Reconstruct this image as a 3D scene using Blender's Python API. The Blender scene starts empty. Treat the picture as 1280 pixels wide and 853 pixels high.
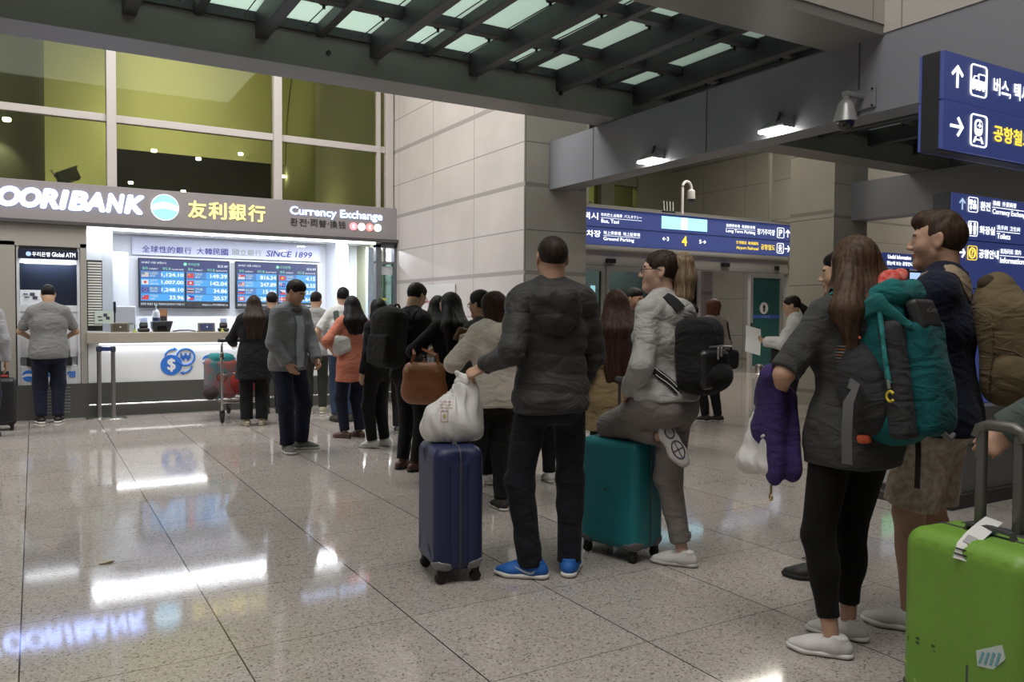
# Airport hall at night: queue of travellers at a bank's currency-exchange counter.
import bpy, bmesh, math, random
import numpy as np
from mathutils import Vector, Matrix, Euler
random.seed(7)
SC = bpy.context.scene
COL = SC.collection
PI = math.pi
V = lambda *a: np.array(a, float)
def nrm(v):
    v = np.asarray(v, float); return v/(np.linalg.norm(v)+1e-12)

# ------------------------------------------------------------------ materials
MATS = {}
def mat(name, color=(.5, .5, .5), rough=.6, metal=0., spec=.5, emit=None, estr=0., alpha=None,
        trans=0., bump=0., foldb=0., fscale=8., bscale=200., vary=0., vscale=8., sheen=0., coat=0., vcol=False, stretch=None, color2=None):
    if name in MATS: return MATS[name]
    m = bpy.data.materials.new(name); m.use_nodes = True
    nt = m.node_tree; b = nt.nodes['Principled BSDF']
    def lin(c): return (c[0], c[1], c[2], 1)
    b.inputs['Base Color'].default_value = lin(color)
    b.inputs['Roughness'].default_value = rough
    b.inputs['Metallic'].default_value = metal
    b.inputs['Specular IOR Level'].default_value = spec
    if sheen: b.inputs['Sheen Weight'].default_value = sheen
    if coat:
        b.inputs['Coat Weight'].default_value = coat; b.inputs['Coat Roughness'].default_value = .08
    if trans: b.inputs['Transmission Weight'].default_value = trans
    if alpha is not None: b.inputs['Alpha'].default_value = alpha
    if emit is not None:
        b.inputs['Emission Color'].default_value = lin(emit); b.inputs['Emission Strength'].default_value = estr
    tc = None
    if vary or bump or color2:
        tc = nt.nodes.new('ShaderNodeTexCoord')
        src = tc.outputs['Object']
        if stretch:
            mp = nt.nodes.new('ShaderNodeMapping'); mp.inputs['Scale'].default_value = stretch
            nt.links.new(src, mp.inputs['Vector']); src = mp.outputs['Vector']
    if vcol:
        at = nt.nodes.new('ShaderNodeAttribute'); at.attribute_name = 'Tint'
        nt.links.new(at.outputs['Color'], b.inputs['Base Color'])
    elif vary or color2:
        n = nt.nodes.new('ShaderNodeTexNoise'); n.inputs['Scale'].default_value = vscale; n.inputs['Detail'].default_value = 4
        r = nt.nodes.new('ShaderNodeValToRGB')
        c2 = color2 or tuple(min(1, c*(1+vary)) for c in color)
        c1 = color if color2 else tuple(c*(1-vary) for c in color)
        r.color_ramp.elements[0].color = lin(c1); r.color_ramp.elements[0].position = .35
        r.color_ramp.elements[1].color = lin(c2); r.color_ramp.elements[1].position = .65
        nt.links.new(src, n.inputs['Vector']); nt.links.new(n.outputs['Fac'], r.inputs['Fac'])
        nt.links.new(r.outputs['Color'], b.inputs['Base Color'])
    if bump:
        n = nt.nodes.new('ShaderNodeTexNoise'); n.inputs['Scale'].default_value = bscale; n.inputs['Detail'].default_value = 3
        bp = nt.nodes.new('ShaderNodeBump'); bp.inputs['Strength'].default_value = bump; bp.inputs['Distance'].default_value = .004
        nt.links.new(src, n.inputs['Vector']); nt.links.new(n.outputs['Fac'], bp.inputs['Height'])
        nt.links.new(bp.outputs['Normal'], b.inputs['Normal'])
        if foldb:
            n2 = nt.nodes.new('ShaderNodeTexNoise'); n2.inputs['Scale'].default_value = fscale; n2.inputs['Detail'].default_value = 2.5; n2.inputs['Distortion'].default_value = 1.6; n2.inputs['Roughness'].default_value = .45
            mp2 = nt.nodes.new('ShaderNodeMapping'); mp2.inputs['Rotation'].default_value = (.5, .3, .4); mp2.inputs['Scale'].default_value = (1., 1., 1.9)
            b2 = nt.nodes.new('ShaderNodeBump'); b2.inputs['Strength'].default_value = foldb; b2.inputs['Distance'].default_value = .035
            nt.links.new(tc.outputs['Object'], mp2.inputs['Vector']); nt.links.new(mp2.outputs['Vector'], n2.inputs['Vector']); nt.links.new(n2.outputs['Fac'], b2.inputs['Height']); nt.links.new(bp.outputs['Normal'], b2.inputs['Normal']); nt.links.new(b2.outputs['Normal'], b.inputs['Normal'])
    MATS[name] = m
    return m
def cloth(name, color, bump=.18, vary=.06, rough=.9, bscale=350., vscale=14., foldb=.5, fscale=7.):
    return mat(name, color, rough=rough, foldb=foldb, fscale=fscale, spec=.2, bump=bump, bscale=bscale, vary=vary, vscale=vscale, sheen=.05)
def hairmat(name, c1, c2, sc=60.):
    return mat(name, c1, rough=.55, spec=.22, color2=c2, vscale=1., stretch=(sc, sc, 4.), bump=.5, bscale=1.6)
def glow(name, color, s): return mat(name, (0.02, .02, .02), rough=.6, emit=color, estr=s)

# ------------------------------------------------------------------ scene objects
def link(o, parent=None):
    COL.objects.link(o)
    if parent is not None: o.parent = parent
    return o
def tag(o, label=None, cat=None, group=None, kind=None):
    if label: o['label'] = label
    if cat: o['category'] = cat
    if group: o['group'] = group
    if kind: o['kind'] = kind
    return o
def thing(name, label, cat, loc=(0, 0, 0), rz=0., group=None):
    o = bpy.data.objects.new(name, None); o.empty_display_size = .1
    link(o); o.location = loc; o.rotation_euler = (0, 0, rz)
    return tag(o, label, cat, group)

class MB:
    """collects shapes into ONE mesh"""
    def __init__(s): s.bm = bmesh.new()
    def _bev(s, verts, w, seg=2):
        if w > 0:
            es = list({e for v in verts for e in v.link_edges})
            bmesh.ops.bevel(s.bm, geom=es, offset=w, segments=seg, affect='EDGES', profile=.5)
    def box(s, lo, hi, bev=0., seg=2, rot=None, piv=None):
        lo = Vector(lo); hi = Vector(hi)
        r = bmesh.ops.create_cube(s.bm, size=1.)
        c = (lo+hi)/2; d = hi-lo
        for v in r['verts']: v.co = Vector((v.co.x*d.x+c.x, v.co.y*d.y+c.y, v.co.z*d.z+c.z))
        if rot is not None:
            bmesh.ops.rotate(s.bm, verts=r['verts'], cent=Vector(piv) if piv is not None else c, matrix=rot.to_matrix() if isinstance(rot, Euler) else rot)
        s._bev(r['verts'], bev, seg)
        return s
    def tube(s, pts, r, n=10, cap=True, flat=None, up=(0, 0, 1)):
        """swept tube; flat=(w,t) makes a strap of width w, thickness t"""
        pts = [Vector(p) for p in pts]; rings = []
        for i, p in enumerate(pts):
            a = pts[max(0, i-1)]; b = pts[min(len(pts)-1, i+1)]
            t = (b-a).normalized(); u = Vector(up[i] if flat and isinstance(up, list) else up)
            if abs(t.dot(u)) > .98: u = Vector((1, 0, 0)) if abs(t.x) < .9 else Vector((0, 1, 0))
            x = t.cross(u).normalized(); y = x.cross(t)
            rr = r[i] if isinstance(r, (list, tuple)) else r
            ring = []
            if flat:
                w, th = flat
                for (cx, cy) in ((-w/2, -th/2), (w/2, -th/2), (w/2, th/2), (-w/2, th/2)):
                    ring.append(s.bm.verts.new(p+x*cx+y*cy))
            else:
                for k in range(n):
                    an = 2*PI*k/n
                    ring.append(s.bm.verts.new(p+x*(math.cos(an)*rr)+y*(math.sin(an)*rr)))
            rings.append(ring)
        m = len(rings[0])
        for a, b in zip(rings[:-1], rings[1:]):
            for k in range(m):
                s.bm.faces.new((a[k], a[(k+1) % m], b[(k+1) % m], b[k]))
        if cap:
            s.bm.faces.new(list(reversed(rings[0]))); s.bm.faces.new(rings[-1])
        return s
    def cyl(s, a, b, r, n=20, r2=None):
        return s.tube([a, b], [r, r if r2 is None else r2], n)
    def lathe(s, prof, c=(0, 0, 0), n=24, axis='z'):
        """prof: list of (radius, height)"""
        rings = []
        def P(r, h, a):
            x, y = r*math.cos(a), r*math.sin(a)
            q = {'z': (x, y, h), 'y': (x, h, y), 'x': (h, x, y)}[axis]
            return Vector(q)+Vector(c)
        for r, h in prof:
            if r < 1e-6: rings.append([s.bm.verts.new(P(0, h, 0))])
            else: rings.append([s.bm.verts.new(P(r, h, 2*PI*k/n)) for k in range(n)])
        for a, b in zip(rings[:-1], rings[1:]):
            for k in range(n):
                f = [a[k % len(a)], a[(k+1) % len(a)], b[(k+1) % len(b)], b[k % len(b)]]
                f = list(dict.fromkeys(f))
                if len(f) > 2:
                    try: s.bm.faces.new(f)
                    except ValueError: pass
        return s
    def prism(s, poly, y0, y1, plane='xz', bev=0.):
        """extrude a polygon given in a plane between two depths"""
        def P(u, v, d): return {'xz': (u, d, v), 'xy': (u, v, d), 'yz': (d, u, v)}[plane]
        a = [s.bm.verts.new(P(u, v, y0)) for u, v in poly]; b = [s.bm.verts.new(P(u, v, y1)) for u, v in poly]
        n = len(poly)
        s.bm.faces.new(a); s.bm.faces.new(list(reversed(b)))
        for k in range(n): s.bm.faces.new((a[k], b[k], b[(k+1) % n], a[(k+1) % n]))
        s._bev(a+b, bev)
        return s
    def torus(s, c, R, r, axis='y', n=32, m=8, a0=0., a1=2*PI):
        full = abs(a1-a0-2*PI) < 1e-6
        k = n if full else n+1
        pts = []
        for i in range(k):
            a = a0+(a1-a0)*i/n
            x, y = R*math.cos(a), R*math.sin(a)
            pts.append(Vector({'y': (x, 0, y), 'z': (x, y, 0), 'x': (0, x, y)}[axis])+Vector(c))
        if full: pts.append(pts[0].copy())
        s.tube(pts, r, m, cap=not full, up={'y': (0, 1, 0), 'z': (0, 0, 1), 'x': (1, 0, 0)}[axis])
        return s
    def build(s, name, m, parent=None, smooth=None, loc=None):
        bmesh.ops.remove_doubles(s.bm, verts=s.bm.verts, dist=1e-6)
        bmesh.ops.recalc_face_normals(s.bm, faces=s.bm.faces)
        me = bpy.data.meshes.new(name); s.bm.to_mesh(me); s.bm.free()
        me.materials.append(m)
        if smooth is not None:
            me.shade_smooth(); me.set_sharp_from_angle(angle=math.radians(smooth))
        o = bpy.data.objects.new(name, me); link(o, parent)
        if loc is not None: o.location = loc
        return o
def struct(name, mb, m, parent=None, smooth=None):
    o = mb.build(name, m, parent, smooth)
    if parent is None: o['kind'] = 'structure'
    return o

# text as a mesh standing in the XZ plane, facing -Y
_tc = {}
def text_mesh(body, shear=0., bold=0.):
    c = bpy.data.curves.new('t', 'FONT'); c.body = body; c.size = 1.; c.shear = shear; c.resolution_u = 3
    o = bpy.data.objects.new('t', c); COL.objects.link(o)
    dg = bpy.context.evaluated_depsgraph_get(); dg.update()
    me = bpy.data.meshes.new_from_object(o.evaluated_get(dg))
    vs = np.array([v.co[:2] for v in me.vertices]); fs = [tuple(p.vertices) for p in me.polygons]
    bpy.data.objects.remove(o); bpy.data.curves.remove(c); bpy.data.meshes.remove(me)
    if bold:
        V0, F0 = vs, list(fs); n = len(V0); out = [V0]; F = list(F0)
        offs = [(bold, 0), (-bold, 0), (0, bold), (0, -bold), (bold*.7, bold*.7), (-bold*.7, bold*.7), (bold*.7, -bold*.7), (-bold*.7, -bold*.7)]
        for i, (dx, dz) in enumerate(offs):
            out.append(V0+np.array([dx, dz])); F += [tuple(k+n*(i+1) for k in f) for f in F0]
        vs = np.vstack(out); fs = F
        lay = np.repeat(np.arange(len(out)), n)
    else: lay = np.zeros(len(vs))
    return np.hstack([vs, lay[:, None]]), fs
def text(body, x0, x1, z0, z1, y, m, parent=None, name='lettering', shear=0., bold=0., jit=.0004):
    """fit the text into the rectangle x0..x1, z0..z1 (cap box) at depth y"""
    key = (body, shear, bold)
    if key not in _tc: _tc[key] = text_mesh(*key)
    vs, fs = _tc[key]
    lo, hi = vs.min(0), vs.max(0)
    P = np.zeros((len(vs), 3))
    P[:, 0] = x0+(vs[:, 0]-lo[0])/(hi[0]-lo[0])*(x1-x0)
    P[:, 2] = z0+(vs[:, 1]-lo[1])/(hi[1]-lo[1])*(z1-z0)
    P[:, 1] = y-vs[:, 2]*.00015
    me = bpy.data.meshes.new(name); me.from_pydata(P.tolist(), [], fs); me.materials.append(m)
    o = bpy.data.objects.new(name, me); link(o, parent)
    return o

# ------------------------------------------------------------------ distance-field sculpting
def smin(a, b, k):
    if k <= 0: return np.minimum(a, b)
    h = np.maximum(k-np.abs(a-b), 0.)/k
    return np.minimum(a, b)-h*h*k*.25
def axis_pts(lo, hi, h, fine):
    pts = [lo]
    while pts[-1] < hi:
        x = pts[-1]; st = h
        for a, b, hh in fine:
            if a-1e-9 <= x < b: st = min(st, hh)
            elif a > x and a-x < h: st = min(st, max(a-x, hh))
        pts.append(x+st)
    return np.array(pts)
class Field:
    def __init__(s, prims, h, fx=(), fy=(), fz=(), mar=.03):
        los = np.min([p[1] for p in prims if p[0] == 'u'], axis=0)-mar
        his = np.max([p[2] for p in prims if p[0] == 'u'], axis=0)+mar
        s.ax = [axis_pts(los[i], his[i], h, f) for i, f in enumerate((fx, fy, fz))]
        s.D = np.full([len(a) for a in s.ax], .5, np.float32)
        for p in prims: s.apply(*p)
    def apply(s, op, lo, hi, fn, k):
        m = abs(k)+.035
        sl = []
        for i in range(3):
            a = s.ax[i]
            i0 = int(np.searchsorted(a, lo[i]-m)); i1 = int(np.searchsorted(a, hi[i]+m))
            if i1 <= i0: return
            sl.append(slice(i0, i1))
        sl = tuple(sl)
        X = s.ax[0][sl[0]][:, None, None].astype(np.float32); Y = s.ax[1][sl[1]][None, :, None].astype(np.float32); Z = s.ax[2][sl[2]][None, None, :].astype(np.float32)
        d = fn(X, Y, Z)
        if op == 'u': s.D[sl] = smin(s.D[sl], d, k)
        elif op == 's': s.D[sl] = -smin(-s.D[sl], d, k)
        elif op == 'i': s.D[sl] = -smin(-s.D[sl], -d, k)
        elif op == 'd': s.D[sl] = s.D[sl]+d
    def mesh(s):
        D = s.D
        D[0], D[-1] = .1, .1; D[:, 0], D[:, -1] = .1, .1; D[:, :, 0], D[:, :, -1] = .1, .1
        S = D < 0
        nx, ny, nz = D.shape
        c = np.zeros((nx-1, ny-1, nz-1), np.int8)
        for i in (0, 1):
            for j in (0, 1):
                for k in (0, 1): c += S[i:nx-1+i, j:ny-1+j, k:nz-1+k]
        act = np.argwhere((c > 0) & (c < 8))
        idx = np.full(c.shape, -1, np.int32); idx[tuple(act.T)] = np.arange(len(act))
        corner = np.array([(i, j, k) for i in (0, 1) for j in (0, 1) for k in (0, 1)])
        val = np.stack([D[tuple((act+q).T)] for q in corner], 1)
        acc = np.zeros((len(act), 3)); cnt = np.zeros(len(act))
        for a in range(8):
            for b in range(a+1, 8):
                if np.abs(corner[a]-corner[b]).sum() != 1: continue
                va, vb = val[:, a], val[:, b]
                m = (va < 0) != (vb < 0)
                t = np.where(m, va/np.where(m, va-vb, 1), 0)
                p = corner[a]+(corner[b]-corner[a])*t[:, None]
                acc += p*m[:, None]; cnt += m
        f = acc/cnt[:, None]
        P = np.empty_like(f)
        for i in range(3):
            a = s.ax[i]; k = act[:, i]
            P[:, i] = a[k]+(a[k+1]-a[k])*f[:, i]
        Q = []
        for axn in range(3):
            sl0 = [slice(1, -1)]*3; sl1 = [slice(1, -1)]*3
            sl0[axn] = slice(0, -1); sl1[axn] = slice(1, None)
            A, B = S[tuple(sl0)], S[tuple(sl1)]
            off = np.array([1, 1, 1]); off[axn] = 0
            for flip, M in ((0, A & ~B), (1, ~A & B)):
                e = np.argwhere(M)+off
                u = np.zeros(3, int); v = np.zeros(3, int); u[(axn+1) % 3] = 1; v[(axn+2) % 3] = 1
                q = np.stack([idx[tuple((e-u-v).T)], idx[tuple((e-v).T)], idx[tuple(e.T)], idx[tuple((e-u).T)]], 1)
                if flip: q = q[:, ::-1]
                Q.append(q)
        Q = np.vstack(Q); Q = Q[(Q >= 0).all(1)]
        return P, Q
def mesh_obj(name, P, Q, m, parent=None, tint=None):
    me = bpy.data.meshes.new(name)
    me.vertices.add(len(P)); me.vertices.foreach_set('co', P.astype(np.float32).ravel())
    me.loops.add(len(Q)*4); me.loops.foreach_set('vertex_index', Q.astype(np.int32).ravel())
    me.polygons.add(len(Q)); me.polygons.foreach_set('loop_start', np.arange(0, len(Q)*4, 4, dtype=np.int32))
    me.update(calc_edges=True); me.validate()
    if tint is not None:
        ca = me.color_attributes.new('Tint', 'FLOAT_COLOR', 'POINT')
        ca.data.foreach_set('color', np.hstack([tint, np.ones((len(P), 1))]).astype(np.float32).ravel())
    me.materials.append(m); me.shade_smooth()
    o = bpy.data.objects.new(name, me); link(o, parent)
    return o
def sculpt(name, prims, h, m, parent=None, base=None, **kw):
    P, Q = Field(prims, h, **kw).mesh()
    if base is not None: P = P-np.asarray(base)
    return mesh_obj(name, P, Q, m, parent)

# primitives: (op, lo, hi, fn, k)
def cone(a, b, r1, r2, k=.03, flat=1., d=None, quilt=0., pitch=.1, ph=0., op='u', plat=0.):
    """tapered capsule; flat<1 squashes along d; quilt swells it in rings"""
    a = np.asarray(a, float); b = np.asarray(b, float); ab = b-a; L2 = float(ab@ab)+1e-12; L = math.sqrt(L2)
    R = max(r1, r2)*max(1, flat)+quilt
    lo = np.minimum(a, b)-R; hi = np.maximum(a, b)+R
    if flat != 1.: dd = nrm(d); g = 1/flat-1
    def fn(X, Y, Z):
        x, y, z = X-a[0], Y-a[1], Z-a[2]
        t = np.clip((x*ab[0]+y*ab[1]+z*ab[2])/L2, 0, 1)
        qx, qy, qz = x-t*ab[0], y-t*ab[1], z-t*ab[2]
        if flat != 1.:
            s = (qx*dd[0]+qy*dd[1]+qz*dd[2])*g
            qx, qy, qz = qx+s*dd[0], qy+s*dd[1], qz+s*dd[2]
        r = r1+(r2-r1)*t
        if quilt: r = r+quilt*(np.abs(np.sin(PI*(t*L+ph)/pitch))**.6-.6)
        return (np.sqrt(qx*qx+qy*qy+qz*qz)-r)*(1. if flat == 1 else (.55+.45*flat))
    return (op, lo, hi, fn, k)
def ell(c, r, R=None, k=.02, op='u'):
    c = np.asarray(c, float); r = np.asarray(r, float); R = np.eye(3) if R is None else R
    e = np.abs(R)@r; lo = c-e; hi = c+e
    def fn(X, Y, Z):
        x, y, z = X-c[0], Y-c[1], Z-c[2]
        u = x*R[0, 0]+y*R[1, 0]+z*R[2, 0]; v = x*R[0, 1]+y*R[1, 1]+z*R[2, 1]; w = x*R[0, 2]+y*R[1, 2]+z*R[2, 2]
        k0 = np.sqrt((u/r[0])**2+(v/r[1])**2+(w/r[2])**2); k1 = np.sqrt((u/r[0]**2)**2+(v/r[1]**2)**2+(w/r[2]**2)**2)+1e-9
        return k0*(k0-1)/k1
    return (op, lo, hi, fn, k)
def rbox(c, half, rad, R=None, k=.01, op='u'):
    c = np.asarray(c, float); h = np.asarray(half, float)-rad; R = np.eye(3) if R is None else R
    e = np.abs(R)@np.asarray(half, float); lo = c-e; hi = c+e
    def fn(X, Y, Z):
        x, y, z = X-c[0], Y-c[1], Z-c[2]
        u = np.abs(x*R[0, 0]+y*R[1, 0]+z*R[2, 0])-h[0]; v = np.abs(x*R[0, 1]+y*R[1, 1]+z*R[2, 1])-h[1]; w = np.abs(x*R[0, 2]+y*R[1, 2]+z*R[2, 2])-h[2]
        return np.sqrt(np.maximum(u, 0)**2+np.maximum(v, 0)**2+np.maximum(w, 0)**2)+np.minimum(np.maximum(u, np.maximum(v, w)), 0)-rad
    return (op, lo, hi, fn, k)
BIG = V(9, 9, 9)
def half(p, n, k=.006, near=None, op='i'):
    """keep the side the normal points away from (op='i'); near=(lo,hi) restricts it"""
    p = np.asarray(p, float); n = nrm(n)
    lo, hi = near if near is not None else (-BIG, BIG)
    return (op, lo, hi, lambda X, Y, Z: (X-p[0])*n[0]+(Y-p[1])*n[1]+(Z-p[2])*n[2], k)
def folds(amp, freq, seed=0, lo=-BIG, hi=BIG, zs=1., fn=None):
    rs = np.random.RandomState(seed); w = []
    for i in range(5):
        v = rs.normal(size=3)*V(1, 1, zs); w.append((nrm(v)*freq*(.6+.9*rs.rand()), rs.rand()*6.28, .5+rs.rand()))
    def f(X, Y, Z):
        o = 0; wx = .02*np.sin(Z*23+X*17+seed); 
        for q, ph, a in w: o = o+a*np.sin((X+wx)*q[0]+(Y-wx)*q[1]+(Z+wx)*q[2]+ph)
        return o*amp/3.
    return ('d', lo, hi, fn or f, 0.)
def rotm(yaw=0., pitch=0., roll=0.):
    """columns = right, forward, up; yaw turns left(+), pitch nods down(+), roll tips to the right(+)"""
    cy, sy = math.cos(yaw), math.sin(yaw); cp, sp = math.cos(-pitch), math.sin(-pitch); cr, sr = math.cos(roll), math.sin(roll)
    Z = np.array([[cy, -sy, 0], [sy, cy, 0], [0, 0, 1]]); Xm = np.array([[1, 0, 0], [0, cp, -sp], [0, sp, cp]]); Y = np.array([[cr, 0, sr], [0, 1, 0], [-sr, 0, cr]])
    return Z@Xm@Y
# ------------------------------------------------------------------ people
def capped(a, b, r1, r2, k=.02, flat=1., d=None, both=False):
    """cone cut square at its far end (cuffs, hems)"""
    op, lo, hi, fn, k = cone(a, b, r1, r2, k, flat, d)
    a = np.asarray(a, float); b = np.asarray(b, float); L = np.linalg.norm(b-a); u = (b-a)/L
    def f2(X, Y, Z):
        s = (X-a[0])*u[0]+(Y-a[1])*u[1]+(Z-a[2])*u[2]
        o = np.maximum(fn(X, Y, Z), s-L)
        return np.maximum(o, -s) if both else o
    return (op, lo, hi, f2, k)
def ik(a, t, l1, l2, pole):
    a = np.asarray(a, float); t = np.asarray(t, float); d = t-a; L = np.linalg.norm(d)
    if L > (l1+l2)*.998: t = a+d/L*(l1+l2)*.998; d = t-a; L = np.linalg.norm(d)
    u = d/L; x = (l1*l1-l2*l2+L*L)/(2*L); h = math.sqrt(max(0, l1*l1-x*x))
    p = np.asarray(pole, float); p = nrm(p-u*(p@u))
    return a+u*x+p*h, t
SKINS = {'light': (.50, .30, .21), 'tan': (.40, .22, .14), 'asian': (.47, .29, .19), 'pale': (.55, .35, .26), 'dusk': (.33, .19, .12)}
class Person:
    def __init__(s, label, loc, head_az, H=1.7, sex='m', skin='asian', look=(0, 0, 0), bend=0., side=0., twist=0., shift=(0, 0), drop=0.,
                 feet=None, arms=None, w=1., h=.012, fine=None, group=None, hb=1.):
        s.S = S = H/1.75; s.H = H; s.sex = sex; s.h = h; s.w = w
        s.root = thing('person', label, 'person', (loc[0], loc[1], 0), -math.radians(head_az), group)
        s.loc = V(loc[0], loc[1], 0); a = math.radians(head_az); s.ca, s.sa = math.cos(a), math.sin(a); s.az = head_az
        J = s.J = {}
        s.Rt = rotm(0, math.radians(bend), math.radians(side)); s.Rc = rotm(math.radians(twist))@s.Rt
        x, f, u = s.Rt[:, 0], s.Rt[:, 1], s.Rt[:, 2]
        xc, fc = s.Rc[:, 0], s.Rc[:, 1]
        s.fw, s.fc, s.up = f, fc, u
        P = J['pel'] = V(shift[0], shift[1], .53*H-drop)
        hw = (.092 if sex == 'm' else .090)*S
        J['hipL'] = P-V(1, 0, 0)*hw-V(0, 0, .01*H); J['hipR'] = P+V(1, 0, 0)*hw-V(0, 0, .01*H)
        J['wai'] = P+u*.09*H; J['che'] = P+u*.195*H; sc = P+u*.276*H; J['nb'] = P+u*.300*H-fc*.01
        sw = (.166 if sex == 'm' else .146)*S*(1+.4*(w-1))
        J['shL'] = sc-xc*sw; J['shR'] = sc+xc*sw; J['shC'] = sc
        s.hd = .128*H*hb
        y, p, r = [math.radians(q) for q in look]
        s.Rh = rotm(y+math.radians(twist)*.5, p, r)
        J['hc'] = J['nb']+(u*.55+s.Rh[:, 2]*.45)*.107*H+s.Rh[:, 1]*.012+nrm(V(f[0], f[1], 0))*(.02 if bend >= 0 else 0)
        # legs
        s.ft = {}
        feet = feet or {}
        for q, sg in (('L', -1), ('R', 1)):
            d = dict(x=sg*.095*S, y=0., z=0., yaw=-sg*9., pitch=0.); d.update(feet.get(q, {}))
            if 'R' in d: R = d['R']
            else: R = rotm(math.radians(d['yaw']), math.radians(d['pitch']))
            an = V(d['x'], d['y'], .075*S+d['z'])
            kn, an = ik(J['hip'+q], an, .242*H, .241*H, d.get('pole', R[:, 1]+V(0, 0, .05)))
            J['kn'+q], J['an'+q] = kn, an; s.ft[q] = R
        # arms
        s.hands = {}
        arms = arms or {}
        for q, sg in (('L', -1), ('R', 1)):
            sh = J['sh'+q]
            d = dict(t=None, pole=(sg*.5, -1, -.2), palm=None, fing=None, curl=.35, spread=0.); d.update(arms.get(q, {}))
            t = sh+xc*sg*.07*S+fc*.03-V(0, 0, .305*H) if d['t'] is None else np.asarray(d['t'], float)
            el, wr = ik(sh, t, .170*H, .146*H, d['pole'])
            J['el'+q], J['wr'+q] = el, wr
            fd = nrm(wr-el) if d['fing'] is None else nrm(d['fing'])
            n = -xc*sg if d['palm'] is None else np.asarray(d['palm'], float)
            n = nrm(n-fd*(n@fd)); th = np.cross(fd, n) if q == 'R' else np.cross(n, fd)
            s.hands[q] = (fd, n, th, d['curl'], d['spread'])
        s.skin = SKINS[skin]
    def L(s, p):  # world point -> local
        d = np.asarray(p, float)-s.loc; return V(d[0]*s.ca-d[1]*s.sa, d[0]*s.sa+d[1]*s.ca, d[2])
    def W(s, p):  # local point -> world
        p = np.asarray(p, float); return V(p[0]*s.ca+p[1]*s.sa, -p[0]*s.sa+p[1]*s.ca, p[2])+s.loc
    def X(s, x, y, z): return s.J['hc']+s.Rh@(V(x, y, z)*s.hd)
    # ---- prim sets
    def torso(s, i=0., sh=True, hips=True, bust=True):
        J, S, w = s.J, s.S, s.w; f, fc = s.fw, s.fc; xr = s.Rt[:, 0]*S; xc = s.Rc[:, 0]*S
        m = s.sex == 'm'; o = []
        if hips:
            o += [cone(J['pel']-xr*.06*w, J['pel']+xr*.06*w, (.100 if m else .104)*S*w+i, (.100 if m else .104)*S*w+i, .04, .86, f)]
            for sg in (-1, 1): o.append(ell(J['pel']+xr*sg*.068-f*.05*S-V(0, 0, .035*S), V(.085, .08, .095)*S*w+i, k=.05))
        o += [cone(J['pel']+s.up*.02, J['wai'], (.143 if m else .132)*S*w+i, (.138 if m else .118)*S*w+i, .06, .70, f),
              cone(J['wai'], J['che'], (.138 if m else .118)*S*w+i, (.150 if m else .130)*S*w+i, .06, .68, fc),
              cone(J['che']-xc*.055*w, J['che']+xc*.055*w, .100*S*w+i, .100*S*w+i, .06, .92, fc)]
        if sh:
            o += [cone(J['shL']+xc*.015, J['shR']-xc*.015, .050*S+i, .050*S+i, .05),
                  cone(J['nb']+s.up*.012, J['shL']*.72+J['nb']*.28+s.up*.01, .052*S+i*.6, .045*S+i, .05), cone(J['nb']+s.up*.012, J['shR']*.72+J['nb']*.28+s.up*.01, .052*S+i*.6, .045*S+i, .05),
                  cone(J['che']+s.up*.03, J['shC'], .13*S+i, .11*S+i, .05, .6, fc)]
        if not m and bust:
            for sg in (-1, 1): o.append(ell(J['che']+xc*sg*.068+fc*.075*S-s.up*.005, V(.068, .062, .07)*S+i, k=.04))
        return o
    def arm(s, q, i=0., t0=0., t1=2., k=.03, r=(.049, .042, .040, .027), cap=False, bag=0.):
        J, S = s.J, s.S; a, e, w = J['sh'+q], J['el'+q], J['wr'+q]; o = []
        if t1 <= 1:
            rr = r[0]+(r[1]-r[0])*t1; o.append((capped if cap else cone)(a, a+(e-a)*t1, r[0]*S+i, rr*S+i, k)); return o
        o.append(cone(a, e, r[0]*S+i, r[1]*S+i, k))
        tt = t1-1; rr = r[2]+(r[3]-r[2])*tt
        o.append((capped if cap else cone)(e, e+(w-e)*tt, r[2]*S+i+bag*.4, rr*S+i+bag, .02))
        return o
    def leg(s, q, i=0., t1=2., k=.03, r=(.083, .058, .058, .037), cap=False, wide=0.):
        J, S, w = s.J, s.S, s.w; a, e, b = J['hip'+q], J['kn'+q], J['an'+q]; o = []
        if t1 <= 1:
            o.append((capped if cap else cone)(a, a+(e-a)*t1, r[0]*S*w+i, (r[0]+(r[1]-r[0])*t1)*S*w+i+wide, k)); return o
        o.append(cone(a, e, r[0]*S*w+i, r[1]*S*w+i+wide*.4, k))
        tt = t1-1; bk = s.ft[q][:, 1]; c = e+(b-e)*.32-bk*.012*S
        if s.fatcalf: o.append(ell(c, V(.055, .06, .11)*S+i, k=.04))
        o.append((capped if cap else cone)(e, e+(b-e)*tt, r[2]*S+i+wide*.5, (r[2]+(r[3]-r[2])*tt)*S+i+wide, .03))
        return o
    fatcalf = True
    def head(s):
        hd, R, X = s.hd, s.Rh, s.X; r = lambda *a: V(*a)*hd
        m = s.sex == 'm'; jw = 1. if m else .9
        o = [ell(X(0, -.07, .13), r(.345, .42, .365), R, .02), ell(X(0, .09, -.08), r(.285*jw, .30, .40), R, .03*hd/.22),
             cone(X(-.20*jw, .0, -.26), X(0, .255, -.41), .10*hd, .10*hd, .03), cone(X(.20*jw, .0, -.26), X(0, .255, -.41), .10*hd, .10*hd, .03),
             ell(X(0, .29, -.425), r(.12*jw, .095, .085), R, .02),
             cone(X(-.17, .325, .085), X(.17, .325, .085), .055*hd, .055*hd, .02), ell(X(-.17, .22, -.12), r(.12, .12, .12), R, .03), ell(X(.17, .22, -.12), r(.12, .12, .12), R, .03)]
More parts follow.
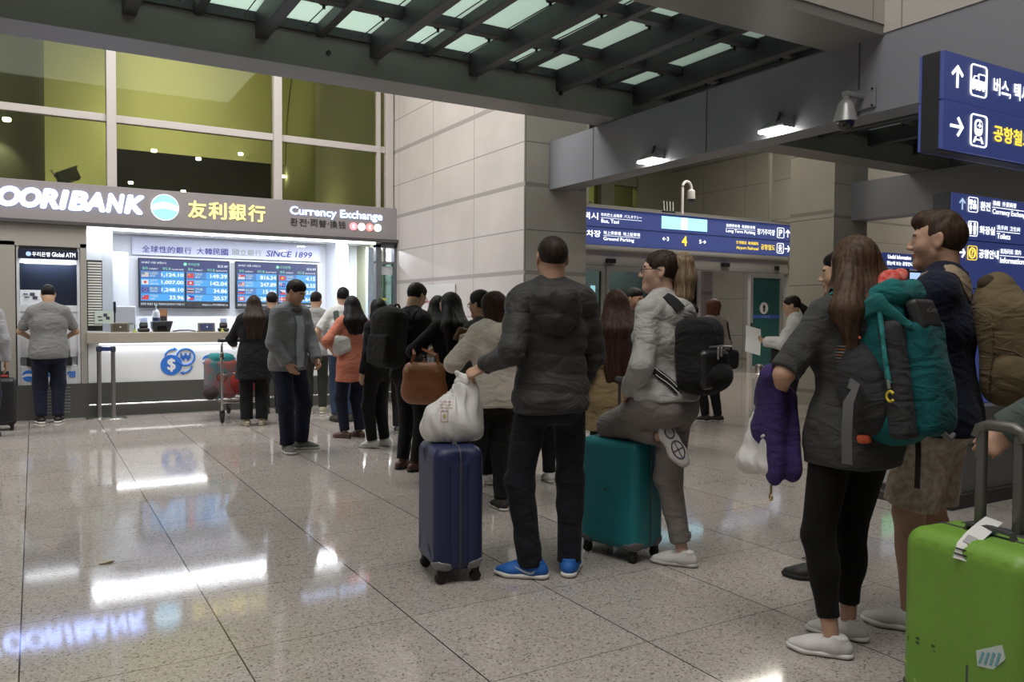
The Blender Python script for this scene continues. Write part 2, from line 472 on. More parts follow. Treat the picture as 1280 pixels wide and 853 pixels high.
        for sg in (-1, 1):
            o += [ell(X(sg*.145, .45, .005), r(.085, .065, .04), R, .014, 's'), ell(X(sg*.145, .325, .005), r(.066, .066, .06), R, .008)]
        o += [cone(X(0, .365, .07), X(0, .478, -.118), .032*hd, .040*hd, .014), ell(X(-.045, .42, -.14), r(.038, .05, .034), R, .01), ell(X(.045, .42, -.14), r(.038, .05, .034), R, .01),
              ell(X(0, .375, -.25), r(.105, .05, .03), R, .008), ell(X(0, .365, -.295), r(.09, .05, .032), R, .008), ell(X(0, .44, -.271), r(.11, .04, .008), R, .004, 's')]
        for sg in (-1, 1):
            Re = R@rotm(sg*.35, -.15)
            o += [ell(X(sg*.345, -.045, -.03), r(.035, .088, .148), Re, .010), ell(X(sg*.392, -.02, -.005), r(.034, .048, .085), Re, .008, 's')]
        nr = (.060 if m else .050)*s.S*(1+.5*(s.w-1))
        o += [cone(s.J['nb']-s.up*.03, X(0, -.10, -.27), nr*1.05, nr, .025)]
        return o
    def hand(s, q):
        S = s.S*(1 if s.sex == 'm' else .93); fd, n, th, curl, spread = s.hands[q]; w = s.J['wr'+q]
        o = [cone(w-fd*.01, w+fd*.03*S, .026*S, .034*S, .012, .62, n), cone(w+fd*.035*S-th*.014*S, w+fd*.078*S-th*.016*S, .027*S, .027*S, .012, .5, n), cone(w+fd*.035*S+th*.012*S, w+fd*.082*S+th*.016*S, .028*S, .027*S, .012, .5, n)]
        for i, (off, ln, b) in enumerate(((.030, .074, .088), (.0105, .084, .092), (-.0095, .078, .089), (-.029, .060, .080))):
            p = w+fd*b*S*.98+th*off*S; a = curl*.55+.12*i*curl
            dr = nrm(fd+th*(off*spread*12+off*1.5)); rr = (.0093, .0095, .009, .008)[i]*S
            p = p-dr*.012*S
            for j, fr in enumerate((.52, .30, .24)):
                d2 = nrm(dr*math.cos(a)+n*math.sin(a)); p2 = p+d2*ln*fr*S
                o.append(cone(p, p2, rr*(1-.07*j), rr*(.93-.08*j), .003 if j else .006)); p = p2; a += curl*(.95, .7, .5)[j]
        p = w+fd*.022*S+th*.024*S; d2 = nrm(fd*.75+th*(.75-.25*curl)+n*(.25+.45*curl)); p2 = p+d2*.042*S
        o.append(cone(p, p2, .0135*S, .0115*S, .010)); d3 = nrm(fd*.95+th*(.3-.3*curl)+n*(.15+.45*curl)); p3 = p2+d3*.03*S
        o.append(cone(p2, p3, .0112*S, .0098*S, .003)); o.append(cone(p3, p3+nrm(d3+n*.1*curl)*.022*S, .0098*S, .0078*S, .003))
        return o
    def body(s, hands='LR', fh=None, legs=2., fine=True):
        J = s.J; pr = s.torso(-.012) + s.head()
        for q in 'LR':
            pr += s.arm(q, -.001) + s.hand(q)
            s.fatcalf = legs < 1.5; pr += s.leg(q, 0. if legs < 1.5 else -.005); s.fatcalf = True
            b = s.J['an'+q]; R = s.ft[q]; pr += [cone(b-R[:, 2]*.035*s.S, b+R[:, 1]*.10*s.S-R[:, 2]*.045*s.S, .034*s.S, .026*s.S, .02)]
        h = s.h; hf = fh or h*.55
        fx, fy, fz = [], [], []
        hc = J['hc']; fz.append((hc[2]-.5*s.hd, hc[2]+.5*s.hd, hf)); fx.append((hc[0]-.45*s.hd, hc[0]+.45*s.hd, hf)); fy.append((hc[1]-.5*s.hd, hc[1]+.6*s.hd, hf))
        for q in hands:
            fd = s.hands[q][0]; c = J['wr'+q]+fd*.09*s.S
            for L_, i in ((fx, 0), (fy, 1), (fz, 2)): L_.append((c[i]-.09, c[i]+.09, min(hf, .0055)))
        P, Q = Field(pr, h, fx, fy, fz).mesh()
        L = (P-hc)@s.Rh/s.hd
        t = np.tile(np.array(s.skin), (len(P), 1)); ax = np.abs(L[:, 0])
        lips = (ax < .11) & (np.abs(L[:, 2]+.272) < .05*(1-(ax/.125)**2)) & (L[:, 1] > .36); t[lips] = np.array(s.skin)*V(.85, .55, .55)
        eye = ((ax-.145)/.062)**2+((L[:, 2]-.005)/.026)**2 < 1; eye &= L[:, 1] > .3; t[eye] = (.6, .58, .55)
        iris = (((ax-.145)/.028)**2+((L[:, 2]-.004)/.028)**2 < 1) & (L[:, 1] > .3); t[iris] = (.03, .02, .015)
        brow = (ax > .055) & (ax < .235) & (np.abs(L[:, 2]-.105+.02*((ax-.13)/.1)**2) < .022) & (L[:, 1] > .2); t[brow] = np.array(s.hairc)*1.2
        if s.stubble:
            sb = (L[:, 2] < -.2) & (L[:, 1] > -.05) & (L[:, 2] > -.55); t[sb & ~lips] *= s.stubble
        s.bodyobj = mesh_obj('body', P, Q, mat('skin', (.5, .3, .2), rough=.5, spec=.35, vcol=True), s.root, t)
        return s
    hairc = (.02, .015, .012); stubble = None
    # ---- hair
    def strands(s, amp=.003, n=44, seed=0):
        hc = s.J['hc']
        def f(X, Y, Z):
            th = np.arctan2(X-hc[0], -(Y-hc[1]-.01))
            w = .35*np.sin(Z*19+seed)+.25*np.sin(Z*37+th*3+seed)
            return amp*(.6*np.sin(th*n+w*3)+.4*np.sin(th*n*2.3+w*5+1))
        return ('d', -BIG, BIG, f, 0.)
    def hair(s, style, m, c, ln=.3, h=None, puff=.0, amp=None, fr=0., off=0.):
        s.hairc = c; hd, R, X = s.hd, s.Rh, s.X; r = lambda *a: V(*a)*hd
        h = h or s.h*.75; mm = hairmat(m, tuple(q*.6 for q in c), tuple(q*1.5 for q in c))
        pn = R@nrm(V(0, .60, -.50))
        if style == 'short':
            o = [ell(X(0, -.075, .155), r(.352+puff*.4, .432+puff*.4, .40+puff), R, .02), ell(X(0, .06, .33), r(.27, .30+fr, .15+puff), R, .03)]
            o += [half(X(0, .375+fr, .25), pn, .01), half(X(0, -.2, -.34), -R[:, 2], .01)]
            for sg in (-1, 1): o.append(ell(X(sg*.37, .03, -.09), r(.06, .12, .13), R, .01, 's'))
            o.append(s.strands(amp or .002, 40, s.H*10))
        elif style == 'buzz':
            o = [ell(X(0, -.07, .135), r(.350, .425, .378), R, .01), half(X(0, .36, .25), pn, .01), half(X(0, -.2, -.33), -R[:, 2], .01)]
            for sg in (-1, 1): o.append(ell(X(sg*.36, .02, -.05), r(.06, .13, .15), R, .01, 's'))
        elif style == 'quiff':
            o = [ell(X(0, -.08, .095), r(.358, .436, .415), R, .02), ell(X(0, .03, .34), r(.265, .38, .19), R, .025), ell(X(0, .27, .38), r(.19, .14, .13), R, .03), cone(X(-.10, -.2, .41), X(.08, .22, .47), .09*hd, .09*hd, .03)]
            o += [half(X(0, .41, .22), R@nrm(V(0, .66, -.50)), .010), half(X(0, -.2, -.33), -R[:, 2], .01)]
            for sg in (-1, 1): o.append(ell(X(sg*.38, .06, -.10), r(.07, .13, .14), R, .012, 's'))
            def tex(X_, Y_, Z_): return .0016*np.sin(X_*230+60*Y_+2*np.sin(Y_*40))*np.clip((Z_-hcz)/.05, 0, 1)+.0008*np.sin(Y_*190+X_*120)
            hcz = s.J['hc'][2]
            o.append(('d', -BIG, BIG, tex, 0.))
        elif style == 'bob':
            o = [ell(X(0, -.08, .12), r(.40+puff, .47+puff, .42), R, .02), cone(X(-.2, -.1, .0), X(-.22, -.08, -ln/hd), .20*hd, (.17+puff)*hd, .05), cone(X(.2, -.1, .0), X(.22, -.08, -ln/hd), .20*hd, (.17+puff)*hd, .05),
                 cone(X(0, -.25, .0), X(0, -.28, -ln/hd-.02), .24*hd, .2*hd, .05)]
            o += [ell(X(0, .33, -.16), r(.22, .32, .50), R, .02, 's'), s.strands(amp or .0025, 40, s.H*10)]
        elif style in ('long', 'pony'):
            o = [ell(X(0, -.075, .135), r(.375, .452, .40), R, .02)]
            if style == 'long':
                hc = s.J['hc']; g = V(0, 0, -1); bk = -s.fc; x = s.Rh[:, 0]
                top = X(0, -.2, .05); back = s.J['shC']+bk*(.085*s.S+.022+off)
                end = V(top[0], top[1], hc[2]-ln); e0 = back+V(0, 0, hc[2]-ln-back[2])
                mid = back+V(0, 0, .03)
                wd = 1.+fr
                for sg in (-1, 0, 1):
                    a = X(sg*.2, -.18, .0); b = mid+x*sg*.075*wd; c2 = e0+x*sg*.06*wd+bk*.01
                    o += [cone(a, b, .22*hd, .062, .04), cone(b, c2, .062, .034-abs(sg)*.008, .03)]
                for sg in (-1, 1):
                    a = X(sg*.30, .0, .08); b = X(sg*.36, .03, -.42); c2 = s.J['shC']+x*sg*.125*wd+s.fc*.02+V(0, 0, .01)
                    o += [cone(a, b, .10*hd, .09*hd, .03), cone(b, c2-s.fc*.04, .09*hd, .02, .03)]
                o += [ell(X(0, .36, -.12), r(.235, .30, .42), R, .03, 's')]
            else:
                o += [half(X(0, .39, .24), pn, .012)]
                for sg in (-1, 1): o.append(ell(X(sg*.37, .03, -.07), r(.07, .13, .15), R, .01, 's'))
            o.append(s.strands(amp or .003, 44, s.H*10))
        if h < .0085: pass
        P, Q = Field(o, h).mesh()
        s.hairobj = mesh_obj('hair', P, Q, mm, s.root)
        return s
    # ---- clothing
    def top(s, name, m, inf=.014, sleeve=2., hem=.50, wide=0., collar=None, fold=.003, ff=26, quilt=0., pitch=.1, skirt=None, extra=(), bag=.006, h=None, arms='LR', neck=.09, flat=.8):
        H, S, J = s.H, s.S, s.J
        o = s.torso(inf)
        if skirt is not None: pass
        low = J['pel']+V(0, 0, hem*H-J['pel'][2]-.12) if hem*H < J['pel'][2] else J['pel']
        f = s.fw
        if hem*H < J['pel'][2]+.02:
            o.append(cone(J['pel']+V(0, 0, .03), V(J['pel'][0], J['pel'][1], hem*H-.10), .150*S*s.w+inf, .158*S*s.w+inf+wide, .05, flat, f))
        o += list(extra)
        o.append(half((0, 0, hem*H), (0, 0, -1), .012))
        for q in arms:
            o += s.arm(q, inf*.85, t1=sleeve, cap=True, bag=bag)
        if collar == 'hood':
            b = J['nb']; bk = -s.fc
            o += [cone(b+s.Rc[:, 0]*-.085*S+V(0, 0, .005), b+bk*.085*S-V(0, 0, .03), .042*S, .058*S, .03), cone(b+s.Rc[:, 0]*.085*S+V(0, 0, .005), b+bk*.085*S-V(0, 0, .03), .042*S, .058*S, .03), ell(b+bk*.10*S-V(0, 0, .055), V(.12, .055, .085)*S, k=.03)]
        elif collar in ('stand', 'puffer'):
            b = J['nb']; r0 = .080*S if collar == 'stand' else .092*S
            o += [capped(b-s.up*.035, b+s.up*(.045 if collar == 'stand' else .062)*S-s.fc*.0, r0+.012, r0, .02)]
            if collar == 'puffer':
                bk = -s.fc
                o += [cone(b-s.Rc[:, 0]*.10*S+s.fc*.03, b+bk*.09*S-V(0, 0, .03), .045*S, .06*S, .03), cone(b+s.Rc[:, 0]*.10*S+s.fc*.03, b+bk*.09*S-V(0, 0, .03), .045*S, .06*S, .03), ell(b+bk*.105*S-V(0, 0, .095), V(.150, .055, .125)*S, k=.03)]
        if fold:
            o.append(folds(fold*1.25, ff, int(H*1000) % 97, zs=1.3)); o.append(folds(fold*.55, ff*2.1, int(H*1000) % 61, zs=1.8))
        if quilt:
            zt = J['nb'][2]
            def qf(X, Y, Z): return -quilt*(np.abs(np.sin(PI*(Z+.012*np.sin(X*9))/pitch))**.55-.62)+0*X+0*Y
            o.append(('d', V(-9, -9, 0), V(9, 9, zt-.04), qf, 0.))
        return sculpt(name, o, h or s.h, m, s.root)
    def bottoms(s, name, m, inf=.012, to=1.98, wide=.0, waist=.60, fold=.003, ff=30, h=None, extra=()):
        H = s.H; J = s.J
        o = s.torso(inf, sh=False, bust=False)[:5]
        fc_ = s.fatcalf; s.fatcalf = inf < .006
        for q in 'LR': o += s.leg(q, inf, t1=to, cap=True, wide=wide)
        s.fatcalf = fc_
        o += list(extra); o.append(half((0, 0, waist*H), (0, 0, 1), .006))
        if fold: o.append(folds(fold, ff, int(H*777) % 89, zs=2.))
        return sculpt(name, o, h or s.h, m, s.root)
    def skirt(s, name, m, z0, z1, r0, r1, flat=.8, fold=.004, h=None):
        p = s.J['pel']
        o = [capped((p[0], p[1], z0), (p[0], p[1], z1), r0, r1, .02, flat, s.fw)]
        if fold: o.append(folds(fold, 30, 5, zs=.3))
        return sculpt(name, o, h or s.h, m, s.root)
    def shoes(s, m, sm, h=None, kind='sneaker', which='LR', laces=None):
        S = s.S*(1 if s.sex == 'm' else .92); out = []
        for q in which:
            R = s.ft[q]; a = s.J['an'+q]-R[:, 2]*.075*s.S
            B = lambda x, y, z: a+R@(V(x, y, z)*S)
            sg = -1 if q == 'L' else 1
            hh = h or s.h*.7; up = R[:, 2]
            o = [cone(B(0, -.055, .042), B(0, .0, .045), .038*S, .040*S, .02), cone(B(0, .0, .043), B(sg*.006, .10, .036), .043*S, .046*S, .03, .72, up), cone(B(sg*.004, .10, .032), B(sg*-.002, .155, .028), .045*S, .034*S, .03, .62, up),
                 cone(B(0, .0, .055), B(0, .07, .052), .036*S, .03*S, .03)]
            if kind in ('sneaker', 'boot'): o.append(capped(B(0, -.02, .05), B(0, -.03, .098 if kind == 'sneaker' else .14), .044*S, .041*S, .02))
            o.append(half(B(0, 0, .012), -up, .003))
            up_ = sculpt('shoe', o, hh, m, s.root)
            so = [cone(B(0, -.055, .015), B(sg*.004, .03, .015), .044*S, .043*S, .03, .42, up), cone(B(sg*.004, .03, .015), B(sg*.006, .105, .015), .043*S, .051*S, .02, .42, up), cone(B(sg*.006, .105, .015), B(sg*-.002, .158, .017), .051*S, .040*S, .02, .42, up)]
            so += [half(B(0, 0, .030), up, .002), half(B(0, 0, .001), -up, .002)]
            sculpt('sole', so, hh, sm, up_)
            if laces is not None:
                lb = MB()
                for k in range(4):
                    y = .035+.022*k; z = .088-.011*k
                    lb.tube([B(-.028, y, z-.006), B(0, y+.004, z+.004), B(.028, y, z-.006)], .0032*S, 6)
                lb.tube([B(-.03, .028, .096), B(0, .03, .099), B(.035, .02, .105)], .0032*S, 6)
                lb.build('laces', laces, up_, 60)
            out.append(up_)
        return out
    def glasses(s, m):
        g = MB(); X = s.X
        for sg in (-1, 1):
            c = [X(sg*.145+.095*math.cos(t), .435, .0+.075*math.sin(t)) for t in np.linspace(0, 2*PI, 17)]
            g.tube(c, .010*s.hd, 6, up=tuple(s.Rh[:, 1]))
            g.tube([X(sg*.24, .43, .02), X(sg*.335, .3, .03), X(sg*.36, .0, .03), X(sg*.365, -.06, -.02)], .010*s.hd, 6)
        g.tube([X(-.05, .44, .02), X(0, .455, .03), X(.05, .44, .02)], .010*s.hd, 6)
        return g.build('glasses', m, s.root, 60)
# ------------------------------------------------------------------ shared materials
M_stone = None
def stone_mat(name, c, joint=(.25, .23, .21), w=1.02, hgt=.92, axis='x', band=None, off=(0, 0)):
    """pale stone slabs with thin joints, laid out in metres"""
    m = bpy.data.materials.new(name); m.use_nodes = True; nt = m.node_tree; b = nt.nodes['Principled BSDF']
    b.inputs['Roughness'].default_value = .45; b.inputs['Specular IOR Level'].default_value = .3
    tc = nt.nodes.new('ShaderNodeTexCoord'); sp = nt.nodes.new('ShaderNodeSeparateXYZ'); nt.links.new(tc.outputs['Object'], sp.inputs[0])
    def M(op, a, bb):
        n = nt.nodes.new('ShaderNodeMath'); n.operation = op
        for i, q in enumerate((a, bb)):
            if q is None: continue
            if isinstance(q, (int, float)): n.inputs[i].default_value = q
            else: nt.links.new(q, n.inputs[i])
        return n.outputs[0]
    def line(src, period, o, th):
        f = M('FRACT', M('DIVIDE', M('ADD', src, 100*period-o), period), None)
        return M('LESS_THAN', f, th/period)
    jx = line(sp.outputs[0 if axis == 'x' else 1], w, off[0], .012); jz = line(sp.outputs[2], hgt, off[1], .012)
    j = M('MAXIMUM', jx, jz)
    n = nt.nodes.new('ShaderNodeTexNoise'); n.inputs['Scale'].default_value = 1.6; n.inputs['Detail'].default_value = 6
    nt.links.new(tc.outputs['Object'], n.inputs['Vector'])
    r = nt.nodes.new('ShaderNodeValToRGB'); r.color_ramp.elements[0].position = .3; r.color_ramp.elements[1].position = .7
    r.color_ramp.elements[0].color = (*[q*.93 for q in c], 1); r.color_ramp.elements[1].color = (*[q*1.05 for q in c], 1)
    nt.links.new(n.outputs['Fac'], r.inputs['Fac'])
    mx = nt.nodes.new('ShaderNodeMixRGB'); nt.links.new(j, mx.inputs['Fac']); nt.links.new(r.outputs['Color'], mx.inputs['Color1']); mx.inputs['Color2'].default_value = (*joint, 1)
    out = mx.outputs['Color']
    if band:
        z0, per, bw = band
        f = M('FRACT', M('DIVIDE', M('ADD', sp.outputs[2], 100*per-z0), per), None)
        m2 = nt.nodes.new('ShaderNodeMixRGB'); nt.links.new(M('LESS_THAN', f, bw/per), m2.inputs['Fac']); nt.links.new(out, m2.inputs['Color1']); m2.inputs['Color2'].default_value = (*[q*.62 for q in c], 1); out = m2.outputs['Color']
    nt.links.new(out, b.inputs['Base Color'])
    return m
def floor_mat():
    m = bpy.data.materials.new('polished_granite'); m.use_nodes = True; nt = m.node_tree; b = nt.nodes['Principled BSDF']
    tc = nt.nodes.new('ShaderNodeTexCoord'); sp = nt.nodes.new('ShaderNodeSeparateXYZ'); nt.links.new(tc.outputs['Object'], sp.inputs[0])
    def M(op, a, bb=None):
        n = nt.nodes.new('ShaderNodeMath'); n.operation = op
        for i, q in enumerate((a, bb)):
            if q is None: continue
            if isinstance(q, (int, float)): n.inputs[i].default_value = q
            else: nt.links.new(q, n.inputs[i])
        return n.outputs[0]
    T = .7734
    fx = M('FRACT', M('DIVIDE', M('ADD', sp.outputs[0], 100*T+.837+.003), T)); fy = M('FRACT', M('DIVIDE', M('ADD', sp.outputs[1], 100*T-5.743+.002), T))
    jx = M('LESS_THAN', fx, .0066/T); jy = M('MULTIPLY', M('LESS_THAN', fy, .0045/T), .8)
    j = M('MAXIMUM', jx, jy)
    # speckle
    v = nt.nodes.new('ShaderNodeTexVoronoi'); v.inputs['Scale'].default_value = 125; nt.links.new(tc.outputs['Object'], v.inputs['Vector'])
    r = nt.nodes.new('ShaderNodeValToRGB'); cr = r.color_ramp; cr.interpolation = 'CONSTANT'
    cols = [(0., (.19, .17, .156)), (.07, (.36, .322, .296)), (.3, (.41, .37, .34)), (.6, (.452, .408, .375)), (.86, (.50, .455, .42))]
    cr.elements[0].position, cr.elements[0].color = cols[0][0], (*cols[0][1], 1); cr.elements[1].position, cr.elements[1].color = cols[1][0], (*cols[1][1], 1)
    for p, c in cols[2:]:
        e = cr.elements.new(p); e.color = (*c, 1)
    sx = nt.nodes.new('ShaderNodeSeparateColor'); nt.links.new(v.outputs['Color'], sx.inputs['Color']); nt.links.new(sx.outputs[0], r.inputs['Fac'])
    # slab-to-slab tone
    wn = nt.nodes.new('ShaderNodeTexWhiteNoise'); cx = nt.nodes.new('ShaderNodeCombineXYZ')
    nt.links.new(M('FLOOR', M('DIVIDE', M('ADD', sp.outputs[0], 100*T+.837), T)), cx.inputs[0]); nt.links.new(M('FLOOR', M('DIVIDE', M('ADD', sp.outputs[1], 100*T-5.743), T)), cx.inputs[1])
    nt.links.new(cx.outputs[0], wn.inputs['Vector'])
    hs = nt.nodes.new('ShaderNodeHueSaturation'); nt.links.new(r.outputs['Color'], hs.inputs['Color']); nt.links.new(M('ADD', M('MULTIPLY', wn.outputs['Value'], .14), .93), hs.inputs['Value'])
    mx = nt.nodes.new('ShaderNodeMixRGB'); nt.links.new(j, mx.inputs['Fac']); nt.links.new(hs.outputs['Color'], mx.inputs['Color1']); mx.inputs['Color2'].default_value = (.045, .04, .036, 1)
    nt.links.new(mx.outputs['Color'], b.inputs['Base Color'])
    n = nt.nodes.new('ShaderNodeTexNoise'); n.inputs['Scale'].default_value = 2.2; nt.links.new(tc.outputs['Object'], n.inputs['Vector'])
    nt.links.new(M('ADD', M('MULTIPLY', n.outputs['Fac'], .05), .042), b.inputs['Roughness'])
    b.inputs['Specular IOR Level'].default_value = .52
    return m
def glass_mat(name, tint, refl=.5, rough=.02):
    m = bpy.data.materials.new(name); m.use_nodes = True; nt = m.node_tree
    for n in list(nt.nodes):
        if n.type != 'OUTPUT_MATERIAL': nt.nodes.remove(n)
    out = [n for n in nt.nodes if n.type == 'OUTPUT_MATERIAL'][0]
    t = nt.nodes.new('ShaderNodeBsdfTransparent'); t.inputs[0].default_value = (*tint, 1)
    g = nt.nodes.new('ShaderNodeBsdfGlossy'); g.inputs['Roughness'].default_value = rough
    f = nt.nodes.new('ShaderNodeFresnel'); f.inputs['IOR'].default_value = 1.5
    mu = nt.nodes.new('ShaderNodeMath'); mu.operation = 'MULTIPLY'; mu.inputs[1].default_value = refl*2; nt.links.new(f.outputs[0], mu.inputs[0])
    mx = nt.nodes.new('ShaderNodeMixShader'); nt.links.new(mu.outputs[0], mx.inputs[0]); nt.links.new(t.outputs[0], mx.inputs[1]); nt.links.new(g.outputs[0], mx.inputs[2])
    nt.links.new(mx.outputs[0], out.inputs['Surface'])
    return m

W_PAINT = mat('warm_grey_panel', (.34, .32, .285), .55)
BEAM = mat('beam_grey_panel', (.225, .228, .25), .42, spec=.4)
BEAMW = mat('beam_warm_grey', (.20, .195, .18), .5)
DARKST = mat('dark_rafter_paint', (.035, .035, .040), .5)
BEIGE = stone_mat('beige_stone', (.56, .51, .485), w=1.27, hgt=.52, axis='y', band=(2.93, 1.045, .055), off=(8.2, 2.93))
BEIGEX = stone_mat('beige_stone_shaded', (.43, .40, .35), joint=(.17, .16, .14), w=2.4, hgt=.52, axis='x', band=(2.93, 1.045, .05), off=(5.01, 2.93))  # darker copy of the pier stone; shade on front faces put into its colour
BEIGE2 = stone_mat('grey_stone', (.34, .325, .275), joint=(.11, .105, .09), w=1.6, hgt=1.03, axis='y', band=(3.0, 2.8, .06), off=(14.4, 2.93))
WHITEW = mat('white_laminate', (.80, .81, .84), .4)
MULL = mat('mullion_enamel', (.52, .48, .46), .4)
STEEL = mat('brushed_steel', (.62, .60, .58), .25, metal=1.)
CHROME = mat('chrome', (.8, .8, .8), .08, metal=1.)
BLACK = mat('black_plastic', (.012, .012, .013), .45)
RUBBER = mat('black_rubber', (.01, .01, .01), .8)
DGREY = mat('dark_grey_plastic', (.06, .06, .062), .5)
KICK = mat('dark_stone_plinth', (.085, .085, .078), .35)
SIGNBLUE = mat('sign_blue_face', (.045, .06, .17), .35, emit=(.038, .056, .20), estr=.6)
G_WHITE = glow('sign_white_letters', (.92, .96, 1.), 1.6)
G_YELLOW = glow('sign_yellow_letters', (1., .72, .06), 1.3)
G_LETTER = glow('fascia_blue_white_letters', (.36, .48, 1.), 8.)
G_HANJA = glow('fascia_yellow_letters', (1., .80, .25), 1.9)
G_STRIP = glow('led_strip', (.93, .96, 1.), 6.)
GLASS_W = glass_mat('window_glass', (.84, .85, .66), .32)
GLASS_D = glass_mat('door_glass', (.42, .55, .52), .6)
GLASS_B = glass_mat('counter_glass', (.97, .98, 1.), .35)

# ------------------------------------------------------------------ floor, piers, walls
FL = MB().box((-14, -12, -.2), (34, 30, 0)); struct('floor', FL, floor_mat())
struct('wall_pier', MB().box((5.01, 8.20, 0), (5.90, 14.3, 7)), BEIGE)
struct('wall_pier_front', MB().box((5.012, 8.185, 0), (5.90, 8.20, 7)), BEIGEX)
struct('wall_far_pier', MB().box((10.57, 8.215, 0), (11.37, 9.03, 6)), BEIGE2)
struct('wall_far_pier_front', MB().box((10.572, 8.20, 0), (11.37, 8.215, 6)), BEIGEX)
struct('wall_right', MB().box((16.9, 14.2, 0), (17.2, 19.2, 7)), BEIGE2)
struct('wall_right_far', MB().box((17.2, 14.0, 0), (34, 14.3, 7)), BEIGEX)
struct('trim_1', MB().box((16.78, 14.10, 0), (17.0, 14.25, 6.5)), mat('trim_dark', (.09, .085, .07), .6))
struct('trim_2', MB().cyl((16.2, 12.6, 0), (16.2, 12.6, 6), .085), mat('white_post', (.6, .58, .55), .5))
CEILM = mat('ceiling_panel', (.16, .16, .135), .7)
struct('ceiling', MB().box((-14, 7.25, 7.0), (34, 30, 7.2)), CEILM)
struct('ceiling_hall', MB().box((-14, -12, 9.0), (34, 7.25, 9.2)), CEILM)
struct('wall_back', MB().box((-14, -12.2, 0), (34, -12, 9)), mat('hall_wall', (.30, .29, .27), .7))
struct('wall_left', MB().box((-14.2, -12, 0), (-14, 30, 9)), mat('hall_wall', (.3, .3, .3)))

# ------------------------------------------------------------------ beams and skylight
struct('ceiling_beam_bank', MB().box((-8, 6.85, 3.49), (14, 7.25, 3.79)), BEAMW)
struct('ceiling_beam_near', MB().box((-8, 3.75, 3.455), (5.35, 4.20, 3.9)), BEAMW)
struct('wall_atrium', MB().box((-8, 3.74, 3.53), (5.34, 4.1, 9)), stone_mat('atrium_panel', (.46, .43, .39), w=1.6, hgt=3., axis='x', off=(5.2, 3.4)))
struct('wall_atrium_side', MB().box((5.34, -12, 3.47), (5.5, 4.1, 9)), stone_mat('atrium_panel_side', (.46, .43, .39), w=1.5, hgt=3., axis='y', off=(3.6, 3.4)))
b2 = MB().box((5.35, -12, 2.91), (5.62, 8.185, 3.48)); struct('ceiling_beam_right', b2, BEAM)
bj = MB()
for y in (8.19, 7.3, 5.55, 3.95, 2.6): bj.box((5.347, y-.006, 2.915), (5.36, y+.006, 3.478))
struct('trim_3', bj, mat('beam_joint', (.07, .07, .075), .6))
struct('ceiling_beam_far', MB().box((10.97, -12, 2.91), (11.3, 8.2, 3.49)), BEAM)
struct('ceiling_right', MB().box((11.3, -12, 3.5), (34, 7.25, 3.7)), mat('dark_ceiling', (.05, .05, .05), .7))
ROOFG = bpy.data.materials.new('frosted_roof_glass'); ROOFG.use_nodes = True
_n = ROOFG.node_tree; _t = _n.nodes.new('ShaderNodeBsdfTranslucent'); _t.inputs[0].default_value = (.67, .76, .71, 1)
_g = _n.nodes['Principled BSDF']; _g.inputs['Base Color'].default_value = (.50, .56, .53, 1); _g.inputs['Roughness'].default_value = .25
_m = _n.nodes.new('ShaderNodeMixShader'); _m.inputs[0].default_value = .3; _n.links.new(_t.outputs[0], _m.inputs[1]); _n.links.new(_g.outputs[0], _m.inputs[2]); _n.links.new(_m.outputs[0], [q for q in _n.nodes if q.type == 'OUTPUT_MATERIAL'][0].inputs[0])
def skylight(x0, x1, nm):
    sk = bpy.data.objects.new(nm, None); link(sk); sk['kind'] = 'structure'; sk.location = ((x0+x1)/2, 5.5, 3.8)
    k = sk.location
    def B(mb, name, m, sm=None):
        for v in mb.bm.verts: v.co -= k
        return mb.build(name, m, sk, sm)
    i = 0; x = x0+.0
    xs = []
    n0 = math.ceil((x0-.65)/.493)
    while .65+.493*n0 < x1:
        X = .65+.493*n0
        if n0 % 2 == 0: B(MB().box((X-.05, 4.2, 3.66), (X+.05, 6.85, 3.88), .005), 'rafter', DARKST)
        else: B(MB().box((X-.035, 4.2, 3.76), (X+.035, 6.85, 3.88), .005), 'rafter', DARKST)
        xs.append(X); n0 += 1
    B(MB().box((x0, 6.07, 3.78), (x1, 6.17, 3.87), .004), 'purlin', DARKST); B(MB().box((x0, 5.12, 3.78), (x1, 5.2, 3.87), .004), 'purlin', DARKST)
    B(MB().box((x0, 6.81, 3.78), (x1, 6.86, 3.88)), 'purlin', DARKST)
    gm = ROOFG
    xs = [x0]+xs+[x1]
    for a, b in zip(xs[:-1], xs[1:]):
        if b-a < .12: continue
        for y0, y1 in ((4.22, 5.12), (5.20, 6.07), (6.18, 6.82)):
            B(MB().box((a+.02, y0, 3.86), (b-.02, y1, 3.875)), 'glass_pane', gm)
            d = MB(); cx = (a+b)/2
            d.cyl((cx+.10, y0+.10, 3.825), (cx+.10, y0+.10, 3.86), .035, 16); d.cyl((cx+.10, y0+.10, 3.79), (cx+.10, y0+.10, 3.83), .013, 8)
            d.tube([(cx+.10, y1-.05, 3.81), (cx+.10, y0+.1, 3.80)], .005, 6)
            B(d, 'glass_fitting', BLACK, 40)
skylight(-2.2, 5.76, 'ceiling_skylight'); skylight(5.78, 10.9, 'ceiling_skylight_right')
struct('ceiling_bolt', MB().cyl((4.6, 6.845, 3.64), (4.6, 6.83, 3.64), .02).cyl((2.2, 6.845, 3.64), (2.2, 6.83, 3.64), .02), BLACK, smooth=40)

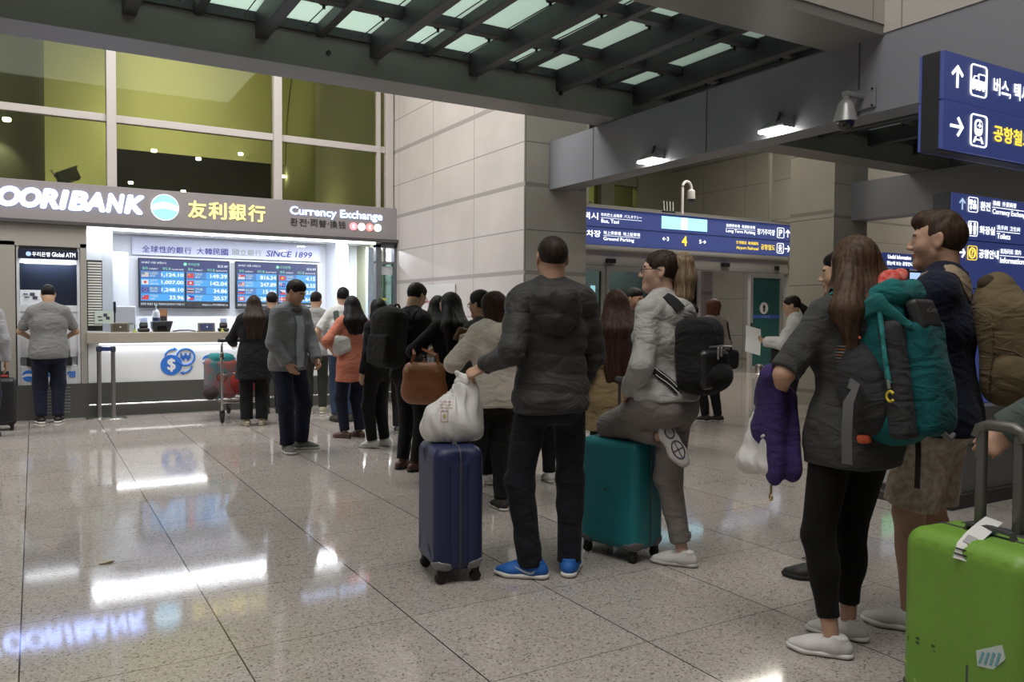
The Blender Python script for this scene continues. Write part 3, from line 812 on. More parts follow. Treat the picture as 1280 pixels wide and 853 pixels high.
# ------------------------------------------------------------------ bank front
struct('wall_bank_plinth', MB().box((-8, 12.1, 0), (5.0, 12.5, .455)), KICK)
struct('trim_4', MB().cyl((.62, 12.0, .17), (5.0, 12.0, .17), .012).cyl((.72, 12.02, .17), (.72, 12.1, .17), .012).cyl((2.6, 12.0, .17), (2.6, 12.1, .17), .012), CHROME, smooth=40)
wb = MB()
for a, b in ((-8, -1.42), (-.48, -.20), (.535, .61)): wb.box((a, 12.1, .455), (b, 12.5, 2.30))
wb.box((-8, 12.1, 2.25), (.61, 12.5, 2.535))
struct('wall_bank', wb, W_PAINT)
struct('wall_bank_upper', MB().box((-8, 12.16, 2.535), (5.05, 12.55, 3.06)), W_PAINT)

fs = thing('fascia_sign', 'long grey bank fascia with glowing blue-white letters over the exchange counter', 'sign', (1.5, 12.1, 2.585))
def rel(o, root):  # keep world placement while parenting to an unrotated empty
    o.parent = root; o.location = Vector(o.location)-root.location; return o
FASC = mat('fascia_panel', (.30, .275, .28), .5)
rel(MB().box((-8, 12.10, 2.585), (5.175, 12.16, 3.09), .004).build('sign_panel', FASC), fs)
rel(MB().box((-8, 12.03, 2.535), (5.245, 12.2, 2.585), .004).build('canopy_ledge', mat('ledge_dark', (.075, .07, .072), .4)), fs)
for ch, x0, x1 in (('W', -.78, -.39), ('O', -.385, -.125), ('O', -.145, .105), ('R', .085, .295), ('I', .295, .415), ('B', .405, .635), ('A', .590, .835), ('N', .845, 1.07), ('K', 1.065, 1.315)): rel(text(ch, x0, x1, 2.735, 2.995, 12.092, G_LETTER, shear=.20, bold=.055), fs)
# round mark: white-blue disc with two waves
def disc_prism(cx, cz, r, y0, y1, n=40, a0=0, a1=2*PI):
    return MB().prism([(cx+r*math.cos(a0+(a1-a0)*k/n), cz+r*math.sin(a0+(a1-a0)*k/n)) for k in range(n)], y0, y1)
LOGO_M = [glow('logo_cyan', (.20, .62, 1.), 2.4), glow('logo_white', (.75, .92, 1.), 3.2)]
def bank_logo(cx, cz, r, y, ms, parent, ry=.012):
    ps = []
    d = disc_prism(cx, cz, r, y, y-ry).build('logo_disc', ms[1])
    top = [(cx+r*.97*math.cos(t), cz+r*.97*math.sin(t)) for t in np.linspace(.10, PI-.10, 24)]
    arc = [(cx+r*.97*math.cos(PI-.10)+2*r*.97*math.cos(.10)*u, cz+r*(.10+.30*math.sin(PI*u))) for u in np.linspace(0, 1, 16)][1:-1]
    e = MB().prism(top+arc, y-ry, y-ry-.003).build('logo_wave', ms[0])
    bot = [(cx+r*.97*math.cos(t), cz+r*.97*math.sin(t)) for t in np.linspace(PI+.30, 2*PI-.30, 24)]
    arc2 = [(cx+r*.97*math.cos(.30)-2*r*.97*math.cos(.30)*u, cz-r*(.30-.22*math.sin(PI*u))) for u in np.linspace(0, 1, 16)][1:-1]
    f = MB().prism(bot+arc2, y-ry, y-ry-.003).build('logo_wave', ms[0])
    for o in (d, e, f): rel(o, parent)
bank_logo(1.575, 2.855, .178, 12.10, LOGO_M, fs)
for i, ch in enumerate('友利銀行'):
    x = 1.875+i*.273; rel(text(ch, x, x+.245, 2.735, 2.98, 12.09, G_HANJA, bold=.022), fs)
rel(text('Currency Exchange', 3.30, 4.76, 2.845, 3.005, 12.09, glow('fascia_small_letters', (.42, .58, 1.), 4.), bold=.022), fs)
DK = mat('dark_letters', (.03, .028, .03), .6)
xx = 3.30
for ch, wd in (('환', .125), ('전', .125), ('·', .03), ('両', .125), ('替', .125), ('·', .03), ('換', .125), ('钱', .125)):
    rel(text(ch, xx+.004, xx+wd-.006, 2.715 if ch != '·' else 2.765, 2.83 if ch != '·' else 2.79, 12.094, DK, bold=.012), fs); xx += wd+.008
for i, c in enumerate(((1., .25, .28), (1., .75, .80), (1., .22, .2), (.75, 1., .9))):
    x = 4.285+i*.133
    rel(disc_prism(x, 2.762, .060, 12.10, 12.088, 28).build('lit_badge', glow('badge_%d' % i, c, 2.2)), fs)
    rel(text('$¥€£'[i], x-.022, x+.022, 2.73, 2.795, 12.085, G_WHITE, bold=.02), fs)

# exchange counter
ct = thing('service_counter', 'long exchange counter with beige top over a white lit front panel', 'counter', (2.8, 12.3, .455))
rel(MB().box((.60, 12.05, .985), (5.0, 12.62, 1.13), .006).build('counter_top', mat('beige_top', (.40, .36, .30), .35)), ct)
rel(MB().box((.62, 12.14, .455), (5.0, 12.5, .985)).build('front_panel', mat('milky_front', (.78, .79, .80), .5)), ct)
rel(MB().box((.75, 12.09, .968), (4.95, 12.115, .985)).build('light_strip', glow('strip_counter', (.92, .96, 1.), 3.)), ct)
LB = mat('logo_blue_paint', (.03, .17, .62), .5)
o = disc_prism(1.65, .670, .142, 12.14, 12.132).build('dollar_disc', LB); rel(o, ct)
rel(text('$', 1.595, 1.705, .575, .765, 12.130, WHITEW, bold=.03), ct)
rel(MB().torus((1.837, 12.134, .780), .117, .013, 'y').build('won_ring', LB), ct)
rel(text('₩', 1.765, 1.91, .725, .835, 12.132, LB, bold=.03), ct)
rel(MB().torus((1.69, 12.134, .77), .125, .012, 'y', a0=PI*.5, a1=PI*.93).build('swap_arrow', LB), ct)
rel(MB().prism([(1.68, .87), (1.73, .893), (1.68, .92)], 12.13, 12.138).build('swap_arrow', LB), ct)
rel(MB().torus((1.80, 12.134, .68), .125, .012, 'y', a0=-PI*.5, a1=-PI*.07).build('swap_arrow', LB), ct)
rel(MB().prism([(1.81, .53), (1.755, .555), (1.81, .58)], 12.13, 12.138).build('swap_arrow', LB), ct)
bank_logo(2.14, .722, .085, 12.14, [LB, WHITEW], ct, .006)
rel(text('우리은행', 2.25, 2.62, .675, .765, 12.134, LB, bold=.02), ct)

# interior of the exchange
struct('wall_exchange_back', MB().box((.55, 13.85, 0), (5.01, 13.95, 2.75)), WHITEW)
struct('wall_exchange_left', MB().box((.52, 12.5, .455), (.60, 13.9, 2.75)), WHITEW)
struct('ceiling_exchange', MB().box((.55, 12.2, 2.62), (5.01, 13.9, 2.66)), WHITEW)
struct('trim_5', MB().box((.62, 12.12, 2.505), (4.75, 12.17, 2.533)), G_STRIP)
struct('wall_exchange_recess', MB().box((.62, 12.9, .9), (.98, 13.1, 2.62)).box((.98, 13.3, .9), (1.22, 13.5, 2.3)), mat('pale_grey', (.66, .68, .70), .5))
struct('wall_exchange_column', MB().box((4.40, 13.3, .9), (4.62, 13.85, 2.62)), WHITEW)
# louvred blind and notice
bl = thing('louvre_blind', 'white horizontal-slat blind hanging at the end of the exchange window', 'blind', (.70, 12.2, 1.25))
for k in range(24):
    z = 2.06-.036*k; rel(MB().box((.625, 12.16, z-.011), (.79, 12.17, z+.011), rot=Euler((.1, 0, 0))).build('slat', mat('slat_white', (.85, .86, .82), .5)), bl)
rel(MB().box((.61, 12.205, 1.15), (.80, 12.215, 2.1)).build('backing', mat('blind_back', (.03, .03, .03), .6)), bl)
nt_ = thing('hanging_notice', 'pale green paper notice taped over the white blind', 'notice', (.80, 12.13, 1.28))
rel(MB().box((.70, 12.130, 1.25), (.93, 12.134, 1.42)).build('sheet', mat('notice_paper', (.52, .60, .55), .6)), nt_)
for (x, z) in ((.735, 1.345), (.745, 1.30), (.805, 1.355), (.835, 1.315)): rel(MB().box((x, 12.126, z-.012), (x+(.045 if x > .8 else .05), 12.130, z+(.03 if x > .8 else .003))).build('printed_figure', mat('print_dark', (.05, .055, .08), .6)), nt_)

BANNER = mat('banner_lilac', (.66, .68, .80), .5)
bn = thing('wall_banner', 'pale lilac banner with blue Chinese characters above the rate screens', 'banner', (2.8, 13.8, 2.30))
rel(MB().box((1.32, 13.80, 2.30), (4.29, 13.84, 2.575)).build('board', BANNER), bn)
IND = mat('banner_indigo', (.055, .05, .28), .6); GRY = mat('banner_pale_letters', (.36, .40, .38), .6)
def spaced(s, x0, x1, z0, z1, y, m, root, bold=.014):
    n = len(s); st = (x1-x0)/n
    for i, ch in enumerate(s):
        if ch != ' ': rel(text(ch, x0+i*st, x0+(i+.9)*st, z0, z1, y, m, bold=bold), root)
spaced('全球性的銀行', 1.462, 2.20, 2.345, 2.45, 13.793, IND, bn); spaced('大韓民國', 2.265, 2.765, 2.345, 2.45, 13.793, IND, bn)
spaced('國立銀行', 2.815, 3.30, 2.355, 2.455, 13.793, GRY, bn)
rel(text('SINCE 1899', 3.363, 4.144, 2.357, 2.458, 13.793, IND, shear=.2, bold=.015), bn)

SCR = glow('screen_light_blue', (.045, .36, .85), 1.15); SCR2 = glow('screen_mid_blue', (.045, .22, .60), 1.0); SCRH = glow('screen_header', (.015, .03, .20), .8)
SW = glow('screen_white', (.9, .97, 1.), 1.25); SY = glow('screen_pale', (.75, .85, .55), .9); SG = glow('screen_green', (.3, .9, .6), 1.)
def flag(x, z, w, h, y, kind, root):
    def R(a, b, c, d, m, dy=0.): rel(MB().box((x+a*w, y-dy-.002, z+b*h), (x+c*w, y-dy, z+d*h)).build('flag', m), root)
    c = lambda n, q: glow('flag_'+n, q, .9)
    red, wh, bl, yl, bk = c('red', (.75, .03, .03)), c('white', (.85, .85, .85)), c('blue', (.02, .05, .42)), c('yellow', (.9, .7, .05)), c('black', (.01, .01, .01))
    def dot(cx, cz, r, m): rel(disc_prism(x+cx*w, z+cz*h, r*h, y-.003, y-.006, 14).build('flag', m), root)
    if kind == 'us':
        R(0, 0, 1, 1, c('tan', (.75, .55, .45))); R(0, .45, .45, 1, c('mutedblue', (.2, .25, .35)), .003)
        for q in (.0, .3, .6): R(0, q, 1, q+.12, wh, .002)
    elif kind == 'jp': R(0, 0, 1, 1, wh); dot(.5, .5, .28, red)
    elif kind == 'eu':
        R(0, 0, 1, 1, bl)
        for k in range(12): dot(.5+.25*math.cos(k*PI/6), .5+.33*math.sin(k*PI/6), .045, yl)
    elif kind == 'tw': R(0, 0, 1, 1, red); R(0, .5, .4, 1, bl, .002); dot(.2, .75, .14, wh)
    elif kind == 'cn':
        R(0, 0, 1, 1, red); dot(.2, .7, .13, yl)
        for k in range(4): dot(.38, .9-.15*k, .045, yl)
    elif kind == 'hk': R(0, 0, 1, 1, red); dot(.5, .5, .24, wh)
    elif kind == 'th': R(0, 0, 1, 1, wh); R(0, 0, 1, .17, red, .002); R(0, .83, 1, 1, red, .002); R(0, .33, 1, .67, bk, .002)
    elif kind == 'ph':
        R(0, .5, 1, 1, bl); R(0, 0, 1, .5, red); rel(MB().prism([(x, z), (x+.5*w, z+.5*h), (x, z+h)], y-.006, y-.003).build('flag', wh), root); dot(.17, .5, .09, yl)
    elif kind == 'sg': R(0, .5, 1, 1, red); R(0, 0, 1, .5, wh); dot(.22, .75, .15, wh)
    elif kind == 'my':
        R(0, 0, 1, 1, wh)
        for q in (.0, .29, .58, .86): R(0, q, 1, q+.13, red, .002)
        R(0, .45, .5, 1, bl, .003); dot(.25, .72, .14, yl)
    elif kind == 'ru': R(0, .67, 1, 1, wh); R(0, .33, 1, .67, bl); R(0, 0, 1, .33, red)
    elif kind == 'id': R(0, 0, 1, 1, red); R(.2, .2, .8, .8, wh, .002)
    elif kind == 'vn': R(0, 0, 1, 1, red); dot(.5, .5, .24, yl)
    elif kind == 'au':
        R(0, 0, 1, 1, bl); R(0, .5, .45, 1, wh, .002); R(.18, .5, .27, 1, red, .003); R(0, .7, .45, .8, red, .003); dot(.72, .5, .1, wh); dot(.25, .25, .1, wh)
    elif kind == 'cz': R(0, .5, 1, 1, wh); R(0, 0, 1, .5, red); rel(MB().prism([(x, z), (x+.5*w, z+.5*h), (x, z+h)], y-.006, y-.003).build('flag', bl), root)
    elif kind == 'dk': R(0, 0, 1, 1, red); R(.3, 0, .42, 1, wh, .002); R(0, .42, 1, .58, wh, .002)
def rate_screen(x0, x1, z0, z1, label, rows, date, time_):
    t = thing('wall_mounted_screen', label, 'screen', ((x0+x1)/2, 13.80, z0), group='currency rate screens')
    y = 13.745
    rel(MB().box((x0-.015, y, z0-.015), (x1+.015, 13.80, z1+.015), .006).build('bezel', BLACK), t)
    y -= .002
    H = z1-z0; hz = z1-H*.24; fz = z0+H*.125
    rel(MB().box((x0, y, hz), (x1, y+.01, z1)).build('header_bar', SCRH), t); rel(MB().box((x0, y, z0), (x1, y+.01, fz)).build('ticker_bar', glow('screen_black', (.005, .01, .03), .3)), t)
    W = x1-x0
    rel(text(date, x0+.02*W, x0+.29*W, z1-H*.10, z1-H*.045, y-.003, SW), t)
    rel(text('우리은행', x0+.53*W, x0+.66*W, z1-H*.11, z1-H*.05, y-.003, SG), t); rel(disc_prism(x0+.50*W, z1-H*.08, H*.035, y, y-.004, 18).build('screen_logo', SG), t)
    rel(text(time_, x0+.87*W, x0+.985*W, z1-H*.13, z1-H*.075, y-.003, SW), t)
    for q in (0, 1):
        bx = x0+q*.5*W
        rel(text('통화', bx+.03*W, bx+.09*W, hz+H*.02, hz+H*.08, y-.003, SG), t); rel(text('CURRENCY', bx+.10*W, bx+.2*W, hz+H*.025, hz+H*.055, y-.003, SW), t)
        rel(text('매도율', bx+.25*W, bx+.34*W, hz+H*.02, hz+H*.08, y-.003, SG), t); rel(text('SELLING RATE', bx+.35*W, bx+.48*W, hz+H*.025, hz+H*.055, y-.003, SW), t)
    rh = (hz-fz)/4
    for i, (k, code, cty, val) in enumerate(rows):
        q, r = divmod(i, 4); bx = x0+q*.5*W+.012*W; zt = hz-r*rh
        rel(MB().box((bx, y, zt-rh+.004), (bx+.225*W, y+.008, zt-.002)).build('rate_cell', SCR2 if r % 2 == 0 else SCR), t)
        rel(MB().box((bx+.225*W, y, zt-rh+.004), (bx+.478*W, y+.008, zt-.002)).build('rate_cell', SCR), t)
        flag(bx+.01*W, zt-rh*.82, .075*W, rh*.62, y, k, t)
        rel(text(code, bx+.10*W, bx+.185*W, zt-rh*.50, zt-rh*.18, y-.003, SY, bold=.01), t); rel(text(cty, bx+.10*W, bx+(.13+.012*len(cty))*W, zt-rh*.80, zt-rh*.60, y-.003, SW), t)
        wv = .036*W*(len(val)-val.count('.')*.6-val.count(',')*.6)
        rel(text(val, bx+.468*W-wv, bx+.468*W, zt-rh*.78, zt-rh*.24, y-.003, SW, bold=.025), t)
    rel(text('정확한 환율은 창구 직원에게 문의하시기 바랍니다', x0+.01*W, x0+.49*W, z0+H*.04, z0+H*.085, y-.003, SW), t)
    rel(text('Welcome to WOORIBANK, Inc', x0+.69*W, x0+.99*W, z0+H*.035, z0+H*.08, y-.003, SW), t)
    return t
rate_screen(1.418, 2.748, 1.49, 2.235, 'rate screen under the blue Chinese lettering, listing 1,124.10 in its top row',
            [('us', 'USD', '미국', '1,124.10'), ('jp', 'JPY', '일본100', '1,007.00'), ('eu', 'EUR', '유럽연합', '1,248.10'), ('tw', 'TWD', '대만', '33.96'),
             ('cn', 'CNY', '중국', '149.39'), ('hk', 'HKD', '홍콩', '142.04'), ('th', 'THB', '태국', '34.86'), ('ph', 'PHP', '필리핀', '20.57')], '2018년 10월 24일(수)', '00:10 AM')
rate_screen(2.871, 4.21, 1.49, 2.240, 'rate screen under the SINCE 1899 lettering, behind the men at the counter',
            [('sg', 'SGD', '싱가폴', '816.34'), ('my', 'MYR', '말레이시아', '247.89'), ('ru', 'RUB', '러시아', '15.96'), ('id', 'IDR', '인니', '280.08'),
             ('vn', 'VND', '베트남100', '4.15'), ('au', 'AUD', '호주', '758.55'), ('cz', 'CZK', '체코', '43.09'), ('dk', 'DKK', '덴마크', '164.4')], '2018년 10월 24일(수)', '00:10 AM')

# glazed booth door at the end of the counter
d1 = bpy.data.objects.new('door_1', None); link(d1); d1['kind'] = 'structure'; d1.location = (4.86, 12.15, 0)
DFR = mat('door_frame_grey', (.13, .14, .155), .4)
fr = MB().box((4.66, 12.10, .455), (4.745, 12.22, 2.5)).box((4.965, 12.10, .455), (5.01, 12.22, 2.5)).box((4.66, 12.10, 2.46), (5.01, 12.22, 2.533)).box((4.66, 12.11, 2.20), (5.01, 12.2, 2.235)).box((4.66, 12.11, .455), (5.01, 12.2, .6))
rel(fr.build('door_frame', DFR), d1); rel(MB().box((4.745, 12.15, .6), (4.965, 12.16, 2.2)).build('door_glass', GLASS_D), d1)
rel(MB().box((4.745, 12.15, 2.235), (4.965, 12.16, 2.46)).build('transom_glass', GLASS_B), d1)
rel(MB().box((4.775, 12.146, 1.62), (4.86, 12.15, 1.66)).box((4.775, 12.146, 1.5), (4.88, 12.15, 1.535)).build('sticker', mat('yellow_sticker', (.6, .62, .12), .6)), d1)
rel(MB().box((4.76, 12.146, 2.03), (4.955, 12.149, 2.16)).build('notice_sheet', mat('pale_sheet', (.55, .58, .6), .6)), d1)
struct('trim_6', MB().box((4.75, 12.7, .45), (5.0, 12.8, 2.5)), mat('booth_inner', (.38, .42, .45), .5))
# counter glass with its slim frame
cg = struct('window_4', MB().box((.80, 12.32, 1.13), (4.66, 12.328, 2.5)), GLASS_B)

# ------------------------------------------------------------------ cash machines in the bank wall
ATMW = mat('atm_white', (.62, .63, .66), .4); ATMD = mat('atm_dark_glass', (.015, .02, .035), .12, spec=.7)
def atm(x0, label, cut=None):
    x1 = x0+.715
    t = thing('cash_machine', label, 'cash machine', ((x0+x1)/2, 12.2, .45), group='cash machines in the bank wall')
    P = lambda mb, n, m, sm=None: rel(mb.build(n, m, None, sm), t)
    P(MB().box((x0, 12.22, .45), (x1, 12.5, 2.25)).box((x0, 12.12, .45), (x0+.03, 12.25, 2.25)).box((x1-.03, 12.12, .45), (x1, 12.25, 2.25)).box((x0, 12.16, 1.40), (x1, 12.25, 1.485), .004)
      .box((x0+.03, 12.13, .45), (x1-.03, 12.25, .70), .004).box((x0+.03, 12.17, .81), (x0+.12, 12.3, 1.40)).box((x1-.12, 12.17, .81), (x1-.03, 12.3, 1.40)), 'cabinet', ATMW)
    P(MB().box((x0+.02, 12.10, 2.085), (x1-.02, 12.2, 2.205), .003), 'header_panel', mat('atm_header', (.012, .015, .04), .4))
    bank_logo(x0+.135, 2.145, .03, 12.10, [mat('logo_pale', (.35, .55, .9), .5, emit=(.3, .5, .9), estr=.6), glow('logo_w', (.8, .9, 1.), .9)], t, .004)
    rel(text('우리은행', x0+.175, x0+.375, 2.115, 2.175, 12.097, G_WHITE, bold=.012), t)
    rel(text('Global ATM', x0+.395, x1-.05, 2.118, 2.178, 12.097, G_WHITE, bold=.02), t)
    P(MB().box((x0+.05, 12.13, 2.045), (x1-.05, 12.17, 2.075)), 'light_strip', glow('atm_strip', (.9, .95, 1.), 6.))
    P(MB().box((x0+.035, 12.205, 1.49), (x1-.035, 12.22, 2.03)), 'glass_panel', ATMD)
    P(MB().box((x0+.035, 12.195, 1.49), (x0+.33, 12.2, 1.685)), 'notice', mat('atm_notice', (.62, .64, .68), .5))
    for (u, w, z, hh) in ((.07, .05, 1.625, .012), (.09, .05, 1.585, .012), (.145, .055, 1.61, .04), (.175, .055, 1.565, .04)):
        P(MB().box((x0+u, 12.19, z), (x0+u+w, 12.195, z+hh)), 'printed_figure', mat('print_dark', (.05, .055, .08), .6))
    P(MB().box((x0+.13, 12.26, 1.0), (x1-.13, 12.29, 1.38), .004), 'screen', glow('atm_screen', (.55, .65, .8), .8))
    P(MB().box((x0+.13, 12.14, .88), (x1-.13, 12.30, .93), .004).box((x0+.2, 12.135, .93), (x1-.3, 12.2, .945)), 'keypad_shelf', mat('atm_shelf', (.55, .55, .56), .3, metal=.5))
    P(MB().box((x0+.10, 12.10, .70), (x1-.10, 12.28, .81), .006), 'lower_ledge', BLACK)
    P(MB().box((x0+.04, 12.17, 1.27), (x0+.10, 12.18, 1.33)), 'card_slot', DGREY)
    bank_logo(x0+.12, .575, .075, 12.13, [LB, WHITEW], t, .004)
    rel(text('우리은행', x0+.22, x1-.06, .535, .625, 12.126, LB, bold=.03), t)
    g = MB()  # pale bars modelled in place of lights reflected on the plinth
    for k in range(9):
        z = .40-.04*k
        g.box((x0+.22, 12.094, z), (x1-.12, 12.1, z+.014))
    P(g, 'reflection_bars', mat('reflection_grey', (.20, .20, .21), .4))
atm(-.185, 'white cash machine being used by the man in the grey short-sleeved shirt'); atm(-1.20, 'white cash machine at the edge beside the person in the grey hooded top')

# ------------------------------------------------------------------ tall windows over the bank
xm = [-1.30, .93, 3.157, 4.93]
xr = [-3.6]+xm
for i in range(4):
    a, b = xr[i], xr[i+1]
    wobj = bpy.data.objects.new('window_%d' % (i+5 if i else 1), None); link(wobj); wobj['kind'] = 'structure'; wobj.location = ((a+b)/2, 12.3, 3.06)
    for z0, z1 in ((3.06, 3.98), (4.08, 5.2), (5.3, 6.95)):
        rel(MB().box((a+.06, 12.30, z0), (b-.06, 12.312, z1)).build('glass_pane', GLASS_W), wobj)
    f = MB().box((a+.06, 12.26, 3.98), (b-.06, 12.36, 4.08), .005).box((a+.06, 12.26, 5.2), (b-.06, 12.36, 5.3), .005)
    rel(f.build('transom', MULL), wobj)
    m_ = MB().box((b-.06, 12.20, 3.05), (b+.06, 12.40, 7.0), .006)
    if i == 3: m_.box((b-.20, 12.24, 3.05), (b-.14, 12.36, 7.0), .004)
    rel(m_.build('mullion', MULL), wobj)

# outside the windows: lit curved soffit, curved wall, dark forecourt
OLIVE = mat('soffit_plaster', (.40, .40, .25), .8, vary=.10, vscale=.35)
so = MB(); prof = []
for k in range(25):
    a = PI*.52*k/24
    prof.append((12.9+5.6*math.sin(a)*1.0, 4.15+3.8*(1-0)*math.cos(a)**1.0))
vs = [[so.bm.verts.new((x, y, z+.85)) for (y, z) in prof] for x in (-9, 4.95)]
for k in range(24): so.bm.faces.new((vs[0][k], vs[0][k+1], vs[1][k+1], vs[1][k]))
struct('wall_outside_soffit', so, OLIVE, smooth=60)
struct('wall_outside_dark', MB().box((-12, 24, 0), (20, 24.3, 9)), mat('night_wall', (.05, .055, .04), .8))
struct('wall_outside_side', MB().box((4.97, 12.6, 0), (5.0, 19, 8)), mat('soffit_plaster2', (.36, .37, .26), .8))
struct('wall_outside_low', MB().box((-.1, 17.6, 0), (1.35, 17.8, 8)), mat('soffit_plaster3', (.36, .37, .22), .8))
struct('wall_outside_drum', MB().cyl((-.92, 14.9, 0), (-.92, 14.9, 8), 1.1, 48), mat('drum_dark', (.085, .09, .07), .6), smooth=40)
lampm = glow('far_lamp', (1., .95, .8), 14.)
rs = random.Random(3)
far = [(-.30, 13.60, 4.12), (2.05, 17.2, 4.55), (3.0, 18.0, 4.62), (3.9, 18.2, 4.85), (4.35, 17.0, 4.40), (3.0, 20, 4.2), (3.5, 21, 4.2), (1.9, 20, 4.3), (4.5, 19, 4.95), (2.1, 21.5, 4.35), (4.9, 18.5, 4.5)]
for i, (x, y, z) in enumerate(far):
    o = MB().lathe([(0, .03), (.05, .03), (.055, .0), (.045, -.02), (0, -.02)], n=16).build('outdoor_downlight', lampm, None, 40, (x, y, z)); tag(o, 'small bright outdoor lamp seen through the tall windows over the bank', 'lamp', 'outdoor lamps beyond the windows')
fl = thing('floodlight', 'black floodlight on a bracket outside the window above the glowing fascia letters', 'floodlight', (.36, 12.62, 3.06))
for (mb, n, m) in ((MB().box((.30, 12.56, 3.18), (.56, 12.80, 3.33), .015, rot=Euler((0, -.45, 0))), 'lamp_housing', BLACK), (MB().box((.29, 12.54, 3.325), (.58, 12.82, 3.345), .004, rot=Euler((0, -.45, 0)), piv=(.43, 12.68, 3.255)), 'visor', DGREY),
                   (MB().tube([(.33, 12.68, 3.06), (.30, 12.68, 3.2), (.22, 12.68, 3.33)], .014, 8), 'bracket', STEEL)):
    rel(mb.build(n, m), fl)

# ------------------------------------------------------------------ gate 4 doors and signs
dw = MB().box((9.2, 14.4, 2.50), (16.8, 14.6, 3.75)); struct('wall_doors', dw, mat('door_header_panel', (.36, .345, .30), .5))
struct('trim_7', MB().box((9.2, 14.33, 2.84), (16.8, 14.4, 2.88)).box((9.2, 14.36, 2.5), (16.8, 14.4, 2.52)), mat('trim_warm', (.24, .225, .19), .5))
struct('ceiling_vestibule', MB().box((9.2, 14.4, 3.75), (16.9, 17.4, 3.85)), CEILM)
ALU = mat('door_aluminium', (.42, .42, .39), .35, metal=.3)
def door(n, x0, x1, z1, gm, extra=None):
    d = bpy.data.objects.new('door_%d' % n, None); link(d); d['kind'] = 'structure'; d.location = ((x0+x1)/2, 14.4, 0)
    rel(MB().box((x0, 14.36, 0), (x0+.09, 14.46, z1)).box((x1-.09, 14.36, 0), (x1, 14.46, z1)).box((x0+.09, 14.36, z1-.12), (x1-.09, 14.46, z1)).box((x0+.09, 14.36, 0), (x1-.09, 14.46, .16)).build('door_frame', ALU), d)
    rel(MB().box((x0+.09, 14.40, .16), (x1-.09, 14.41, z1-.12)).build('door_glass', gm), d)
    return d
door(2, 9.4, 10.88, 2.50, GLASS_D); door(3, 10.92, 12.66, 2.50, GLASS_D); door(4, 12.66, 13.74, 2.50, GLASS_D); d5 = door(5, 15.42, 16.60, 2.50, mat('teal_door_glass', (.035, .125, .115), .12, spec=.6, alpha=.88))
rel(MB().lathe([(0, 0), (.15, 0), (.15, .006), (0, .006)], (15.93, 14.385, 1.62), 28, 'y').build('oval_sticker', mat('sticker_white', (.75, .75, .75), .5)), d5)
rel(MB().prism([(15.905, 1.53), (15.955, 1.53), (15.955, 1.63), (15.99, 1.63), (15.93, 1.72), (15.87, 1.63), (15.905, 1.63)], 14.376, 14.384).build('arrow_mark', BLACK), d5)
rel(MB().box((15.51, 14.388, 1.36), (16.51, 14.398, 1.45)).build('blue_band', mat('band_blue', (.05, .12, .42), .5)), d5)
rel(text('자동문', 15.85, 16.15, 1.38, 1.43, 14.384, mat('band_text', (.4, .5, .8), .5)), d5)
rel(MB().box((15.43, 14.33, 1.0), (15.47, 14.36, 1.25), .005).build('door_handle', BLACK), d5)
for x, z in ((11.03, 2.62), (14.53, 2.66)):
    o = MB().box((x-.12, 14.31, z-.05), (x+.12, 14.40, z+.05), .012).build('door_sensor', BLACK); tag(o, 'black motion sensor over the glass doors behind the ponytailed woman' if x < 12 else 'black motion sensor over the open doorway under the yellow railway lettering', 'sensor', 'door sensors')
o = MB().box((16.3, 14.34, 2.60), (16.42, 14.40, 2.70), .01).build('door_camera', BLACK); tag(o, 'small black camera at the end of the door header by the stone wall', 'camera')
# vestibule beyond the open doorway
struct('wall_vestibule', MB().box((9.2, 17.2, 0), (16.9, 17.4, 3.75)), stone_mat('mauve_panel', (.34, .285, .305), joint=(.18, .16, .16), w=1.7, hgt=1.25, axis='x', off=(14.9, .1), band=(2.02, 5., .10)))
struct('baseboard_vestibule', MB().box((9.2, 17.15, 0), (16.9, 17.2, .16)), mat('base_grey', (.2, .19, .18), .5))
ex = thing('lit_exit_sign', 'small glowing white box sign inside the open doorway', 'sign', (14.5, 16.9, 2.0))
rel(MB().box((14.45, 16.95, 1.93), (14.95, 17.1, 2.38), .006).build('sign_box', DGREY), ex)
for z in (2.10, 2.26): rel(MB().box((14.5, 16.935, z-.05), (14.9, 16.95, z+.05)).build('lit_panel', glow('exit_panel', (1., .97, .95), 3.)), ex)
for i, (x, y, z, w, h, c, s) in enumerate(((11.4, 17.1, 2.1, .5, .9, (.01, .012, .012), 0), (12.3, 16.8, 2.05, .12, .25, (.7, .85, 1.), 3.), (12.75, 16.9, 1.95, .14, .10, (.9, .95, 1.), 3.))):
    o = MB().box((x, y, z-h/2), (x+w, y+.05, z+h/2), .004).build('hanging_notice', glow('notice_%d' % i, c, s) if s else BLACK); tag(o, ['black panel inside the glass doors behind the brown-haired woman in khaki', 'narrow bluish lit notice inside the glass doors', 'small wide lit notice inside the glass doors above the passing man'][i], 'notice')

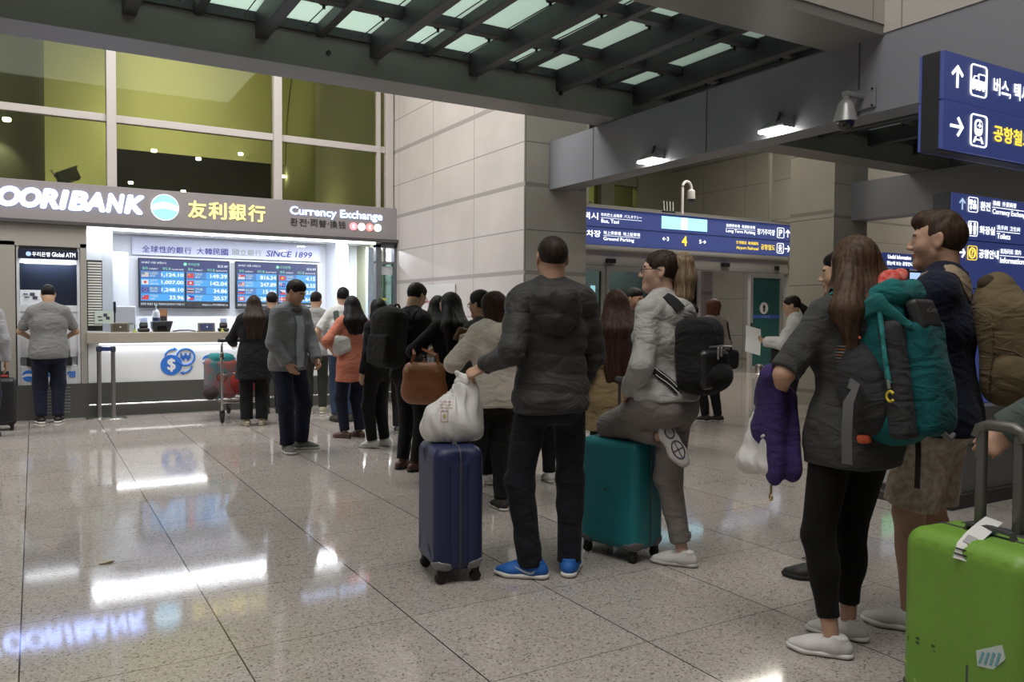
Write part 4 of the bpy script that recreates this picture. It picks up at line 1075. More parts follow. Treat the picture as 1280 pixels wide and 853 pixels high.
gs = thing('gate_sign', 'long hanging blue gate sign with a yellow 4 above the exit doors', 'sign', (12.8, 13.5, 2.88))
rel(MB().box((8.2, 13.5, 2.88), (15.88, 13.72, 3.62), .006).build('sign_box', SIGNBLUE), gs)
rel(MB().box((8.2, 13.49, 3.232), (15.88, 13.5, 3.242)).build('panel_split', BLACK), gs)
rel(MB().box((8.2, 13.47, 3.62), (15.9, 13.75, 3.65)).build('sign_cap', mat('sign_cap_grey', (.20, .20, .22), .4)), gs)
for x in (9.8, 15.2): rel(MB().box((x, 13.6, 3.65), (x+.06, 13.66, 7.0)).build('hanger', mat('hanger_grey', (.14, .14, .12), .5)), gs)
yt = 13.493
T = lambda s, a, b, c, d, m=G_WHITE, bo=.02, par=gs, y=yt: rel(text(s, a, b, c, d, y, m, bold=bo), par)
T('버스, 택시', 9.10, 10.03, 3.37, 3.52); T('市内巴士,出租車  バス,タクシー', 10.10, 11.18, 3.455, 3.53, bo=.01); T('Bus, Taxi', 10.11, 10.57, 3.315, 3.405)
for q in (((10.11, 13.49, 3.425), (11.18, 13.5, 3.432)), ((10.17, 13.49, 3.06), (11.14, 13.5, 3.067)), ((13.66, 13.49, 3.425), (14.61, 13.5, 3.432))): rel(MB().box(*q).build('rule_line', G_WHITE), gs)
T('단기주차장', 9.2, 10.10, 3.02, 3.16); T('地上停車場  地上駐車場', 10.17, 11.14, 3.085, 3.165, bo=.01); T('Ground Parking', 10.17, 10.98, 2.945, 3.04)
rel(MB().box((11.74, 13.488, 3.305), (13.07, 13.5, 3.575)).build('lit_display', glow('cyan_display', (.42, .85, 1.), 1.35)), gs)
rel(MB().box((12.30, 13.485, 3.31), (12.47, 13.49, 3.57)).build('lit_display', glow('white_display', (.9, .97, 1.), 1.6)), gs)
T('←3', 11.76, 11.95, 3.04, 3.13, bo=.025); T('4', 12.32, 12.48, 2.955, 3.175, G_YELLOW, .035); T('5→', 12.84, 13.05, 3.03, 3.12, bo=.025)
T('長期停車場  長期駐車場', 13.66, 14.60, 3.455, 3.53, bo=.01); T('Long Term Parking', 13.66, 14.61, 3.315, 3.41); T('장기주차장', 14.67, 15.27, 3.34, 3.48)
T('空港鐵道  機場鐵路', 13.99, 14.72, 3.085, 3.16, G_YELLOW, .01); T('Airport Railroad', 13.99, 14.72, 2.945, 3.04, G_YELLOW); T('공항철도', 14.80, 15.28, 2.99, 3.12, G_YELLOW)
def rrect(cx, cz, w, h, r, n=5):
    p = []
    for sx, sz, a0 in ((1, 1, 0), (-1, 1, PI/2), (-1, -1, PI), (1, -1, 1.5*PI)):
        for k in range(n+1):
            a = a0+PI/2*k/n; p.append((cx+sx*(w/2-r)+r*math.cos(a), cz+sz*(h/2-r)+r*math.sin(a)))
    return p
def picto_box(cx, cz, w, h, y, m, par, t=.006):
    p = rrect(cx, cz, w, h, min(w, h)*.14); mb = MB()
    mb.tube([(a, y, b) for a, b in p+[p[0]]], t, 6, cap=False, up=(0, 1, 0))
    rel(mb.build('pictogram_border', m), par)
def arrow(cx, cz, s, ang, y, m, par, t=.10):
    """ang 0 = up, -90deg = right"""
    def R(u, v): return (cx+s*(u*math.cos(ang)-v*math.sin(ang)), cz+s*(u*math.sin(ang)+v*math.cos(ang)))
    mb = MB()
    q = t*.5
    mb.prism([R(-q, -.5), R(q, -.5), R(q, .45), R(-q, .45)], y, y+.004)
    for sg in (-1, 1): mb.prism([R(0, .5), R(0, .5-t*1.4), R(sg*.36, .5-.36-t*1.0), R(sg*(.36+t*.6), .5-.36-t*.2)], y, y+.004)
    rel(mb.build('arrow', m), par)
def train_icon(cx, cz, s, y, m, par, dark):
    mb = MB(); mb.prism(rrect(cx, cz+s*.12, s*.50, s*.62, s*.2), y, y+.004)
    mb.prism([(cx-s*.20, cz-s*.22), (cx-s*.12, cz-s*.22), (cx-s*.24, cz-s*.46), (cx-s*.34, cz-s*.46)], y, y+.004); mb.prism([(cx+s*.20, cz-s*.22), (cx+s*.12, cz-s*.22), (cx+s*.24, cz-s*.46), (cx+s*.34, cz-s*.46)], y, y+.004)
    mb.box((cx-s*.22, y, cz-s*.36), (cx+s*.22, y+.004, cz-s*.31))
    rel(mb.build('train_pictogram', m), par)
    k = MB(); k.prism(rrect(cx, cz+s*.2, s*.36, s*.26, s*.1), y-.003, y); rel(k.build('train_pictogram', dark), par)
    a = MB(); a.prism([(cx-s*.02, cz+s*.10), (cx+s*.02, cz+s*.10), (cx+s*.025, cz+s*.19), (cx+s*.13, cz+s*.14), (cx+s*.13, cz+s*.18), (cx+s*.025, cz+s*.25), (cx, cz+s*.32), (cx-s*.025, cz+s*.25), (cx-s*.13, cz+s*.18), (cx-s*.13, cz+s*.14), (cx-s*.025, cz+s*.19)], y-.006, y-.003)
    rel(a.build('train_pictogram', m), par)
picto_box(15.47, 3.42, .23, .235, yt, G_WHITE, gs, .008); T('P', 15.41, 15.53, 3.34, 3.50, bo=.03); arrow(15.72, 3.42, .19, 0, yt, G_WHITE, gs, .14)
picto_box(15.465, 3.05, .22, .235, yt, G_WHITE, gs, .008); train_icon(15.465, 3.05, .2, yt, G_WHITE, gs, SIGNBLUE); arrow(15.715, 3.05, .19, -PI/2, yt, G_WHITE, gs, .14)
# gooseneck camera and antenna on the gate sign
gc = thing('gooseneck_camera', 'white dome camera on a curved pole standing on the blue gate sign', 'camera', (12.42, 13.6, 3.65))
WPL = mat('white_plastic', (.62, .62, .60), .4)
pts = [(12.42, 13.6, 3.65), (12.42, 13.6, 4.27)]+[(12.42+.13-.13*math.cos(a), 13.6, 4.27+.13*math.sin(a)) for a in np.linspace(.2, PI*.95, 10)]+[(12.68, 13.6, 4.22)]
rel(MB().tube(pts, .032, 10).build('pole', WPL, None, 60), gc)
rel(MB().lathe([(0, .14), (.04, .14), (.085, .10), (.09, -.06), (.08, -.08), (0, -.08)], (12.68, 13.6, 4.10), 20).build('housing', WPL, None, 40), gc)
rel(MB().lathe([(.075, -.08), (.072, -.12), (.04, -.155), (0, -.165)], (12.68, 13.6, 4.10), 20).build('dome', ATMD, None, 60), gc)
an = thing('antenna_box', 'small black box with four white rods on top of the gate sign', 'antenna', (12.02, 13.6, 3.65))
rel(MB().box((11.88, 13.55, 3.65), (12.18, 13.66, 3.71), .01).build('box', BLACK), an)
for k in range(4): rel(MB().cyl((11.90+k*.085, 13.6, 3.70), (11.88+k*.09, 13.6, 3.92), .012, 8).build('rod', WPL), an)
# upper windows over the vestibule
struct('wall_upper_far', MB().box((9, 19.0, 0), (13.9, 19.2, 4.7)).box((14.15, 18.9, 0), (14.62, 19.25, 7)).box((15.55, 18.95, 0), (17, 19.2, 7)).box((13.9, 19, 0), (17, 19.2, 3.9)).box((9, 19, 5.25), (17, 19.2, 7)), mat('far_wall_olive', (.20, .21, .15), .7))
struct('wall_upper_outside', MB().box((9, 22, 3), (20, 22.2, 8)), OLIVE)
wo = bpy.data.objects.new('window_2', None); link(wo); wo['kind'] = 'structure'; wo.location = (13.5, 19.05, 4.7)
rel(MB().box((9, 19.05, 3.9), (15.6, 19.06, 5.3)).build('glass_pane', GLASS_W), wo)
# short steel bollard by the door
bo = tag(MB().lathe([(0, .24), (.06, .235), (.095, .20), (.10, .02), (.11, 0), (0, 0)], n=24).build('bollard', STEEL, None, 40, (15.42, 14.05, 0)), 'short round steel bollard on the floor by the teal glass door', 'bollard')

# ------------------------------------------------------------------ hanging direction sign (near) and information totem
h1 = thing('direction_sign', 'hanging blue direction sign with bus and train pictograms in two rows', 'sign', (5.0, 2.70, 2.325))
SIDE = mat('sign_side_dark', (.02, .02, .022), .5)
rel(MB().box((4.287, 2.66, 2.328), (7.2, 2.765, 2.866), .004).build('sign_case', SIDE), h1)
for z0, z1 in ((2.332, 2.594), (2.602, 2.862)): rel(MB().box((4.287, 2.635, z0), (7.2, 2.66, z1), .002).build('sign_face', SIGNBLUE), h1)
for z0, z1 in ((2.332, 2.594), (2.602, 2.862)): rel(MB().box((4.287, 2.765, z0), (7.2, 2.78, z1), .002).build('sign_face', SIGNBLUE), h1)
for q in (((5.45, 2.68, 2.866), (5.52, 2.74, 2.91)),): rel(MB().box(*q).build('hanger', DGREY), h1)
y1 = 2.631
arrow(4.41, 2.737, .125, 0, y1, G_WHITE, h1, .13); arrow(4.416, 2.463, .125, -PI/2, y1, G_WHITE, h1, .13)
picto_box(4.614, 2.742, .155, .172, y1, G_WHITE, h1, .0045); picto_box(4.626, 2.464, .158, .175, y1, G_WHITE, h1, .0045)
mb = MB(); mb.prism(rrect(4.645, 2.742, .075, .085, .015), y1, y1+.004); mb.prism(rrect(4.585, 2.725, .07, .05, .012), y1, y1+.004); mb.prism([(4.56, 2.745), (4.572, 2.768), (4.602, 2.768), (4.612, 2.745)], y1, y1+.004)
for x in (4.565, 4.60, 4.628, 4.665): mb.box((x-.008, y1, 2.69), (x+.008, y1+.004, 2.708))
rel(mb.build('bus_pictogram', G_WHITE), h1)
mb = MB(); mb.prism(rrect(4.645, 2.76, .055, .03, .006), y1-.003, y1); mb.prism([(4.568, 2.747), (4.577, 2.762), (4.598, 2.762), (4.605, 2.747)], y1-.003, y1); rel(mb.build('bus_pictogram', SIGNBLUE), h1)
train_icon(4.626, 2.464, .15, y1, G_WHITE, h1, SIGNBLUE)
T('버스, 택시', 4.762, 5.135, 2.685, 2.79, G_WHITE, .03, h1, y1); T('공항철도', 4.775, 5.19, 2.425, 2.52, G_YELLOW, .03, h1, y1)
T('Bus, Taxi', 5.2, 5.5, 2.69, 2.76, G_WHITE, .02, h1, y1); T('Airport Railroad', 5.25, 5.8, 2.43, 2.49, G_YELLOW, .02, h1, y1)

tm = thing('information_totem', 'big blue standing information board on a grey base behind the man in navy', 'sign', (6.9, 3.63, 0))
GB = mat('totem_grey', (.17, .17, .165), .45)
rel(MB().box((5.909, 3.56, .735), (7.9, 3.70, 2.345), .003).build('board', SIDE), tm)
for z0, z1 in ((2.0, 2.341), (1.632, 1.992), (.74, 1.624)): rel(MB().box((5.912, 3.55, z0), (7.9, 3.562, z1)).build('board_face', SIGNBLUE), tm)
rel(MB().box((5.90, 3.42, .10), (7.9, 3.85, .735), .005).build('base', GB), tm); rel(MB().box((5.72, 3.38, 0), (7.9, 3.95, .10)).box((5.60, 3.42, 0), (5.90, 3.9, .06)).build('plinth', mat('totem_plinth', (.04, .04, .04), .5)), tm)
rel(MB().box((5.9, 3.415, .45), (7.9, 3.42, .456)).build('base_seam', mat('seam', (.06, .06, .06), .6)), tm)
yq = 3.544
G_PALE = glow('sign_pale_arrow', (.5, .65, .85), 1.)
arrow(6.042, 2.264, .088, 0, yq, G_PALE, tm, .11); picto_box(6.18, 2.267, .125, .11, yq, G_WHITE, tm, .003)
mb = MB(); mb.prism(rrect(6.155, 2.285, .04, .04, .008), yq, yq+.004); mb.prism(rrect(6.205, 2.255, .04, .04, .008), yq, yq+.004); rel(mb.build('exchange_pictogram', G_WHITE), tm); arrow(6.20, 2.29, .035, -PI/2, yq, G_WHITE, tm, .2); arrow(6.16, 2.245, .035, PI/2, yq, G_WHITE, tm, .2)
T('환전', 6.278, 6.415, 2.232, 2.302, G_WHITE, .03, tm, yq); T('換錢  外貨両替', 6.449, 6.785, 2.282, 2.322, G_WHITE, .01, tm, yq); T('Currency Exchange', 6.445, 6.95, 2.205, 2.258, G_WHITE, .02, tm, yq)
picto_box(6.184, 2.085, .122, .11, yq, G_WHITE, tm, .003)
mb = MB()
for x in (6.155, 6.212):
    mb.prism([(x+.010*math.cos(t), 2.123+.010*math.sin(t)) for t in np.linspace(0, 2*PI, 12, endpoint=False)], yq, yq+.004); mb.prism(rrect(x, 2.088, .032, .045, .006), yq, yq+.004); mb.box((x-.012, yq, 2.042), (x-.002, yq+.004, 2.068)); mb.box((x+.002, yq, 2.042), (x+.012, yq+.004, 2.068))
rel(mb.build('toilet_pictogram', G_WHITE), tm); arrow(6.06, 2.085, .088, -PI/2, yq, G_WHITE, tm, .11)
T('화장실', 6.276, 6.486, 2.05, 2.115, G_WHITE, .03, tm, yq); T('洗手间  卫生间', 6.514, 6.847, 2.098, 2.134, G_WHITE, .01, tm, yq); T('Toilets', 6.517, 6.709, 2.028, 2.072, G_WHITE, .02, tm, yq)
picto_box(6.185, 1.90, .122, .105, yq, G_YELLOW, tm, .003); rel(MB().torus((6.185, yq, 1.90), .038, .006, 'y', 24, 6).build('information_pictogram', G_YELLOW), tm); T('?', 6.172, 6.198, 1.875, 1.925, G_YELLOW, .03, tm, yq)
arrow(6.05, 1.898, .09, -PI/2, yq, G_WHITE, tm, .14)
T('공항안내', 6.274, 6.548, 1.865, 1.935, G_WHITE, .03, tm, yq); T('机场问讯  案内', 6.572, 6.870, 1.912, 1.953, G_WHITE, .01, tm, yq); T('Information', 6.571, 6.921, 1.838, 1.885, G_WHITE, .02, tm, yq)
for q in (((6.45, yq, 2.267), (6.95, yq+.006, 2.271)), ((6.517, yq, 2.083), (6.85, yq+.006, 2.087)), ((6.572, yq, 1.896), (6.95, yq+.006, 1.90))): rel(MB().box(*q).build('rule_line', G_WHITE), tm)

# flight-information kiosk far behind
kk = thing('flight_screen_kiosk', 'grey kiosk with a blue header and two lit screens beside the far pier', 'kiosk', (12.3, 8.1, 0))
rel(MB().box((11.55, 8.05, 0), (12.95, 8.35, 1.70), .01).box((11.55, 8.05, 1.70), (11.68, 8.3, 2.2)).box((12.19, 8.05, 1.70), (12.27, 8.3, 2.2)).box((12.86, 8.05, 1.7), (12.95, 8.3, 2.2)).build('cabinet', GB), kk)
rel(MB().box((11.5, 8.0, 2.20), (12.95, 8.3, 2.43), .006).build('header', SIGNBLUE), kk)
T('Useful Information', 11.62, 12.22, 2.335, 2.40, G_WHITE, .03, kk, 7.994); T('한눈에 보는 공항안내', 11.60, 12.27, 2.235, 2.30, G_WHITE, .03, kk, 7.994)
def scr(x0, x1, col, nm):
    s = rel(MB().box((x0, 8.06, 1.73), (x1, 8.12, 2.17), .006).build('screen', BLACK), kk)
    p = MB().box((x0+.03, 8.05, 1.80), (x1-.03, 8.06, 2.14)).build('screen_image', glow(nm, col, 1.1)); p.parent = s; p.location = Vector((0, 0, 0))
    return s
s1 = scr(11.68, 12.19, (.10, .55, .22), 'map_green'); s2 = scr(12.27, 12.86, (.45, .62, .95), 'page_blue')
mb = MB().box((11.74, 8.045, 2.06), (12.0, 8.05, 2.12)).box((11.95, 8.045, 1.84), (12.12, 8.05, 1.90)); o = mb.build('screen_image', glow('map_pale', (.5, .8, .6), 1.1)); o.parent = s1; o.location = Vector((0, 0, 0))
o = MB().box((12.0, 8.045, 2.04), (12.12, 8.05, 2.10)).build('screen_image', glow('map_dark', (.02, .06, .2), 1.)); o.parent = s1

# dome camera and lamps on the beam
dc = thing('dome_camera', 'grey hooded dome camera on a bracket under the concrete beam', 'camera', (5.15, 3.95, 2.78))
GP = mat('camera_grey', (.30, .30, .29), .35, metal=.3)
rel(MB().box((5.33, 3.80, 2.95), (5.35, 4.02, 3.10), .004).build('mount_plate', mat('plate_grey', (.22, .22, .23), .5)), dc)
for yy in (3.82, 4.0):
    for z in (2.965, 3.085): rel(MB().cyl((5.318, yy, z), (5.332, yy, z), .007, 8).build('bolt', BLACK), dc)
rel(MB().box((5.13, 3.885, 3.025), (5.345, 3.935, 3.06), .008).cyl((5.15, 3.91, 2.97), (5.15, 3.91, 3.03), .022, 14).build('arm', GP, None, 40), dc)
rel(MB().lathe([(0, .10), (.03, .095), (.05, .075), (.06, .05), (.085, -.05), (.09, -.065), (.07, -.065), (0, -.06)], (5.15, 3.91, 2.90), 28).build('hood', GP, None, 40), dc)
rel(MB().lathe([(.062, -.06), (.060, -.08), (.045, -.112), (.02, -.128), (0, -.13)], (5.15, 3.91, 2.90), 28).build('dome', mat('dome_glass', (.01, .01, .01), .05, spec=.9), None, 60), dc)
LAMPE = glow('lamp_lens', (1., .97, .92), 40.)
def beam_lamp(y, label):
    t = thing('beam_lamp', label, 'lamp', (5.33, y, 2.93), group='lamps along the beam')
    rel(MB().prism([(5.35, 3.05), (5.22, 2.965), (5.22, 2.945), (5.35, 2.945)], y-.13, y+.13, 'xz').build('hood', mat('lamp_hood', (.30, .30, .30), .4)), t)
    rel(MB().box((5.215, y-.125, 2.928), (5.348, y+.125, 2.946)).build('lens', LAMPE), t)
    rel(MB().cyl((5.30, y, 3.0), (5.33, y, 3.09), .014, 8).build('bolt', DGREY), t)
beam_lamp(6.25, 'glowing wedge lamp on the beam face above the white 4-rod antenna'); beam_lamp(4.68, 'glowing wedge lamp on the beam face beside the dome camera')
# ------------------------------------------------------------------ people in the hall
from mathutils.bvhtree import BVHTree
_bvh = {}
def bvh(o):
    if o.name not in _bvh:
        me = o.data; _bvh[o.name] = BVHTree.FromPolygons([v.co.copy() for v in me.vertices], [tuple(p.vertices) for p in me.polygons])
    return _bvh[o.name]
def hug(o, pts, off=.006, n=6, ray=None):
    """lay a path on a mesh: returns resampled points and normals"""
    P, N = [], []
    pts = [np.asarray(p, float) for p in pts]
    for i in range(len(pts)-1):
        for k in range(n if i < len(pts)-2 else n+1):
            q = pts[i]+(pts[i+1]-pts[i])*k/n
            co, no, _, _ = bvh(o).find_nearest(Vector(q))
            if ray is not None:
                h_ = bvh(o).ray_cast(Vector(q)-Vector(ray), Vector(ray))
                if h_[0] is not None: co, no = h_[0], h_[1]
            P.append(co+no*off); N.append(no)
    for _ in range(2):
        P = [P[0]]+[(P[i-1]+P[i]*2+P[i+1])/4 for i in range(1, len(P)-1)]+[P[-1]]
    return P, N
def band(o, pts, w, t, name, m, parent, off=.006, base=None, n=6, ray=None):
    P, N = hug(o, pts, off, n, ray)
    if base is not None: P = [p-Vector(base) for p in P]
    return MB().tube(P, 0, flat=(w, t), up=N).build(name, m, parent, 50)
def decal(o, polys, d, name, m, parent, off=.003, base=None, div=4):
    """lay flat printed shapes on a mesh, projected along d"""
    mb = MB(); d = Vector(d).normalized()
    for poly in polys:
        n = len(poly); f = []
        for i in range(n):
            a, b = np.asarray(poly[i], float), np.asarray(poly[(i+1) % n], float)
            for k in range(div): f.append(a+(b-a)*k/div)
        vs = []
        for q in f:
            r = bvh(o).ray_cast(Vector(q)-d*.6, d)
            co = r[0] if r[0] is not None else Vector(q)
            co = co-d*off
            if base is not None: co = co-Vector(base)
            vs.append(mb.bm.verts.new(co))
        try: mb.bm.faces.new(vs)
        except ValueError: pass
    return mb.build(name, m, parent)

C_NAVY = cloth('navy_cloth', (.012, .014, .030)); C_BLACK = cloth('black_cloth', (.010, .010, .011)); C_CHAR = cloth('charcoal_cloth', (.035, .035, .036))
C_JEAN = cloth('dark_denim', (.018, .022, .040)); C_BLUEJ = cloth('blue_denim', (.035, .055, .10)); C_GREYT = cloth('grey_tee_cloth', (.20, .20, .195))
C_LGREY = cloth('light_grey_jersey', (.38, .37, .355)); C_GJACK = cloth('grey_jacket_cloth', (.17, .175, .185)); C_SALMON = cloth('salmon_cloth', (.50, .17, .11))
C_CREAM = cloth('cream_fleece', (.60, .54, .47)); C_KHAKI = cloth('khaki_cloth', (.23, .165, .085)); C_TAUPE = cloth('taupe_cloth', (.30, .245, .215)); C_WHITE = cloth('white_cloth', (.62, .61, .60))
C_PUFF = cloth('puffer_nylon', (.040, .039, .038), rough=.6); C_TRACK = cloth('track_black', (.012, .013, .017)); C_GREYP = cloth('grey_sweatpants', (.20, .18, .168)); C_WASH = cloth('washed_black_tee', (.052, .053, .052))
C_NJACK = cloth('navy_jacket', (.010, .012, .028)); C_SHORT = mat('camouflage_shorts', (.33, .26, .19), .9, color2=(.52, .45, .36), vscale=34., bump=.25, bscale=300.)
C_STEEL = cloth('blue_grey_cloth', (.10, .12, .14)); C_SAGE = cloth('sage_jacket', (.075, .095, .09))
S_WHITE = mat('shoe_white', (.62, .60, .58), .55); S_SOLEW = mat('sole_white', (.66, .64, .60), .6); S_BLACK = mat('shoe_black', (.014, .014, .015), .6); S_SOLEB = mat('sole_black', (.012, .012, .012), .7)
S_BLUE = mat('shoe_blue', (.010, .115, .42), .6, bump=.2, bscale=400); S_GREY = mat('shoe_grey', (.13, .125, .12), .6); S_BEIGE = mat('shoe_beige', (.38, .34, .24), .6); S_BROWN = mat('sandal_brown', (.085, .035, .022), .5)
S_SOLET = mat('sole_tan', (.34, .27, .2), .6)
BRN = (.030, .014, .008); BLK = (.006, .005, .005); CHEST = (.055, .022, .011); BLOND = (.26, .16, .075); REDBR = (.042, .018, .011); DBR = (.020, .011, .007)

def WL(loc, az, p):
    a = math.radians(az); d = V(p[0]-loc[0], p[1]-loc[1], p[2]); return V(d[0]*math.cos(a)-d[1]*math.sin(a), d[0]*math.sin(a)+d[1]*math.cos(a), d[2])

def P_simple(label, loc, az, H, sex, top, tm, bm, sm, hair, hc, h=.013, ln=.3, skin='asian', look=(0, 0, 0), hem=.50, sleeve=2., arms=None, feet=None, inf=.015, wide=.01, collar=None, sole=None, w=1., kind='sneaker', bottom='trousers', to=1.97, bend=0., twist=0., puff=.02, off=0., flare=0.):
    p = Person(label, loc, az, H, sex, skin, look, bend=bend, arms=arms, feet=feet, w=w, h=h, twist=twist)
    p.hair(hair, 'hair_%d_%d' % (int(hc[0]*1e4), int(hc[2]*1e4)), hc, ln=ln, puff=puff, h=max(.009, h*.75), off=off)
    p.body(hands='LR', legs=to)
    p.topo = p.top(top, tm, inf=inf, hem=hem, sleeve=sleeve, collar=collar, wide=flare)
    p.boto = p.bottoms(bottom, bm, to=to, wide=wide)
    p.shoeso = p.shoes(sm, sole or S_SOLEW, kind=kind)
    return p

# --- at the cash machines and the counter
p1 = P_simple('person in grey hooded top beside a dark suitcase at the left frame edge', (-.50, 10.62), 5, 1.70, 'm', 'hoodie', cloth('grey_hood_jersey', (.33, .33, .35)), C_JEAN, S_BLACK, 'short', BLK, collar='hood', sole=S_SOLEB)
p2 = P_simple('man in grey short-sleeved shirt and dark trousers using the cash machine', (.16, 11.72), 0, 1.735, 'm', 'shirt', C_GREYT, C_NAVY, S_BLACK, 'short', BLK, sleeve=.85, hem=.47, inf=.028, wide=.022, w=1.14,
              look=(0, 18, 0), arms={'L': dict(t=(-.19, .30, 1.06), pole=(-.9, -.4, -.5), curl=.5), 'R': dict(t=(.19, .30, 1.06), pole=(.9, -.4, -.5), curl=.5)}, kind='low')
p3 = P_simple('woman with long brown hair in loose black clothes behind the luggage trolley', (2.36, 10.30), 10, 1.62, 'f', 'coat', C_BLACK, C_BLACK, S_BEIGE, 'long', DBR, ln=.42, hem=.36, inf=.032, wide=.03, look=(0, 5, 0), flare=.06, w=1.1,
              arms={'L': dict(t=(-.24, .34, 1.02), pole=(-.6, -.6, -.6), curl=.6, palm=(0, 0, -1)), 'R': dict(t=(.14, .34, 1.02), pole=(.6, -.6, -.6), curl=.6, palm=(0, 0, -1))}, kind='low', sole=S_BEIGE)
p4 = P_simple('man in grey zip jacket and navy trousers looking down, walking away from the counter', (2.22, 8.21), 152, 1.735, 'm', 'jacket', C_GJACK, C_NAVY, S_GREY, 'short', BLK, h=.011, skin='tan', look=(18, 24, 0), hem=.475, inf=.030, wide=.024, w=1.08, bend=4, puff=.045,
              feet={'R': dict(x=-.03 + .10, y=.06, yaw=-25), 'L': dict(x=-.15, y=.02, yaw=45)},
              arms={'R': dict(t=WL((2.22, 8.21), 152, (2.16, 8.02, .90)), pole=(.8, -.6, -.3), curl=.45),
                    'L': dict(t=(-.13, .27, .93), pole=(-.8, -.6, -.3), curl=.6)})
# open front, pale shirt, collar
band(p4.topo, [(-.01, .25, 1.38), (-.012, .25, 1.2), (-.012, .25, 1.05), (-.012, .25, .86)], .10, .006, 'shirt', cloth('pale_blue_shirt', (.33, .36, .42)), p4.root, .003, n=10, ray=(0, -1, 0))
for sx in (-.065, .045): band(p4.topo, [(sx, .25, 1.39), (sx, .25, 1.2), (sx, .25, 1.05), (sx, .25, .85)], .012, .010, 'jacket_edge', C_GJACK, p4.root, .005, n=10, ray=(0, -1, 0))
MB().tube([(p4.J['nb']+V(.075*math.cos(t), .055+.055*math.sin(t), .012+.02*math.sin(t)*-1)) for t in np.linspace(-.9, PI+.9, 16)], .018, 8).build('collar', mat('collar_dark', (.05, .05, .055), .8), p4.root, 60)
p5 = P_simple('man in pale grey shirt at the counter under the SINCE 1899 lettering', (3.40, 11.15), 12, 1.70, 'm', 'shirt', cloth('pale_grey_shirt', (.30, .30, .30)), cloth('dark_olive', (.035, .036, .03)), S_BEIGE, 'short', BLK, hem=.48, sleeve=1.6, look=(-25, 8, 0),
              arms={'L': dict(t=(-.2, .38, 1.10)), 'R': dict(t=(.2, .38, 1.10))})
p6 = P_simple('dark-haired person at the counter, nearly hidden behind the man in grey jacket', (2.88, 11.48), 5, 1.69, 'm', 'jacket', C_CHAR, C_BLACK, S_BLACK, 'short', BLK, sole=S_SOLEB, arms={'L': dict(t=(-.2, .34, 1.12)), 'R': dict(t=(.2, .34, 1.12))})
p7 = P_simple('man in white t-shirt and blue jeans with a grey-green strap over his shoulder', (3.46, 10.16), 14, 1.735, 'm', 'tee_shirt', C_WHITE, C_BLUEJ, cloth('shoe_olive', (.06, .06, .045)), 'short', BLK, hem=.50, sleeve=.8, inf=.022, look=(-5, 0, 0), sole=S_SOLEB,
              arms={'L': dict(t=(-.22, .12, .98), pole=(-.9, -.5, -.2)), 'R': dict(t=(.22, .2, 1.0), pole=(.9, -.5, -.2))})
band(p7.topo, [p7.J['shL']+V(.075, .12, -.05), p7.J['shL']+V(.075, .0, .07), p7.J['shL']+V(.07, -.13, -.06), p7.J['che']+V(-.02, -.16, -.1), p7.J['wai']+V(.12, -.15, 0)], .07, .008, 'shoulder_strap', C_SAGE, p7.root)
p8 = P_simple('woman with long black hair in a loose salmon tunic carrying a white bag', (3.10, 8.78), 0, 1.60, 'f', 'tunic', C_SALMON, C_NAVY, S_BROWN, 'long', BLK, ln=.30, hem=.40, sleeve=1.3, inf=.024, flare=.05, look=(5, 6, 0), kind='low', sole=S_BROWN, feet={'L': dict(yaw=38), 'R': dict(yaw=20)},
              arms={'L': dict(t=(-.20, .10, .98), pole=(-.8, -.7, -.1)), 'R': dict(t=(.2, .15, 1.0))})
p9 = P_simple('woman in black with white trainers, behind the big black backpack', (3.12, 8.02), -20, 1.56, 'f', 'shirt', C_BLACK, C_BLACK, S_WHITE, 'long', BLK, ln=.25, hem=.49, feet={'L': dict(yaw=20), 'R': dict(yaw=25)})
p10 = P_simple('short person with dark hair just visible between the salmon tunic and the man in black', (3.62, 8.92), 10, 1.51, 'f', 'shirt', C_CHAR, C_CHAR, S_GREY, 'bob', BLK, ln=.1)
p11 = P_simple('young man with glasses in black t-shirt wearing a big black backpack', (2.90, 6.70), 72, 1.68, 'm', 'tee_shirt', C_BLACK, C_BLACK, S_BROWN, 'short', BLK, h=.011, sleeve=.85, hem=.49, inf=.022, look=(5, 24, 0), kind='low', sole=S_SOLEB, skin='asian', bend=3, puff=.035,
               arms={'L': dict(t=(-.10, .30, 1.05), pole=(-.7, -.8, -.3), curl=.6), 'R': dict(t=(.12, .30, 1.08), pole=(.9, -.6, -.3), curl=.6)})
p11.glasses(BLACK)
p12 = P_simple('black-haired woman in a grey patterned top, mostly hidden by the man in glasses', (3.46, 7.30), 30, 1.585, 'f', 'blouse', mat('patterned_blouse', (.05, .055, .07), .85, color2=(.30, .31, .34), vscale=28.), C_BLACK, S_WHITE, 'long', BLK, ln=.30, hem=.48)
p13 = P_simple('woman with long black hair in a black dress carrying the tan shoulder bag', (3.02, 6.10), 8, 1.585, 'f', 'dress', C_BLACK, C_BLACK, S_BLACK, 'long', BLK, h=.011, ln=.40, hem=.33, inf=.018, flare=.03, look=(28, 6, 0), sole=S_SOLEB,
               arms={'L': dict(t=(-.23, .20, 1.02), pole=(-.8, -.6, -.2), curl=.6)})
p14 = P_simple('man with black fringe and round glasses behind the woman in cream hoodie', (3.15, 5.80), -22, 1.585, 'm', 'shirt', C_CHAR, C_BLACK, S_WHITE, 'short', BLK, look=(5, 5, 0), puff=.06)
p14.glasses(BLACK)
